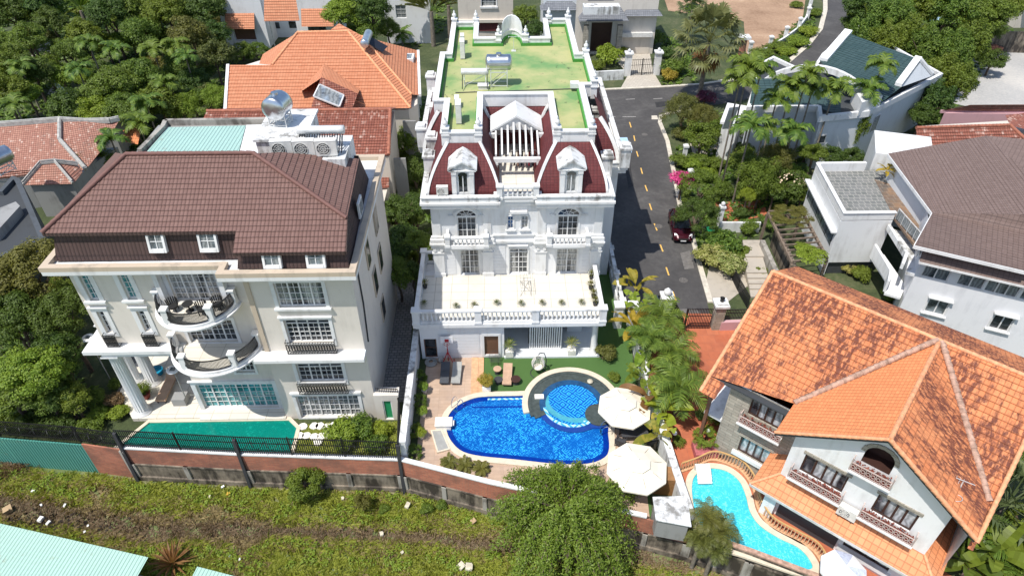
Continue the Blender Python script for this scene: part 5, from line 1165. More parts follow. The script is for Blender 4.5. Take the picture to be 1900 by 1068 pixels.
m=M(); FI.slab(m,-.3,6.45,9.6,6.6,.003,.75); part('eyebrow_slab',m,MT['white_trim'],I_); m=M(); m.poly([FI.P(-.3,6.62,.7),FI.P(9.6,6.62,.7),FI.P(9.6,7.4,0.004),FI.P(-.3,7.4,0.004)]); part('eyebrow_roof',m,MT['shingle_brown'],I_)
# garage wing block with slate deck
bl=[(27.95,46.1),(32.2,46.1),(34.6,54.2),(28.7,54.2)]
m=M(); m.prism([(27.95,46.1),(32.25,46.1),(32.9,52.0),(33.9,54.3),(28.75,54.3)],1.35,5.6); 
m.prism([(27.97,46.1),(28.77,54.3),(29.0,54.3),(28.2,46.1)],0.0,1.349); part('garage_block',m,MT['white_wall'],I_)
m=M(); m.prism([(28.2,46.3),(36,46.3),(38,54.2),(28.9,54.2)],5.602,5.68); part('slate_deck',m,MT['slate_roof'],I_)
m=M(); m.prism([(32.3,41.3),(35.6,42.5),(36.5,50),(33.5,52.5),(32.45,46.28)],5.5,5.70); part('side_deck',m,MT['slate_brown'],I_)
m=M(); rimwall(m,[(27.95,46.1),(32.25,46.1),(32.27,46.35),(28.2,46.35),(28.98,54.0),(33.6,54.0),(33.65,54.3),(28.75,54.3)],.0,5.6,6.3)
m=M(); m.prism([(27.95,46.1),(32.25,46.1),(32.27,46.32),(28.2,46.32)],5.683,6.35); m.prism([(27.95,46.1),(28.2,46.32),(28.98,54.0),(28.75,54.3)],5.683,6.35); m.prism([(28.98,54.0),(33.2,54.0),(33.2,54.3),(28.75,54.3)],5.683,6.5)
m.prism([(27.9,46.0),(28.24,46.32),(28.98,54.0),(28.7,54.35)],6.353,6.42); m.prism([(27.95,46.02),(32.3,46.02),(32.3,46.34),(28.25,46.34)],6.355,6.42); part('deck_parapet',m,MT['white_trim'],I_)
a0=Vector((27.95,46.1,0)); FL_=Face((28.75,54.3,0),Vector((27.95-28.75,46.1-54.3,0)).normalized()); 
m=M(); FL_.slab(m,.3,2.9,7.9,4.3,.003,.03); o=part('long_window',m,MT['pane_grey'],I_)
m=M(); FL_.slab(m,-.3,4.4,8.3,4.55,.003,.45); part('window_ledge',m,MT['white_wall'],I_)
m=M()
for i in range(6): FL_.slab(m,.3+i*1.5,2.9,.38+i*1.5,4.3,.031,.06)
part('window_mullion',m,MT['charcoal'],I_)
m=M(); m.prism([(28.2,46.3),(32.1,46.3),(32.5,53),(28.9,53)],0.01,1.3); part('carport_shade_block',m,MT['near_black'],I_)  # solid dark block fills the carport in place of its shade
# rear white box, side wall window
m=M(); q=[G2(1627,250,6.5),G2(1720,275,6.5),G2(1708,298,6.5),G2(1624,302,6.5)]
rb=[G(1600,305,5.7),G(1622,248,9.0)]
m.prism([(34.0,54.6),(38.5,53.0),(40.5,57.5),(35.8,59)],0,7.2); part('rear_block',m,MT['white_trim'],I_)
# stacked balconies along the concave side
m=M(); bq=[(32.4,46.0),(33.3,45.6),(33.2,41.5),(31.6,39.9),(30.9,40.3),(31.9,41.9)]; m.prism(bq,4.6,4.85); m.prism([(31.85,46.0),(32.1,46.0),(31.75,42.0),(30.75,40.6),(30.6,40.75),(31.5,42.1)],4.85,5.35); part('balcony',m,MT['weathered_white'],I_)
m=M(); m.prism([(31.2,45.6),(32.4,45.6),(32.3,41.5),(31.2,40.0),(30.2,40.6),(31.0,42.0)],2.3,2.5); m.prism([(31.2,45.6),(31.4,45.6),(31.15,42.0),(30.3,40.7),(30.15,40.8),(30.9,42.1)],2.5,3.6); part('balcony',m,MT['white_wall'],I_)
m=M(); p0=Vector((32.45,46.2,5.7)); p1=Vector((32.55,42.4,5.7)); p2=Vector((31.7,41.0,5.7))
for a,b in ((p0,p1),(p1,p2)):
    m.bar(a+Vector((0,0,1)),b+Vector((0,0,1)),.06); 
    for i in range(5): q=a.lerp(b,i/4); m.bar(q,q+Vector((0,0,1)),.05)
part('terrace_railing',m,MT['pale_metal'],I_)
m=M()
for a,b in ((p0,p1),(p1,p2)): m.ob(a+Vector((0,0,.1)),b-a,Vector((.015,0,0)),Vector((0,0,.8)))
part('railing_glass',m,MT['pane_grey'],I_)
# wall under main eaves on the terrace side
m=M(); a,b=A_1,B_1; FT=Face((33.95,43.9,0),(A_1-B_1).normalized()*1,(-1,0,0)); m.ob(Vector((33.9,44.0,5.5)),Vector((.6,8.6,0)),Vector((.3,0,0)),Vector((0,0,2.4))); m.ob(Vector((33.9,44.0,5.5)),Vector((-2.4,-3.9,0)),Vector((.3,-.2,0)),Vector((0,0,2.4)));part('terrace_wall',m,MT['blue_wall'],I_)
# pergola by the garage block
Pg=root('pergola',(24.5,46.5,0),'weathered timber pergola overgrown with creeper beside the white garage block','pergola')
c=[G(1425,395,3.2),G(1488,392,3.2),G(1535,480,3.2),G(1470,488,3.2)]
m=M(); m.bar(c[0],c[3],.18,.25); m.bar(c[1],c[2],.18,.25); part('side_beam',m,MT['old_wood'],Pg)
for i in range(11):
    t=i/10; m=M(); m.bar(c[0].lerp(c[3],t)+Vector((0,0,.18)),c[1].lerp(c[2],t)+Vector((0,0,.18)),.09,.14); part('rafter',m,MT['old_wood'],Pg)
for q in c: m=M(); m.bar((q.x,q.y,0),(q.x,q.y,3.1),.2); part('post',m,MT['old_wood'],Pg)
# ================================================================ TEAL-ROOFED WHITE HOUSE (upper right)
H_=root('teal_roof_house',(40,72,0),'white house with dark teal tile roof and curved white parapet behind tall palms','house')
zr,ze=9.0,6.5
a,b=G(1566,59,zr),G(1709,112,zr); c_,d_=G(1522,108,7.2),G(1600,200,6.2)
m=M(); m.slope([a,b,G(1672,162,7.3),G(1629,196,6.45),G(1612,205,6.3),G(1520,112,7.3)],.36,.03); part('roof_slope',m,MT['tile_teal'],H_)
m=M(); bb=a+Vector((2.6,1.7,-2.0)); m.slope([a,b,b+Vector((2.6,1.7,-2.0)),bb],.36,.03); part('roof_slope',m,MT['tile_teal'],H_)
m=M(); 
def rake(p,q,w_=.8,h=.35): m.ob(p+Vector((0,0,.02)),q-p,(q-p).cross(Vector((0,0,1))).normalized()*w_,Vector((0,0,h)))
rake(a,G(1520,112,7.3),-.9); part('verge',m,MT['white_trim'],H_); m=M(); rake(b,G(1672,162,7.3),.7); part('verge',m,MT['white_trim'],H_); m=M()
pk,pl,pr_=b,G(1672,160,7.3),G(1732,140,7.0)
m.ob(b,pr_-b,Vector((-.3,-.25,0)),Vector((0,0,.3))); part('verge',m,MT['white_trim'],H_)
m=M(); m.poly([b+Vector((.05,0,-.1)),pl+Vector((.05,0,-.1)),pr_]); part('gable_face',m,MT['blue_wall'],H_)
# body
zc=6.0
bq=[G2(1748,142,zc),G2(1613,212,zc),G2(1518,222,zc),G2(1516,203,zc),G2(1384,204,zc),G2(1410,121,zc),G2(1434,109,zc),G2(1500,140,zc),G2(1524,104,zc),G2(1590,52,zc)]
m=M(); m.prism(inset(bq,.35),0,zc-.3); part('wall',m,MT['blue_wall'],H_)
m=M(); m.prism(bq,zc-.3,zc-.05); i2=inset(bq,.05); rimwall(m,bq,.35,zc-.047,zc+.35); part('cornice',m,MT['white_trim'],H_)
m=M(); m.poly([(p[0],p[1],zc-.02) for p in inset(bq,.36)]); part('flat_roof',m,MT['near_black'],H_)
m=M(); q=[G(1390,198,6.2),G(1398,146,7.6),G(1505,146,7.6),G(1512,198,6.2)]; m.slope(q,.36,.02); q2=[G(1512,198,6.2),G(1508,160,7.3),G(1560,160,7.3),G(1560,215,6.2)]; m.slope(q2,.36,.02); part('roof_slope',m,MT['tile_teal'],H_)
m=M(); n=14; pr0=None
A0,B0=G(1415,150,6.4),G(1632,190,6.4)
for i in range(n):
    def pt(t): p=A0.lerp(B0,t); return p+Vector((0,0,2.6*math.sin(math.pi*min(1,t*1.05))**.7 if t<.97 else 0))
    p,q=pt(i/n),pt((i+1)/n); m.ob(p+Vector((0,0,-.55)),q-p,Vector((.25,.45,0)),Vector((0,0,.6)))
part('arched_parapet',m,MT['white_trim'],H_)
m=M(); m.prism([G2(1600,190,7.5),G2(1638,178,7.5),G2(1625,160,7.5),G2(1585,165,7.5)],6,7.5); part('roof_box',m,MT['white_trim'],H_)
FHf=Face((*G2(1518,222,zc),0),(Vector(G2(1613,212,zc))-Vector(G2(1518,222,zc))).to_3d()); r=FHf.rect(1529,236,1540,250); 
m=M(); FHf.slab(m,r[0],3.0,r[0]+.9,4.0,-.34,-.28); o=part('small_window',m,MT['white_trim'],H_); m=M(); FHf.slab(m,r[0]+.12,3.12,r[0]+.78,3.88,-.279,-.27); part('pane',m,MT['pane_dark'],o)
FHr=Face((*G2(1613,212,zc),0),(Vector(G2(1748,142,zc))-Vector(G2(1613,212,zc))).to_3d()); m=M(); FHr.slab(m,2.4,3.0,3.6,4.9,-.34,-.28); o=part('side_window',m,MT['white_trim'],H_)
m=M()
for i in range(4): FHr.slab(m,2.45+i*.29,3.1,2.45+i*.29+.2,4.8,-.279,-.27)
part('pane',m,MT['pane_grey'],o)
m=M(); qa=[G2(1340,232,4),G2(1368,238,4),G2(1382,205,4),G2(1352,200,4)]; m.prism(qa,0,4.2); m.prism(inset(qa,-.25),4.2,4.45); part('porch_tower',m,MT['white_trim'],H_)
m=M(); p0,p1=G(1352,205,7.2),G(1340,240,4.4); m.ob(p0,p1-p0,Vector((1.0,.2,0)),Vector((0,0,.3))); part('sloping_parapet',m,MT['white_trim'],H_)
# ================================================================ NEIGHBOURING HOUSES
def PL(x,y,a,b,c):      # pixel on the plane through three points
    n=(b-a).cross(c-a).normalized(); return AP(x,y,a,n)
def slopep(par,pts,mat,name='roof_slope',th=.34,lift=.035):
    m=M(); m.slope(pts,th,lift); return part(name,m,MT[mat],par)
def capline(par,pts,mat,r=.13,seg=.36):
    m=M()
    for a,b in zip(pts,pts[1:]): caps(m,a+Vector((0,0,.05)),b+Vector((0,0,.05)),r,seg)
    return part('ridge_cap',m,MT[mat],par)
# orange hipped house behind the mansion
c0=PZ(590,205,0); Cn=root('orange_hipped_house',(-19,68,0),'house under a broad clean orange hipped roof behind the mansion water tank','house')
a,b,c,d=PZ(420,205,7),PZ(762,201,7),PZ(646,59,11),PZ(552,61,11); e=PL(505,121,a,b,c); f=PL(425,121,a,b,c)
slopep(Cn,[a,b,c,d,e,f],'tile_orange',th=.5,lift=.05)
slopep(Cn,[d,e,PZ(481,119,8.1),PZ(488,101,8.1)],'tile_orange')
r1=PZ(672,68,10.6); slopep(Cn,[c,b,PZ(764,176,7.3),r1],'tile_orange'); slopep(Cn,[r1,PZ(764,176,7.25),PZ(782,177,6.8),PZ(778,95,6.8)],'tile_orange')
slopep(Cn,[PZ(608,60,10.9),PZ(629,44,11.6),PZ(674,68,10.5),PZ(646,62,10.9)],'tile_orange')
capline(Cn,[e,d,c,b],'ridge_cap',.14); capline(Cn,[r1,PZ(764,176,7.3)],'ridge_cap',.12)
for p,q in ((a+Vector((-.1,0,0)),f+Vector((-.1,0,0))),(PZ(779,177,6.9),PZ(776,95,6.9))): m=M(); m.bar(p,q,.3,.3); part('verge',m,MT['white_trim'],Cn)
m=M(); m.prism(inset([(a.x,a.y),(b.x,b.y),(-7.9,67),(-9.2,82),(-24,84),(-30,78)],.5),0,6.6); part('wall',m,MT['cream_wall'],Cn)
dp=PL(602,121,a,b,c)+Vector((0,0,.15)); q0,q1=PL(560,168,a,b,c),PL(640,163,a,b,c)
m=M(); tp=PZ(596,145,9.6); m.slope([dp,tp,PZ(556,172,8.3),q0],.3,.02); part('dormer_slope',m,MT['tile_orange'],Cn); m=M(); m.slope([dp,PL(668,170,a,b,c)+Vector((0,0,.2)),PZ(664,175,8.5),tp],.3,.02);  part('dormer_slope',m,MT['tile_orange'],Cn)
qs=[tp+Vector((0,0,.1)),PZ(664,174,8.6),PZ(655,199,8.0),PZ(577,201,8.0)]
m=M(); m.slope(qs,.3,.05); part('dormer_slope',m,MT['tile_old_red'],Cn)
m=M(); k4=[PZ(x,y,z) for x,y,z in ((593,157,9.35),(638,177,8.75),(630,198,8.3),(582,179,8.75))]; m.poly(k4); part('skylight',m,MT['skylight'],Cn)
m=M()
for i in range(4): m.bar(k4[i],k4[(i+1)%4],.14,.12)
part('skylight_frame',m,MT['pale_metal'],Cn)
g=PZ(756,110,7.3); m=M(); m.box(g.x-.75,g.y-.9,g.z-.2,g.x+.75,g.y+.9,g.z+.35); o=part('roof_light',m,MT['white_trim'],Cn); m=M(); m.box(g.x-.5,g.y-.65,g.z+.353,g.x+.5,g.y+.65,g.z+.37); part('pane',m,MT['skylight'],o)
s1=root('solar_water_heater',PZ(680,80,10.5),'dark solar panel with grey drum on the right flank of the orange hipped roof','solar heater')
m=M(); p,q=PZ(675,72,11.0),PZ(684,66,11.0); m.cyl_h(PZ(676,82,10.9),PZ(684,62,10.9),.45,16,.15); part('drum',m,MT['blue_steel'],s1)
m=M(); k4=[PZ(684,68,10.7),PZ(720,88,9.6),PZ(710,99,9.4),PZ(676,78,10.5)]; m.poly(k4); m.v=[v+Vector((0,0,.12)) for v in m.v]; part('panel',m,MT['solar'],s1)
# old red tile roof between
D_=root('old_tile_house',(-18,56,0),'house with long weathered dark red tile roof just behind the mansion plant deck','house')
a,b,c,d=PZ(384,207,9.6),PZ(724,204,9.6),PZ(721,288,7.9),PZ(340,292,7.9)
slopep(D_,[a,b,c,d],'tile_old_red',lift=.06); capline(D_,[a,b,c],'ridge_red',.16)
slopep(D_,[a+Vector((0,0,0)),b,b+Vector((0,4,-1.6)),a+Vector((0,4,-1.6))],'tile_old_red')
slopep(D_,[PZ(694,299,6.2),PZ(722,299,6.2),PZ(722,348,5.2),PZ(700,350,5.2)],'tile_old_red',lift=.06)
m=M(); m.prism([(-26,53.9),(-9.7,53.9),(-10.2,63),(-26,63)],0,7.7); m.prism([(-12.4,46.6),(-10.1,46.6),(-10.0,53.897),(-12.4,53.897)],0,5.0); part('wall',m,MT['beige_wall'],D_)
for bx in ((-9.6,55.5,.0,-8.5,55.7,6.6),(-9.6,63.5,0,-8.3,63.7,6.4)): m=M(); m.box(*bx); part('side_post',m,MT['grey_wall'],D_)
# white house at the top with tiled awnings
F_=root('white_awning_house',(-36,103,0),'white house at the top edge with small orange tiled awnings','house')
Y=101.5; xa,xb=AY(428,88,Y).x,AY(502,88,Y).x; FF=Face((0,Y,0),(1,0,0))
r=FF.rect(430,50,477,76); m=M(); wallpanel(m,FF,xa-.4,xb,0,9.5,[r],.5); m.poly([FF.P(xb,0),FF.P(xb,9.5),FF.P(xb,9.5,-8),FF.P(xb,0,-8)]); m.poly([FF.P(xa-.4,9.5),FF.P(xb,9.5),FF.P(xb,9.5,-8),FF.P(xa-.4,9.5,-8)]); part('wall',m,MT['white_wall'],F_)
window(F_,FF,r,cols=1,rows=1,pane='wood' if False else 'brown_door',frame='white_trim',depth=.5,sill=.3)
slopep(F_,[FF.P(r[0]-.5,r[3]+.1,1.3),FF.P(r[1]+.5,r[3]+.1,1.3),FF.P(r[1]+.5,r[3]+1.9,.01),FF.P(r[0]-.5,r[3]+1.9,.01)],'tile_orange','awning')
m=M(); m.box(xa-.9,Y-.5,9.5,xb+.4,Y+8,9.8); part('roof_edge',m,MT['pink_wall'],F_)
Y2=106; FF2=Face((0,Y2,0),(1,0,0)); x1_=AY(560,45,Y2).x; m=M(); m.box(xb+.003,Y2,0,x1_,Y2+6,5.4); part('middle_wall',m,MT['blue_wall'],F_)
slopep(F_,[PZ(490,40,6.6),PZ(556,39,6.6),PZ(548,-8,9.5),PZ(490,-8,9.5)],'tile_orange')
for px in ((498,42,520,53),(535,40,556,52)):
    r=FF2.rect(*px); m=M(); FF2.slab(m,r[0],r[2],r[1],r[3],.003,.05); part('dark_window',m,MT['pane_dark'],F_)
Y3=103; FF3=Face((0,Y3,0),(1,0,0)); x2_=AY(625,70,Y3).x; m=M(); m.box(x1_+.003,Y3,0,x2_,Y3+8,9.2); part('right_wall',m,MT['white_wall'],F_)
r=FF3.rect(570,45,606,60); m=M(); FF3.slab(m,r[0],r[2],r[1],r[3],.003,.05); part('dark_window',m,MT['pane_dark'],F_)
slopep(F_,[FF3.P(r[0]-.5,r[3]+.1,1.4),FF3.P(r[1]+1.5,r[3]+.1,1.4),FF3.P(r[1]+1.5,r[3]+2.2,.01),FF3.P(r[0]-.5,r[3]+2.2,.01)],'tile_orange','awning')
# beige house top centre
Gb=root('beige_house',(-3,102,0),'beige walled house with grilled window at the top edge behind the green roof','house')
Yg=100; FGb=Face((0,Yg,0),(1,0,0)); r=FGb.rect(893,-4,921,12); xa,xb=AY(852,60,Yg).x,AY(952,60,Yg).x
m=M(); wallpanel(m,FGb,xa,xb,0,11,[r],.2); m.poly([FGb.P(xb,0),FGb.P(xb,11),FGb.P(xb,11,-8),FGb.P(xb,0,-8)]);m.poly([FGb.P(xa,0),FGb.P(xa,11),FGb.P(xa,11,-8),FGb.P(xa,0,-8)]); part('wall',m,MT['beige_wall'],Gb); window(Gb,FGb,r,cols=4,rows=2,depth=.2,sill=.25,sur=.12)
m=M(); FGb.slab(m,xa,4.1,xb+.2,4.5,.003,.5); FGb.slab(m,xa,8.4,xb,8.7,.003,.3); part('string_course',m,MT['beige_wall'],Gb)
slopep(Gb,[PZ(872,58,2.8),PZ(926,58,2.8),PZ(924,42,4.0),PZ(875,42,4.0)],'shingle_maroon','porch_roof')
Gw=root('white_house',(-14,103,0),'white rendered house with tall window behind the traveller palm at the top edge','house')
Yw_=103; FW_=Face((0,Yw_,0),(1,0,0)); xa,xb=AY(715,40,Yw_).x,AY(800,40,Yw_).x; r=FW_.rect(733,10,755,34)
m=M(); wallpanel(m,FW_,xa,xb,0,10,[r],.2); part('wall',m,MT['white_wall'],Gw); window(Gw,FW_,r,cols=2,rows=3,depth=.2,frame='white_trim',pane='pane_grey')
m=M(); m.box(xa,Yw_+.0,9.9,xb,Yw_+7,10.2); part('roof_slab',m,MT['white_trim'],Gw)
# grey roofed entrance house
Gg=root('grey_roof_house',(16.5,98,0),'white house with grey tiled porch roofs and dark carved front door at the top edge','house')
Yh=98; FH=Face((0,Yh,0),(1,0,0)); xa,xb=AY(1065,85,Yh).x,AY(1212,85,Yh).x; dr=FH.rect(1098,42,1133,85); dr=(dr[0],dr[1],.3,dr[3]); gr=FH.rect(1153,50,1205,90)
m=M(); wallpanel(m,FH,xa,xb,0,10,[dr],.5); m.poly([FH.P(xb,0),FH.P(xb,10),FH.P(xb,10,-9),FH.P(xb,0,-9)]); part('wall',m,MT['cream_wall'],Gg)
m=M(); FH.slab(m,dr[0],dr[2],dr[1],dr[3],-.5,-.45); part('door',m,MT['dark_wood'],Gg)
m=M(); FH.slab(m,gr[0],.1,gr[1],gr[3]-1.4,.003,.05); part('garage_door',m,MT['beige_wall'],Gg); m=M(); FH.slab(m,gr[0]-.2,gr[3]-1.3,gr[1]+.1,gr[3]-.7,.05,.6); part('shutter_box',m,MT['ac_white'],Gg)
for x in (dr[0]-.9,dr[1]+.9): m=M(); FH.slab(m,x-.35,0,x+.35,4.6,.9,1.6); part('porch_pillar',m,MT['stone'],Gg)
def hipp(par,x0,x1,yf,zf,yb,zb,mat='tile_grey',hx=1.2):
    slopep(par,[Vector((x0,yf,zf)),Vector((x1,yf,zf)),Vector((x1-hx,yb,zb)),Vector((x0+hx,yb,zb))],mat)
    slopep(par,[Vector((x0,yf,zf)),Vector((x0+hx,yb,zb)),Vector((x0,yb+.1,zf))],mat); slopep(par,[Vector((x1,yf,zf)),Vector((x1,yb+.1,zf)),Vector((x1-hx,yb,zb))],mat)
p=PZ(1075,40,5.3); q=PZ(1166,37,5.3); hipp(Gg,p.x,q.x,p.y,5.3,p.y+2.0,6.8); p=PZ(1155,31,5.6); q=PZ(1229,29,5.6); hipp(Gg,p.x,q.x,p.y,5.6,p.y+1.7,6.9)
p=PZ(1003,20,6.2); q=PZ(1075,18,6.2); hipp(Gg,p.x,q.x,p.y,6.2,p.y+2,7.2); m=M(); m.box(p.x+.5,p.y+1.5,0,q.x,p.y+8,9.5); part('left_wing',m,MT['blue_wall'],Gg)
p=PZ(1083,22,7.3);q=PZ(1150,21,7.3); m=M(); m.box(p.x,p.y,6.9,q.x,p.y+1.6,7.9); part('balcony',m,MT['weathered_white'],Gg)
m=M(); FH.slab(m,AY(1090,8,Yh).x,7.6,AY(1138,8,Yh).x,9.8,.003,.05); part('upper_door',m,MT['dark_wood'],Gg)
for px in ((1157,2,1176,6),(1186,2,1205,6)):
    r=FH.rect(*px); m=M(); FH.slab(m,r[0],7.8,r[1],8.8,.003,.05); part('upper_window',m,MT['pane_dark'],Gg)
# temple-like house at the far left
K_=root('temple_roof_house',(-43,52,0),'old house with faded red sweeping tile roofs and grey moulded ridges at the left edge','house')
z0,z1=6.5,3.6
a,b=PZ(-70,238,z0),PZ(112,224,z0); c,d=PZ(160,316,z1),PZ(-70,345,z1)
hm=PZ(112,262,5.4)
slopep(K_,[a,b,hm,c,PZ(60,320,z1),d],'tile_temple',lift=.02,th=.24); 
b2=PZ(222,222,6.2); slopep(K_,[b,b2,PZ(195,270,4.6),PZ(162,312,z1),hm],'tile_temple',lift=.02,th=.24)
def moulded(par,pts,w_=.32,h=.4):
    m=M()
    for p,q in zip(pts,pts[1:]): m.bar(p+Vector((0,0,.12)),q+Vector((0,0,.12)),w_,h); m.bar(p+Vector((0,0,.36)),q+Vector((0,0,.36)),w_*.55,.12)
    return part('moulded_ridge',m,MT['ridge_grey'],par)
moulded(K_,[a,PZ(40,230,z0),b]); moulded(K_,[b,hm,c]); moulded(K_,[b,PZ(160,227,6.15),PZ(205,226,6.2),b2])
p1_,p2_,p3_,p4_=PZ(77,305,5.0),PZ(103,302,5.0),PZ(136,341,3.7),PZ(44,344,3.7)
slopep(K_,[p1_,p2_,p3_,p4_],'tile_temple',lift=.04,th=.24); slopep(K_,[p2_,PZ(146,307,4.2),PZ(153,320,3.7),p3_],'tile_temple',lift=.02,th=.24); moulded(K_,[p4_,p1_,p2_,p3_],.2,.2); moulded(K_,[p2_,PZ(146,307,4.3)],.2,.2)
m=M(); m.prism([(p4_.x+.4,p4_.y+.3),(p3_.x-.3,p3_.y+.3),(p3_.x-.1,p3_.y+5),(p4_.x+.4,p4_.y+5)],0,3.6); part('rear_room',m,MT['grey_wall'],K_)
m=M(); m.prism([(d.x,d.y+.5),(c.x-.4,c.y+.5),(b2.x-1,b2.y-.5),(a.x,a.y-.5)],0,3.4); part('wall',m,MT['grey_wall'],K_)
# small orange roofs behind palms
o_=root('small_orange_roof',PZ(240,265,0),'small sunlit orange tile roof among palms left of the green sheet roof','house')
slopep(o_,[PZ(222,262,4),PZ(256,268,4),PZ(262,240,5),PZ(236,238,5)],'tile_clean_orange'); slopep(o_,[PZ(228,244,4.6),PZ(246,243,4.6),PZ(266,228,5.2),PZ(244,226,5.2)],'tile_clean_orange')
m=M(); g=PZ(240,258,0); m.box(g.x-1.2,g.y-4,0,g.x+1,g.y-1.0,3.8); part('wall',m,MT['grey_wall'],o_)
# dark modern building at the left edge
Dk=root('dark_building',(-42,38,0),'dark grey rendered building with planted roof terrace at the left edge','building')
def prz(px,z): return [G2(x,y,z) for x,y in px]
m=M(); q=prz(((-70,345),(0,350),(22,326),(36,330),(84,440),(20,468),(-70,500)),6.5); m.prism(q,0,6.0); part('wall',m,MT['dark_wall'],Dk)
m=M(); rimwall(m,q,.4,6.0,6.5); part('parapet',m,MT['dark_wall'],Dk); m=M(); m.prism(inset(q,.42),6.0,6.1); part('roof_bed',m,MT['near_black'],Dk)
m=M(); q=prz(((-70,410),(28,372),(36,380),(-10,430),(-70,450)),7.0); m.prism(q,6.1,6.9); part('terrace_block',m,MT['grey_wall'],Dk)
t2=tank(tuple(PZ(10,318,6.4)),R_(60),1.9,.75,.7,'steel water tank on a small rack at the left edge above the dark building')
# pink house and tile roofs at the right edge
Pk=root('pink_house',(50,66,0),'low pink house with flat faded red tile roof at the right edge','house')
a=[PZ(1750,207,4.2),PZ(1790,196,4.6),PZ(1960,200,4.8),PZ(1960,208,4.2)]; slopep(Pk,[PZ(1745,206,4.2),PZ(1960,208,4.2),PZ(1960,194,5.2),PZ(1800,195,5.2)],'tile_temple'); 
m=M(); m.prism([G2(1752,210,4.1),G2(1960,212,4.1),G2(1960,200,4.1),G2(1800,198,4.1)],0,4.1); m.bar(PZ(1745,207,4.1),PZ(1960,209,4.1),.2,.3); part('wall',m,MT['pink_wall'],Pk)
Rr=root('red_tile_house',(47,62,0),'house with pale streaked red tile roof behind the brown shingle roof','house')
a,b,c,d=PZ(1702,236,6.8),PZ(1872,232,6.8),PZ(1905,256,6),PZ(1695,268,5.6); slopep(Rr,[PZ(1700,238,7),PZ(1874,233,7),PZ(1900,262,6),PZ(1700,278,5.6)],'tile_old_red',lift=.07); slopep(Rr,[PZ(1874,233,7),PZ(1865,214,7.2),PZ(1990,200,6.5),PZ(1990,262,6)],'tile_old_red'); capline(Rr,[PZ(1700,238,7),PZ(1874,233,7),PZ(1905,262,6)],'ridge_red',.16)
m=M(); m.prism([G2(1705,245,5.6),G2(1990,245,5.6),G2(1990,215,5.6),G2(1710,232,5.6)],0,5.5); part('wall',m,MT['beige_wall'],Rr)
# corner building and site wall at the top right
Cr=root('corner_building',(75,110,0),'white building with balcony at the top right corner','building')
p=PZ(1880,52,0); q=PZ(1990,60,0); m=M(); m.box(p.x,p.y,0,q.x+10,p.y+12,12); part('wall',m,MT['beige_wall'],Cr)
m=M(); m.box(p.x-.4,p.y-1.5,4.2,q.x+10,p.y-.003,4.6); part('balcony_slab',m,MT['white_trim'],Cr); slopep(Cr,[Vector((p.x+1,p.y-1.8,4.0)),Vector((q.x,p.y-1.8,4.0)),Vector((q.x,p.y-.01,5.4)),Vector((p.x+1,p.y-.01,5.4))],'tile_clean_orange','porch_roof')
def wall_run(name,px,h,t,mat,label,z0=0,cap=None,group=None,world=None):
    q=world or [G2(x,y,h+z0) for x,y in px]; r=root(name,(q[0][0],q[0][1],z0),label,'wall',group)
    a=[];b=[]
    for i,p in enumerate(q):
        d=(Vector(q[min(i+1,len(q)-1)])-Vector(q[max(i-1,0)])).normalized(); n=Vector((-d.y,d.x))*t/2; a.append((p[0]+n.x,p[1]+n.y));b.append((p[0]-n.x,p[1]-n.y))
    m=M(); m.ring(b,a,z0,z0+h); part('wall_body',m,MT[mat],r)
    if cap:
        a2=[(x+(x-u)*.12,y+(y-v)*.12) for (x,y),(u,v) in zip(a,b)]; b2=[(u+(u-x)*.12,v+(v-y)*.12) for (x,y),(u,v) in zip(a,b)]
        m=M(); m.ring(b2,a2,z0+h+.002,z0+h+.08); part('coping',m,MT[cap],r)
    return r,q
wall_run('site_wall',((1800,78),(1850,58),(1990,62)),3.0,.3,'concrete','stained concrete site wall along the far edge of the gravel lot at top right')
# low curved white wall in the left garden
wall_run('garden_wall',((98,143),(102,152),(112,163),(128,172),(145,177),(165,179)),.7,.45,'white_wall','low white curved garden wall among the palms at upper left')
wall_run('garden_wall',((355,173),(392,174)),.8,.4,'white_wall','short straight white wall by the shrubs left of the orange hipped roof')
wall_run('garden_wall',((33,97),(55,84),(75,70)),.6,.3,'kerb_stone','low pale kerb wall beside the shaded path at upper left')
sheet('path',((20,100),(75,68),(110,78),(95,100),(60,108)),.04,'beige_paver'); sheet('path',((88,175),(100,150),(150,185),(175,200),(110,205)),.04,'beige_paver')
# ================================================================ BOUNDARY WALLS AND FENCES
def seg_wall(q0,q1,t0,t1,label,upper,lower,zs_,cap,posts,name='boundary_wall'):
    """retaining wall panel run between two points: lower concrete, upper brick, cap, concrete posts"""
    a,b=Vector((*q0,0)),Vector((*q1,0)); d=(b-a).normalized(); n=Vector((d.y,-d.x,0))
    r=root(name,(a.x,a.y,FZ),label,'wall','retaining wall between gardens and the field'); L=(b-a).length
    z1,zm=zs_
    if lower: m=M(); m.ob(a+Vector((0,0,FZ-.3)),d*L,-n*.1+n*.24,Vector((0,0,zm-FZ+.3))); m.ob(a+n*.14+Vector((0,0,FZ-.3)),d*L,n*.12,Vector((0,0,.75))); m.ob(a+n*.14+Vector((0,0,zm-.12)),d*L,n*.05,Vector((0,0,.12))); part('concrete_base',m,MT[lower],r)
    m=M(); m.ob(a+Vector((0,0,(zm+.002 if lower else FZ-.3))),d*L,n*.1,Vector((0,0,z1-(zm if lower else FZ-.3)))); part('upper_panel',m,MT[upper],r)
    if cap: m=M(); m.ob(a-n*.16+Vector((0,0,z1+.003)),d*L,n*.3,Vector((0,0,.12))); part('coping',m,MT[cap],r)
    for t in posts:
        p=a+d*(L*t); m=M(); m.ob(p-d*.15+n*.02+Vector((0,0,FZ-.3)),d*.3,n*.22,Vector((0,0,(zm if lower else z1)-FZ+.3))); part('concrete_post',m,MT['concrete_pale'],r)
    return r
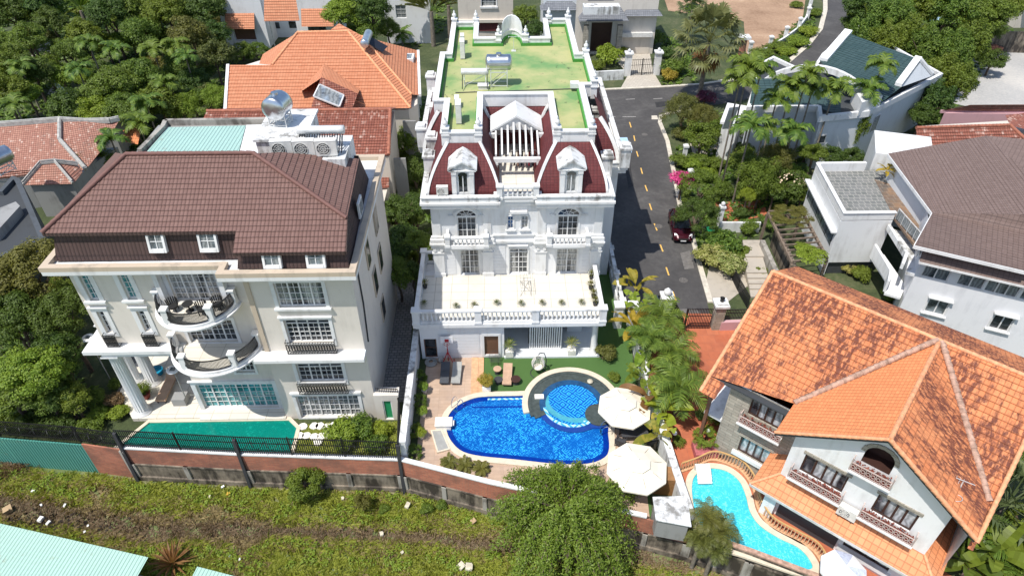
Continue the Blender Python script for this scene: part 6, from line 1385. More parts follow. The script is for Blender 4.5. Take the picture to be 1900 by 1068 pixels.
seg_wall(WL[0],lerp(WL[1],WL[2],.0),0,0,'teal green corrugated sheet fence leaning over the field at the far left','green_sheet',None,(.5,0),None,[],'sheet_fence')
seg_wall(WL[1],lerp(WL[2],WL[3],0),0,0,'teal green corrugated metal sheet fence above the bright grass strip','green_sheet',None,(.5,0),None,[],'sheet_fence')
seg_wall(WL[2],WL[3],0,0,'short bare red brick wall panel between green sheet fence and concrete post','brick',None,(.6,0),None,[.97])
seg_wall(WL[3],WL[4],0,0,'brick topped concrete retaining wall below the teal pool','brick','concrete',(.75,-.75),'white_trim',[.02,.48])
seg_wall(WL[4],WL[5],0,0,'brick topped concrete retaining wall below the stepping slabs and shrubs','brick','concrete',(.75,-.75),'white_trim',[.02,.33,.66,.985])
seg_wall(WL[5],WL[6],0,0,'brick topped concrete retaining wall below the blue pool deck','brick','concrete',(.75,-.75),'white_trim',[.04,.5,.97])
seg_wall(WL[6],WL[7],0,0,'retaining wall stretch hidden behind the big drooping tree','brick','concrete',(.75,-.75),'white_trim',[.3,.7])
seg_wall(WL[7],WL[8],0,0,'dirty brick and concrete retaining wall right of the drooping tree under the white shed roof','brick','concrete',(.6,-.8),None,[.05,.95])
for i,(a,b,l) in enumerate(((8,9,'mossy dark retaining wall with lattice band beside the cyan pool'),(9,10,'mossy dark retaining wall with lattice band at the lower end of the cyan pool'),(10,11,'mossy dark retaining wall below the striped parasol'))): seg_wall(WL[a],WL[b],0,0,l,'concrete','concrete',(.45,-.4),'ridge_old',[.03,.5,.97])
def palisade(name,pts,z0,h,step,label,posts,tall=0,lean=None,group='black iron fences',coil=False,cat='fence'):
    r=root(name,(*pts[0],z0),label,cat,group); pk_=M(); rl_=M()
    for a,b in zip(pts,pts[1:]):
        a=Vector((*a,z0));b=Vector((*b,z0)); L=(b-a).length; n=int(L/step)
        for k in (.12,.62,.95): rl_.bar(a+Vector((0,0,h*k)),b+Vector((0,0,h*k)),.045)
        for i in range(n+1):
            p=a.lerp(b,i/n); pk_.bar(p,p+Vector((0,0,h)),.042); 
        if coil:
            q=[]
            for i in range(int(L*9)):
                t=i/(L*9); an=i*.75; p=a.lerp(b,t); q.append(p+Vector((0,.28*math.cos(an)-.25,h*.7+.26*math.sin(an))))
            for x,y in zip(q,q[1:]): pk_.bar(x,y,.022)
    part('pickets',pk_,MT['iron'],r); part('rails',rl_,MT['iron'],r)
    for p in posts:
        m=M(); a=Vector((*p,z0-.1)); 
        if tall: m.bar(a+Vector((0,-.12,FZ-z0+.1)),a+Vector((0,.0,h+.35)),.13)
        else: m.bar(a,a+Vector((0,0,h+.15)),.09)
        part('post',m,MT['iron'],r)
    return r
palisade('iron_fence',[WL[0],WL[1],WL[2],WL[3]],.8,1.5,.14,'black iron fence with barbed coil along the dark trees at far left',[WL[1],WL[2]],coil=True)
palisade('iron_fence',[WL[3],WL[4]],.88,1.7,.135,'black iron fence in front of the teal pool',[lerp(WL[3],WL[4],.5)])
palisade('iron_fence',[WL[4],WL[5]],.88,1.7,.135,'black iron fence in front of the white stepping slabs and shrubs',[lerp(WL[4],WL[5],.33),lerp(WL[4],WL[5],.66)],coil=True)
palisade('iron_fence',[WL[5],(-6.95,30.6)],.88,1.5,.13,'black iron fence running back from the wall corner beside the white side wall',[WL[5],(-6.95,30.6)])
palisade('iron_gate',[(-8.45,31.1),(-7.0,31.0)],1.7,1.2,.12,'black iron railing closing the paved alley beside the mansion',[],group='gates',cat='gate')
for t,l in ((WL[3],'tall black steel post at the brick panel left of the teal pool'),(WL[4],'tall black steel post at the joint of the teal pool walls'),(WL[5],'tall black steel post at the corner below the white side wall')):
    m=M(); p=Vector((*t,0)); m.bar(p+Vector((.0,-.3,FZ-.2)),p+Vector((0,-.05,2.3)),.2,.2,up=(0,1,0)); solo('steel_post',m,MT['charcoal'],l,'post','tall posts on the retaining wall')
# white louvred side wall between mansion and villa
r,q=wall_run('side_wall',None,2.1,.35,'white_wall','long white side wall between the paved alley and the blue pool garden',world=[(-6.35,27.15),(-6.35,36.6),(-6.35,43)],cap='weathered_white')
r,q=wall_run('garden_wall',None,1.7,.38,'weathered_white','peeling white wall between the parasols and the terracotta yard',world=[(10.85,21.9),(10.6,25),(10.35,29),(10.25,33.5),(10.2,37.5)],cap='weathered_white')
# roadside balustrade of the white villa
Rb=root('roadside_balustrade',(9.6,48,0),'white balustrade with square piers between the villa side garden and the road','balustrade')
m=M(); m.box(9.45,40.5,0,9.75,62,.7); part('plinth_wall',m,MT['weathered_white'],Rb); balustrade(Rb,[(9.6,62),(9.6,40.5)],.7,1.3,.34,[(9.6,y) for y in (40.7,44.2,47.7,51.2,54.7,58.2,61.7)],mat='weathered_white',maxn=98)
m=M(); g=PZ(1190,505,2.3); 
for x,y in ((9.2,39.9),(10.3,39.9)): m.box(x-.3,y-.3,0,x+.3,y+.3,2.2); m.box(x-.4,y-.4,2.2,x+.4,y+.4,2.35)
solo('gate_piers',m,MT['weathered_white'],'pair of white square piers behind the yellow banana leaves by the road','pier')
# garden gate of the orange villa: iron leaves, stone pier, railing on pink wall
gp=[G(1268,612,0),G(1315,612,0)]
palisade('iron_gate',[(gp[0].x,gp[0].y+.1),(gp[1].x,gp[1].y+.1)],.1,2.1,.12,'dark brown iron gate leaf beside the stone pier at the end of the road',[(gp[0].x,gp[0].y)],group='gates',cat='gate')
palisade('iron_gate',[G2(1262,622,0),G2(1243,580,0)],.1,1.7,.12,'half open dark gate leaf next to the coconut palm at the road end',[],group='gates',cat='gate')
m=M(); g=G(1327,607,0); m.box(g.x-.38,g.y-.38,0,g.x+.38,g.y+.38,2.4); r=root('gate_pier',(g.x,g.y,0),'stone clad gate pier with white cap and black lamp at the road end','pier'); part('shaft',m,MT['stone'],r); m=M(); m.box(g.x-.55,g.y-.55,2.4,g.x+.55,g.y+.55,2.6); m.box(g.x-.4,g.y-.4,2.6,g.x+.4,g.y+.4,2.75); part('cap',m,MT['white_trim'],r); m=M(); m.lathe((g.x,g.y,2.75),[(.16,0),(.16,.3),(.2,.32),(.02,.45)],8); part('lamp',m,MT['iron'],r)
m=M(); g=G(1230,590,0); m.box(g.x-.4,g.y-.4,0,g.x+.4,g.y+.4,2.3); m.box(g.x-.5,g.y-.5,2.3,g.x+.5,g.y+.5,2.45); m.lathe((g.x,g.y,2.45),[(.1,0),(.3,.2),(.3,.45),(.1,.65),(.001,.75)],10); solo('gate_pier',m,MT['white_trim'],'white gate pier with round finial behind the coconut palm fronds','pier')
wall_run('low_wall',((1338,596),(1392,594)),.9,.3,'pink_wall','low pink wall under dark railing next to the stone gate pier')
palisade('iron_fence',[G2(1340,592,.95),G2(1395,590,.95)],.95,1.0,.12,'dark railing on the low pink wall next to the stone gate pier',[])
palisade('iron_fence',[G2(1356,515,0),G2(1368,540,0),G2(1386,572,0)],0,1.3,.12,'black railing beside the garden steps above the orange roof',[G2(1356,515,0)])
# garden steps
m=M(); st=[G2(1380,470,.0),G2(1412,470,.0),G2(1418,508,0),G2(1388,508,0)]
for i,(y,z) in enumerate(((445,.9),(475,.75),(485,.6),(495,.45),(505,.3),(520,.15))):
    q=[G2(1378+i*2,y,z),G2(1412+i*3,y,z),G2(1420+i*3,y+30,z),G2(1383+i*2,y+30,z)]; m.prism(q,0,z)
struct('garden_steps',m,MT['step_stone'])
wall_run('garden_wall',((1415,445),(1440,500),(1446,520)),1.4,.4,'concrete_pale','sloping bare concrete wall beside the garden steps')
wall_run('garden_wall',((1442,420),(1470,480),(1480,505)),2.2,.3,'concrete','dark stained wall under the creeper covered pergola')
wall_run('garden_wall',((1336,412),(1412,412)),1.1,.2,'white_trim','white topped garden wall with striped railing below the terracotta patch')
# gates and posts by the bare lot
def pier(x,y,h,label,mat='white_trim',w_=.55,ball=False):
    g=G(x,y,0); m=M(); m.box(g.x-w_/2,g.y-w_/2,0,g.x+w_/2,g.y+w_/2,h); m.box(g.x-w_*.7,g.y-w_*.7,h,g.x+w_*.7,g.y+w_*.7,h+.2)
    if ball: m.lathe((g.x,g.y,h+.2),[(.08,0),(.2,.15),(.2,.35),(.001,.5)],8)
    else: m.box(g.x-w_*.4,g.y-w_*.4,h+.2,g.x+w_*.4,g.y+w_*.4,h+.3)
    return solo('gate_pier' if h>1.9 else 'fence_post',m,MT[mat],label,'pier' if h>1.9 else 'post','white posts and piers of the far gardens')
pier(1163,140,3.0,'white gate pier left of the dark barred gate of the grey roofed house',w_=.8,ball=True); pier(1217,138,3.0,'white gate pier right of the dark barred gate of the grey roofed house',w_=.8,ball=True)
palisade('iron_gate',[G2(1168,141,0),G2(1213,139,0)],.1,2.2,.25,'dark barred double gate between two white piers at the top',[G2(1190,140,0)],group='gates',cat='gate')
wall_run('garden_wall',((1060,135),(1158,130)),1.3,.25,'weathered_white','pale wall left of the barred gate behind the round shrubs')
for x,y,l in ((1390,100,'white post of the bare lot fence, nearest the dark fan palm'),(1427,90,'second white fence post of the bare lot from the fan palm'),(1456,72,'third white fence post of the bare lot from the fan palm'),(1481,55,'fourth white fence post of the bare lot from the fan palm'),(1497,35,'fifth white fence post of the bare lot, near the road bend'),(1502,14,'farthest white fence post of the bare lot near the road bend')): pier(x,y,1.6,l,w_=.45)
wall_run('low_wall',((1400,98),(1428,86),(1458,68),(1482,50),(1497,30),(1504,8)),.7,.25,'white_wall','low white wall linking the posts beside the bare lot')
m=M(); g=PZ(1372,116,0); m.tube((g.x,g.y,0),(g.x,g.y,3.4),.5,12,.42); r=root('brick_column',(g.x,g.y,0),'round brick column with white cap right of the fan palm','column'); part('shaft',m,MT['brick'],r); m=M(); m.box(g.x-.7,g.y-.7,3.4,g.x+.7,g.y+.7,3.75); part('cap',m,MT['white_trim'],r)
pier(1268,300,1.8,'white garden post behind the pink blossoms on the road kerb',w_=.4); pier(1277,345,1.7,'white garden post above the large clipped tree by the road',w_=.4); pier(1333,418,2.0,'white pier with round lamp beside the parked car tree',w_=.4,ball=True)
# bottom-left mint sheet roofs
Mr=root('mint_roof_shed',(-22,18,FZ),'shed with mint green corrugated roof at the bottom left corner','shed')
q=[PZ(-80,952,.2),PZ(2,972,.2),PZ(275,1033,.2),PZ(248,1078,-.1),PZ(215,1140,-.5),PZ(-80,1120,-.5)]
m=M(); u_=(q[2]-q[1]).normalized(); 
def plank(m,pts): 
    i=len(m.f); m.poly(pts); n=(pts[1]-pts[0]).cross(pts[2]-pts[0]).normalized(); n=n if n.z>0 else -n; uu=(pts[2]-pts[1]).normalized(); m.fr[i]=(uu,n.cross(uu))
pz=[PZ(-80,952,.2),PZ(275,1033,.2)]; dn=Vector((-.9,-3.6,-.6)); plank(m,[pz[0],pz[0]+u_*.01,pz[1],pz[1]+dn*1.6,pz[0]+dn*1.6]); part('sheet_roof',m,MT['mint_sheet'],Mr)
m=M(); m.prism([(pz[0].x,pz[0].y-.4),(pz[1].x-.5,pz[1].y-.5),(pz[1].x-1.8,pz[1].y-5),(pz[0].x,pz[0].y-5)],FZ,-.9); part('wall',m,MT['grey_wall'],Mr)
m=M(); a,b=PZ(366,1050,-.2),PZ(452,1072,-.2); u_=(b-a).normalized(); plank(m,[a,a+u_*.01,b,b+dn,a+dn]); r=root('mint_roof_shed',(a.x,a.y,FZ),'tip of a second mint green corrugated roof at the bottom edge','shed'); part('sheet_roof',m,MT['mint_sheet'],r); m=M(); m.prism([(a.x+.4,a.y-.3),(b.x-.4,b.y-.3),(b.x-.4,b.y-3),(a.x,a.y-3)],FZ,-.8); part('wall',m,MT['grey_wall'],r)
# ================================================================ VEGETATION
from mathutils import noise as mnoise
rnd=random.Random(11)
def rv(r=rnd):
    while True:
        v=Vector((r.uniform(-1,1),r.uniform(-1,1),r.uniform(-1,1)))
        if .01<v.length<1: return v.normalized()
def leaf(V_,F_,c,n,L,W,r=rnd):
    a=n.cross(rv(r)); 
    if a.length<1e-3:return
    a.normalize(); b=n.cross(a); i=len(V_)
    V_+= [c-a*L*.5,c+b*W*.5+n*W*.12,c+a*L*.5,c-b*W*.5+n*W*.12]; F_.append((i,i+1,i+2,i+3))
def lmesh(name,V_,F_):
    me=bpy.data.meshes.new(name); me.from_pydata([tuple(v) for v in V_],[],F_); me.materials.append(MT['leaf_mid']); return me
def crown_mesh(name,n,leafL,leafW,clumps=40,rc=.3,flat=1.0,seed=1,hollow=.55,up=.5,droop=0):
    """unit crown (radius 1 around the origin)"""
    r=random.Random(seed); V_=[];F_=[]; cl=[]
    for i in range(clumps):
        d=rv(r); 
        if d.z<-.35: d.z*=-.6; d.normalize()
        rad=(hollow+(1-hollow)*r.random()**.6)*(1-rc*.6); rad*=1+.22*mnoise.noise(d*2.1+Vector((seed,0,0)))
        cl.append((Vector((d.x*rad,d.y*rad,d.z*rad*flat)),rc*r.uniform(.6,1.25)))
    per=n//clumps
    for c,q in cl:
        for j in range(per):
            d=rv(r); 
            if d.z<-.2 and r.random()<.6: d.z=-d.z
            p=c+Vector((d.x,d.y,d.z*.75))*q*r.uniform(.55,1.05)
            if droop: p.z-=droop*q*r.random()**2*2
            nn=(d+Vector((0,0,up))+rv(r)*.55).normalized(); leaf(V_,F_,p,nn,leafL*r.uniform(.6,1.3),leafW*r.uniform(.6,1.3),r)
    return lmesh(name,V_,F_)
CM={'large':crown_mesh('crown_large',15000,.075,.045,75,.24,.85,1),'large2':crown_mesh('crown_large_b',13000,.085,.04,60,.27,.95,5),'mid':crown_mesh('crown_mid',7000,.10,.06,38,.32,.85,2),'mid2':crown_mesh('crown_mid_b',7000,.11,.05,30,.36,.95,3,droop=.4),
 'bush':crown_mesh('crown_bush',2600,.15,.085,20,.42,.8,4,hollow=.35),'bush2':crown_mesh('crown_bush_b',2600,.19,.07,16,.45,.75,6,hollow=.35),'clip':crown_mesh('crown_clipped',11000,.055,.035,60,.2,.8,8,hollow=.85,up=.3),
 'feather':crown_mesh('crown_feather',9000,.12,.022,45,.3,.85,9,droop=.5),'strand':crown_mesh('crown_strand',12000,.12,.045,50,.22,1.0,10,droop=1.2)}
def linkobj(name,me,mat,parent=None):
    o=bpy.data.objects.new(name,me); C.objects.link(o)
    if parent:o.parent=parent
    o.material_slots[0].link='OBJECT'; o.material_slots[0].material=MT[mat]; return o
def trunk_mesh(h,r,limbs=5,spread=1.0,seed=1,lean=(0,0)):
    q=random.Random(seed); m=M(); top=Vector((lean[0],lean[1],h)); segs=5; pr_=Vector((0,0,-.3))
    for i in range(1,segs+1):
        t=i/segs; c=top*t+Vector((q.uniform(-1,1),q.uniform(-1,1),0))*.04*h; c.z=h*t; m.tube(pr_,c,r*(1.25-t*.45),8,r*(1.25-(t+.2)*.45)); pr_=c
    for i in range(limbs):
        a=q.uniform(0,6.28); s=top*q.uniform(.65,1.0); e=top+Vector((math.cos(a),math.sin(a),q.uniform(.3,.9)))*spread*q.uniform(.4,.8); mid=(s+e)/2+rv(q)*spread*.1; m.tube(s,mid,r*.5,6,r*.35); m.tube(mid,e,r*.35,6,r*.12)
    return m
TRK={}
def tree(px,py,rpx,h,kind='mid',mat='leaf_mid',label='',name='tree',cat='tree',group=None,z0=0.0,flat=None,ground_py=None):
    """crown centre seen at (px,py) standing h above its foot"""
    p=G(px,py,z0+h); depth=(p-CO).dot(FW); R=1.08*rpx*depth/FPX; base=Vector((p.x,p.y,z0)); k=R
    r=bpy.data.objects.new(name,None); C.objects.link(r); r.location=base; LOC[r.name]=base; tag(r,label,cat,group)
    c=linkobj('crown',CM[kind],mat,r); c.location=(0,0,h); fz=flat or 1.0; c.scale=(R,R,R*fz); c.rotation_euler=(0,0,rnd.uniform(0,6.28))
    th=max(.15,h-R*.25*fz)
    key=(round(th*2)/2,round(R)); 
    if key not in TRK:
        m=trunk_mesh(key[0],.06+.035*max(.5,key[1])*1.2,5,max(.4,R*.9),len(TRK)+3); TRK[key]=_mesh('trunk',m,Vector((0,0,0)),MT['bark'])
    t=bpy.data.objects.new('trunk' if h>1.6 else 'stem',TRK[key]); C.objects.link(t); t.parent=r; t.scale=(1,1,th/max(.1,key[0]) if key[0] else 1)
    return r
def bush(px,py,rpx,mat='leaf_mid',label='',kind='bush',z0=0.0,name='shrub',cat='shrub',group=None,flat=1.0,h=None):
    p=G(px,py,z0); depth=(p-CO).dot(FW); R=rpx*depth/FPX; return tree(px,py,rpx,h if h is not None else R*.55*flat,kind,mat,label,name,cat,group,z0,flat)
# ---- fronds
def frond(V_,F_,base,az,el,L,droop,ll,n=14,w=.05,r=rnd,vee=.35):
    d=Vector((math.cos(az),math.sin(az),0)); pts=[]; p=Vector(base); e=el
    for i in range(n+1):
        pts.append(p.copy()); dirv=d*math.cos(e)+Vector((0,0,math.sin(e))); p=p+dirv*(L/n); e-=droop/n
    side=Vector((-d.y,d.x,0))
    for i in range(n):
        a,b=pts[i],pts[i+1]; k=len(V_); V_+=[a+side*.02,b+side*.016,b-side*.016,a-side*.02]; F_.append((k,k+1,k+2,k+3))
        if i<1: continue
        t=i/n; LL=ll*math.sin(math.pi*min(1,.18+t*.86))**.7
        ax=(b-a).normalized()
        for s_ in (-1,1):
            for q in (0,.5):
                o=a.lerp(b,q); dr=(side*s_*1.0+ax*.65+Vector((0,0,vee-.5*r.random()))).normalized(); tip=o+dr*LL*r.uniform(.8,1.1)-Vector((0,0,LL*.25)); mid=o+dr*LL*.5
                k=len(V_); V_+=[o-ax*w*.5,mid-ax*w*.6,tip,mid+ax*w*.6,o+ax*w*.5]; F_.append((k,k+1,k+2,k+3,k+4))
def areca_crown(seed,nf=9,L=2.2,ll=.8,w=.12,droop=2.35,el0=1.5):
    r=random.Random(seed);V_=[];F_=[]
    for i in range(nf):
        az=i*2.4+r.uniform(-.2,.2); el=el0-(i/nf)*.95+r.uniform(-.12,.12); frond(V_,F_,(0,0,0),az,el,L*r.uniform(.85,1.1),droop,ll,12,w,r)
    return lmesh('palm_crown',V_,F_)
def fan_crown(seed,n=38,R=2.2,fr=1.05,dead=14):
    r=random.Random(seed);V_=[];F_=[];V2=[];F2=[]
    for i in range(n+dead):
        dd=i>=n; az=r.uniform(0,6.28) if dd else i*2.4; el=r.uniform(-1.5,-.95) if dd else 1.35-(i/n)*1.75+r.uniform(-.1,.1)
        d=Vector((math.cos(az)*math.cos(el),math.sin(az)*math.cos(el),math.sin(el))); c=d*R*r.uniform(.75,1.0)*(.6 if dd else 1); 
        if not dd: c.z-=.1*R*(i/n)
        side=d.cross(Vector((0,0,1))).normalized(); upv=side.cross(d); VV,FF_=(V2,F2) if dd else (V_,F_)
        k=len(VV); VV+=[side*.03,c+side*.02,c-side*.02,-side*.03]; FF_.append((k,k+1,k+2,k+3))
        ns=15
        for j in range(ns):
            a=(j-(ns-1)/2)/(ns-1)*3.9; dr=(d*math.cos(a)+side*math.sin(a)+upv*(.12*math.cos(a*3))).normalized(); fl=fr*r.uniform(.85,1.05); tip=c+dr*fl-Vector((0,0,.28*fl)); b=dr.cross(upv).normalized()*fr*.085; mid=c+dr*fl*.6
            k=len(VV); VV+=[c,mid-b,tip,mid+b+upv*.03]; FF_.append((k,k+1,k+2,k+3))
    return lmesh('fan_crown',V_,F_),lmesh('dead_skirt',V2,F2)
def banana_crown(seed,n=8,L=2.2,w=.32,fan=False,spread=1.0):
    r=random.Random(seed);V_=[];F_=[]
    for i in range(n):
        if fan: az=0 if i%2 else math.pi; el=1.5-(i/n)*1.15
        else: az=i*2.4+r.uniform(-.3,.3); el=1.35-(i/n)*.8*spread+r.uniform(-.1,.1)
        d=Vector((math.cos(az),math.sin(az),0)); side=Vector((-d.y,d.x,0)); p=Vector((0,0,0)); e=el; N=12; ll=L*r.uniform(.8,1.15); prev=None; tw=r.uniform(-.5,.5)
        for j in range(N+1):
            t=j/N; ww=0.02 if t<.22 else w*math.sin(math.pi*(t-.2)/.8)**.55 if t<1 else .02; 
            up=(d*-math.sin(e)+Vector((0,0,math.cos(e)))); s2=(side*math.cos(tw)+up*math.sin(tw))
            cur=(p+s2*ww*(1+.0)+up*ww*.35,p.copy(),p-s2*ww+up*ww*.35)
            if prev:
                for q0,q1 in ((0,1),(1,2)):
                    if t>.3 and r.random()<.1: continue
                    k=len(V_); V_+=[prev[q0],prev[q1],cur[q1],cur[q0]]; F_.append((k,k+1,k+2,k+3))
            prev=cur; p=p+(d*math.cos(e)+Vector((0,0,math.sin(e))))*(ll/N); e-=(1.3 if not fan else .5)/N
    return lmesh('leaf_crown',V_,F_)
PC={'areca':[areca_crown(s) for s in (1,2,3)],'coco':[areca_crown(s,14,2.6,.8,.07,1.9,1.3) for s in (4,5)],'cycad':[areca_crown(s,16,.9,.28,.035,1.1,.9) for s in (6,)],'banana':[banana_crown(s) for s in (1,2,3)],'travel':[banana_crown(9,16,3.4,.3,True)],'broad':[banana_crown(12,12,2.6,.42,False,1.5)]}
fanA,deadA=fan_crown(3); fanB,deadB=fan_crown(5,22,1.5,.9,4)
spV=[];spF=[]
for i in range(40):
    az=i*2.4; el=1.3-(i/40)*1.2; d=Vector((math.cos(az)*math.cos(el),math.sin(az)*math.cos(el),math.sin(el))); s_=d.cross(Vector((0,0,1))).normalized()*.045; k=len(spV); spV+=[-s_*.6,d*.5-s_,d*1.0-Vector((0,0,.12)),d*.5+s_]; spF.append((k,k+1,k+2,k+3))
SPK=lmesh('rosette',spV,spF)
PT={}
def palm(px,py,h,kind='areca',mat='leaf_palm',label='',s=1.0,name='palm_tree',group=None,z0=0.0,lean=(0,0),cat='palm',tr=.09,skirt=None,trunk=True,fz=1.0):
    p=G(px,py,z0+h); base=Vector((p.x-lean[0],p.y-lean[1],z0)); r=bpy.data.objects.new(name,None); C.objects.link(r); r.location=base; LOC[r.name]=base; tag(r,label,cat,group)
    me={'fan':fanA,'fanB':fanB,'spike':SPK}.get(kind) or rnd.choice(PC[kind]); c=linkobj('crown',me,mat,r); c.location=(lean[0],lean[1],h); c.scale=(s,s,s*fz); c.rotation_euler=(0,0,rnd.uniform(0,6.28) if kind!='travel' else rnd.uniform(-.3,.3))
    if skirt: d=linkobj('dead_leaves',skirt,'leaf_dry',r); d.location=c.location; d.scale=c.scale
    if trunk and h>.3:
        m=M(); q=[Vector((lean[0]*t**1.5,lean[1]*t**1.5,-.2+(h+.2)*t)) for t in (0,.2,.4,.6,.8,1)]
        for i in range(5): m.tube(q[i],q[i+1],tr*(1.15-.06*i),8,tr*(1.1-.06*i))
        if kind=='areca': m.tube(q[5]-Vector((0,0,.05)),q[5]+Vector((0,0,.1)),tr*1.25,8,tr*1.0)
        t=bpy.data.objects.new('trunk',_mesh('trunk',m,Vector((0,0,0)),MT['palm_bark'])); C.objects.link(t); t.parent=r
    return r
GF='trees of the upper left garden'
# upper-left garden forest
for i,(x,y,rp,h,k_,mt,l) in enumerate([
 (22,28,48,5,'large','leaf_dark','dark tree at the top left corner'),(70,8,40,6,'mid','leaf_dark','dark tree touching the top edge left of the big banana leaves'),(50,75,34,5,'mid','leaf_mid','mid green tree above the shaded path at upper left'),
 (205,28,42,6,'large','leaf_dark','dark glossy tree with white blossom right of the traveller palm'),(255,12,38,6,'mid','leaf_mid','mid green tree at the top edge between two dark crowns'),(262,62,34,5,'mid2','leaf_mid','loose green tree behind the row of slim palms'),
 (312,28,44,6,'large2','leaf_mid','broad green tree at the top edge above the white blossoms'),(352,66,38,5.5,'mid','leaf_olive','olive green tree at upper left behind the iron gate'),(378,18,42,6,'large','leaf_dark','dark tree touching the left wall of the white awning house'),
 (398,104,32,4,'mid','leaf_olive','olive round tree just left of the orange hipped roof'),(402,62,26,4.5,'mid','leaf_dark','dark tree below the window of the white awning house'),(18,118,42,4.5,'large2','leaf_mid','leafy mid green tree at the left edge under the corner tree'),
 (62,135,36,4,'mid','leaf_dark','dark tree left of the low curved white wall'),(10,172,36,4,'mid','leaf_mid','tree at the left edge above the temple like roof'),(130,95,26,4,'mid2','leaf_mid','small loose tree right of the shaded path'),
 (155,62,30,5,'mid','leaf_mid','small tree below the traveller palm at upper left'),(128,200,38,3.5,'mid','leaf_dark','round dark tree just above the moulded ridge of the temple roof'),(215,168,50,4.5,'large','leaf_mid','broad sunlit tree in the middle of the upper left garden'),
 (262,150,42,4.2,'large2','leaf_mid','broad green tree right of the middle tree of the upper left garden'),(185,208,34,3.5,'mid','leaf_bright','bright green tree just above the right end of the temple roof'),(240,208,42,3.8,'large','leaf_mid','green tree just above the small sunlit orange roof'),
 (298,190,40,4,'mid','leaf_mid','green tree behind the green sheet roof, left of the bright bushes'),(345,198,32,3.2,'feather','leaf_bright','bright feathery shrub tree above the green sheet roof'),(398,182,30,3,'feather','leaf_bright','bright yellow green bamboo clump left of the orange eave'),
 (360,150,26,3,'mid','leaf_dark','dark tree beside the short straight white wall'),(330,125,28,4,'mid2','leaf_mid','tree below the slim palms near the white gate post'),(95,40,30,5,'mid','leaf_dark','dark crown left of the tall banana leaves'),(188,235,26,3,'mid2','leaf_mid','small tree overlapping the right tip of the temple roof')]):
    tree(x,y,rp,h,k_,mt,l,group=GF)
for x,y,h,s,l in [(165,82,6.5,1.15,'slim palm below the dark glossy tree at upper left'),(215,96,6.2,1.1,'slim palm with pale lower fronds in the middle of the upper left garden'),(285,95,6.5,1.15,'slim palm left of its twin near the white gate post at upper left'),(326,88,6.5,1.1,'slim palm right of its twin near the white gate post at upper left'),(146,132,5,1.1,'slim palm leaning over the low curved white wall'),(304,158,5.5,1.15,'sunlit slim palm above the green sheet roof'),(272,196,5,1.15,'slim palm nearest the left corner of the green sheet roof'),(38,125,5.5,1.1,'slim palm at the left edge of the upper left garden'),(28,196,4.5,1.1,'short palm at the left edge just above the temple roof'),(258,232,5.2,1.1,'slim palm standing over the small sunlit orange roof'),(207,262,4.8,.95,'slim palm in front of the right temple roof slope'),(345,108,6,1.0,'slim palm beside the white gate post at upper left')]:
    palm(x,y,h,'areca','leaf_palm',l,s,group='slim palms of the upper left garden')
palm(118,30,3.5,'broad','leaf_mid','tall banana clump with big upright leaves at the top left',1.3,'banana_plant',cat='banana plant',tr=.25); palm(150,20,4.5,'travel','leaf_palm','traveller palm with upright fan of leaves at the top left',1.2,cat='palm',tr=.3)
pier(346,122,2.6,'white gate post with flat cap among the palms at upper left',w_=.6)
palisade('iron_gate',[G2(350,140,0),G2(378,142,0)],.1,1.9,.2,'dark barred gate right of the white gate post at upper left',[],group='gates',cat='gate')
tree(155,300,34,3,'mid','leaf_dark','dark round shrub tree between the temple roof and the brown roof')
tree(180,290,28,3,'mid','leaf_mid','green shrub tree below the slim palm beside the brown roof hip')
# around the mansion
GL='trees left of the mansion'
for x,y,rp,h,k_,mt,l in [(60,508,66,7,'large','leaf_olive','dull olive tree crown just below the left corner of the mansion parapet'),(28,600,62,5.5,'large2','leaf_dark','large dark tree at the left edge beside the mansion'),(112,585,52,5.5,'large','leaf_dark','dark tree touching the left wall of the mansion'),(108,655,46,4,'large2','leaf_dark','dark tree below the round white dish left of the mansion'),(70,690,58,4,'large','leaf_bright','bright yellow green tree left of the portico'),(20,730,46,3,'mid','leaf_mid','green tree at the left edge above the black fence'),(135,740,30,2.2,'mid','leaf_mid','small green tree between bright tree and portico shrubs')]:
    tree(x,y,rp,h,k_,mt,l,group=GL)
for x,y,rp,mt,l in [(178,738,20,'leaf_mid','round green shrub left of the portico'),(215,742,18,'leaf_dry','brownish clipped shrub left of the front column'),(213,712,13,'leaf_mid','small shrub at the edge of the grey paved court'),(185,770,18,'leaf_bright','low bright shrub behind the black fence left of the teal pool'),(222,765,18,'leaf_bright','grassy bright patch shrub at the foot of the front column'),(60,785,30,'leaf_dark','low dark shrub behind the barbed coil at far left'),(115,790,28,'leaf_dark','low dark shrub behind the barbed coil, left of the brick panel'),(165,795,24,'leaf_mid','low shrub behind the fence above the brick panel'),(15,780,26,'leaf_mid','low shrub in the left corner behind the sheet fence')]:
    bush(x,y,rp,mt,l,group='shrubs by the portico')
for x,y,l in ((262,728,'dark pot plant between the two rear columns'),):
    bush(x,y,15,'leaf_mid',l,z0=.3)
for x,y,rp,mt,l in [(630,802,34,'leaf_bright','bright spreading shrub beside the white stepping slabs'),(672,795,30,'leaf_mid','leafy shrub below the wide french doors of the mansion'),(708,795,20,'leaf_bright','bright shrub under the small green door'),(700,825,24,'leaf_mid','shrub behind the fence at the wall corner'),(640,828,22,'leaf_mid','low shrub behind the fence below the stepping slabs')]:
    bush(x,y,rp,mt,l,group='shrubs in front of the mansion',kind='bush2')
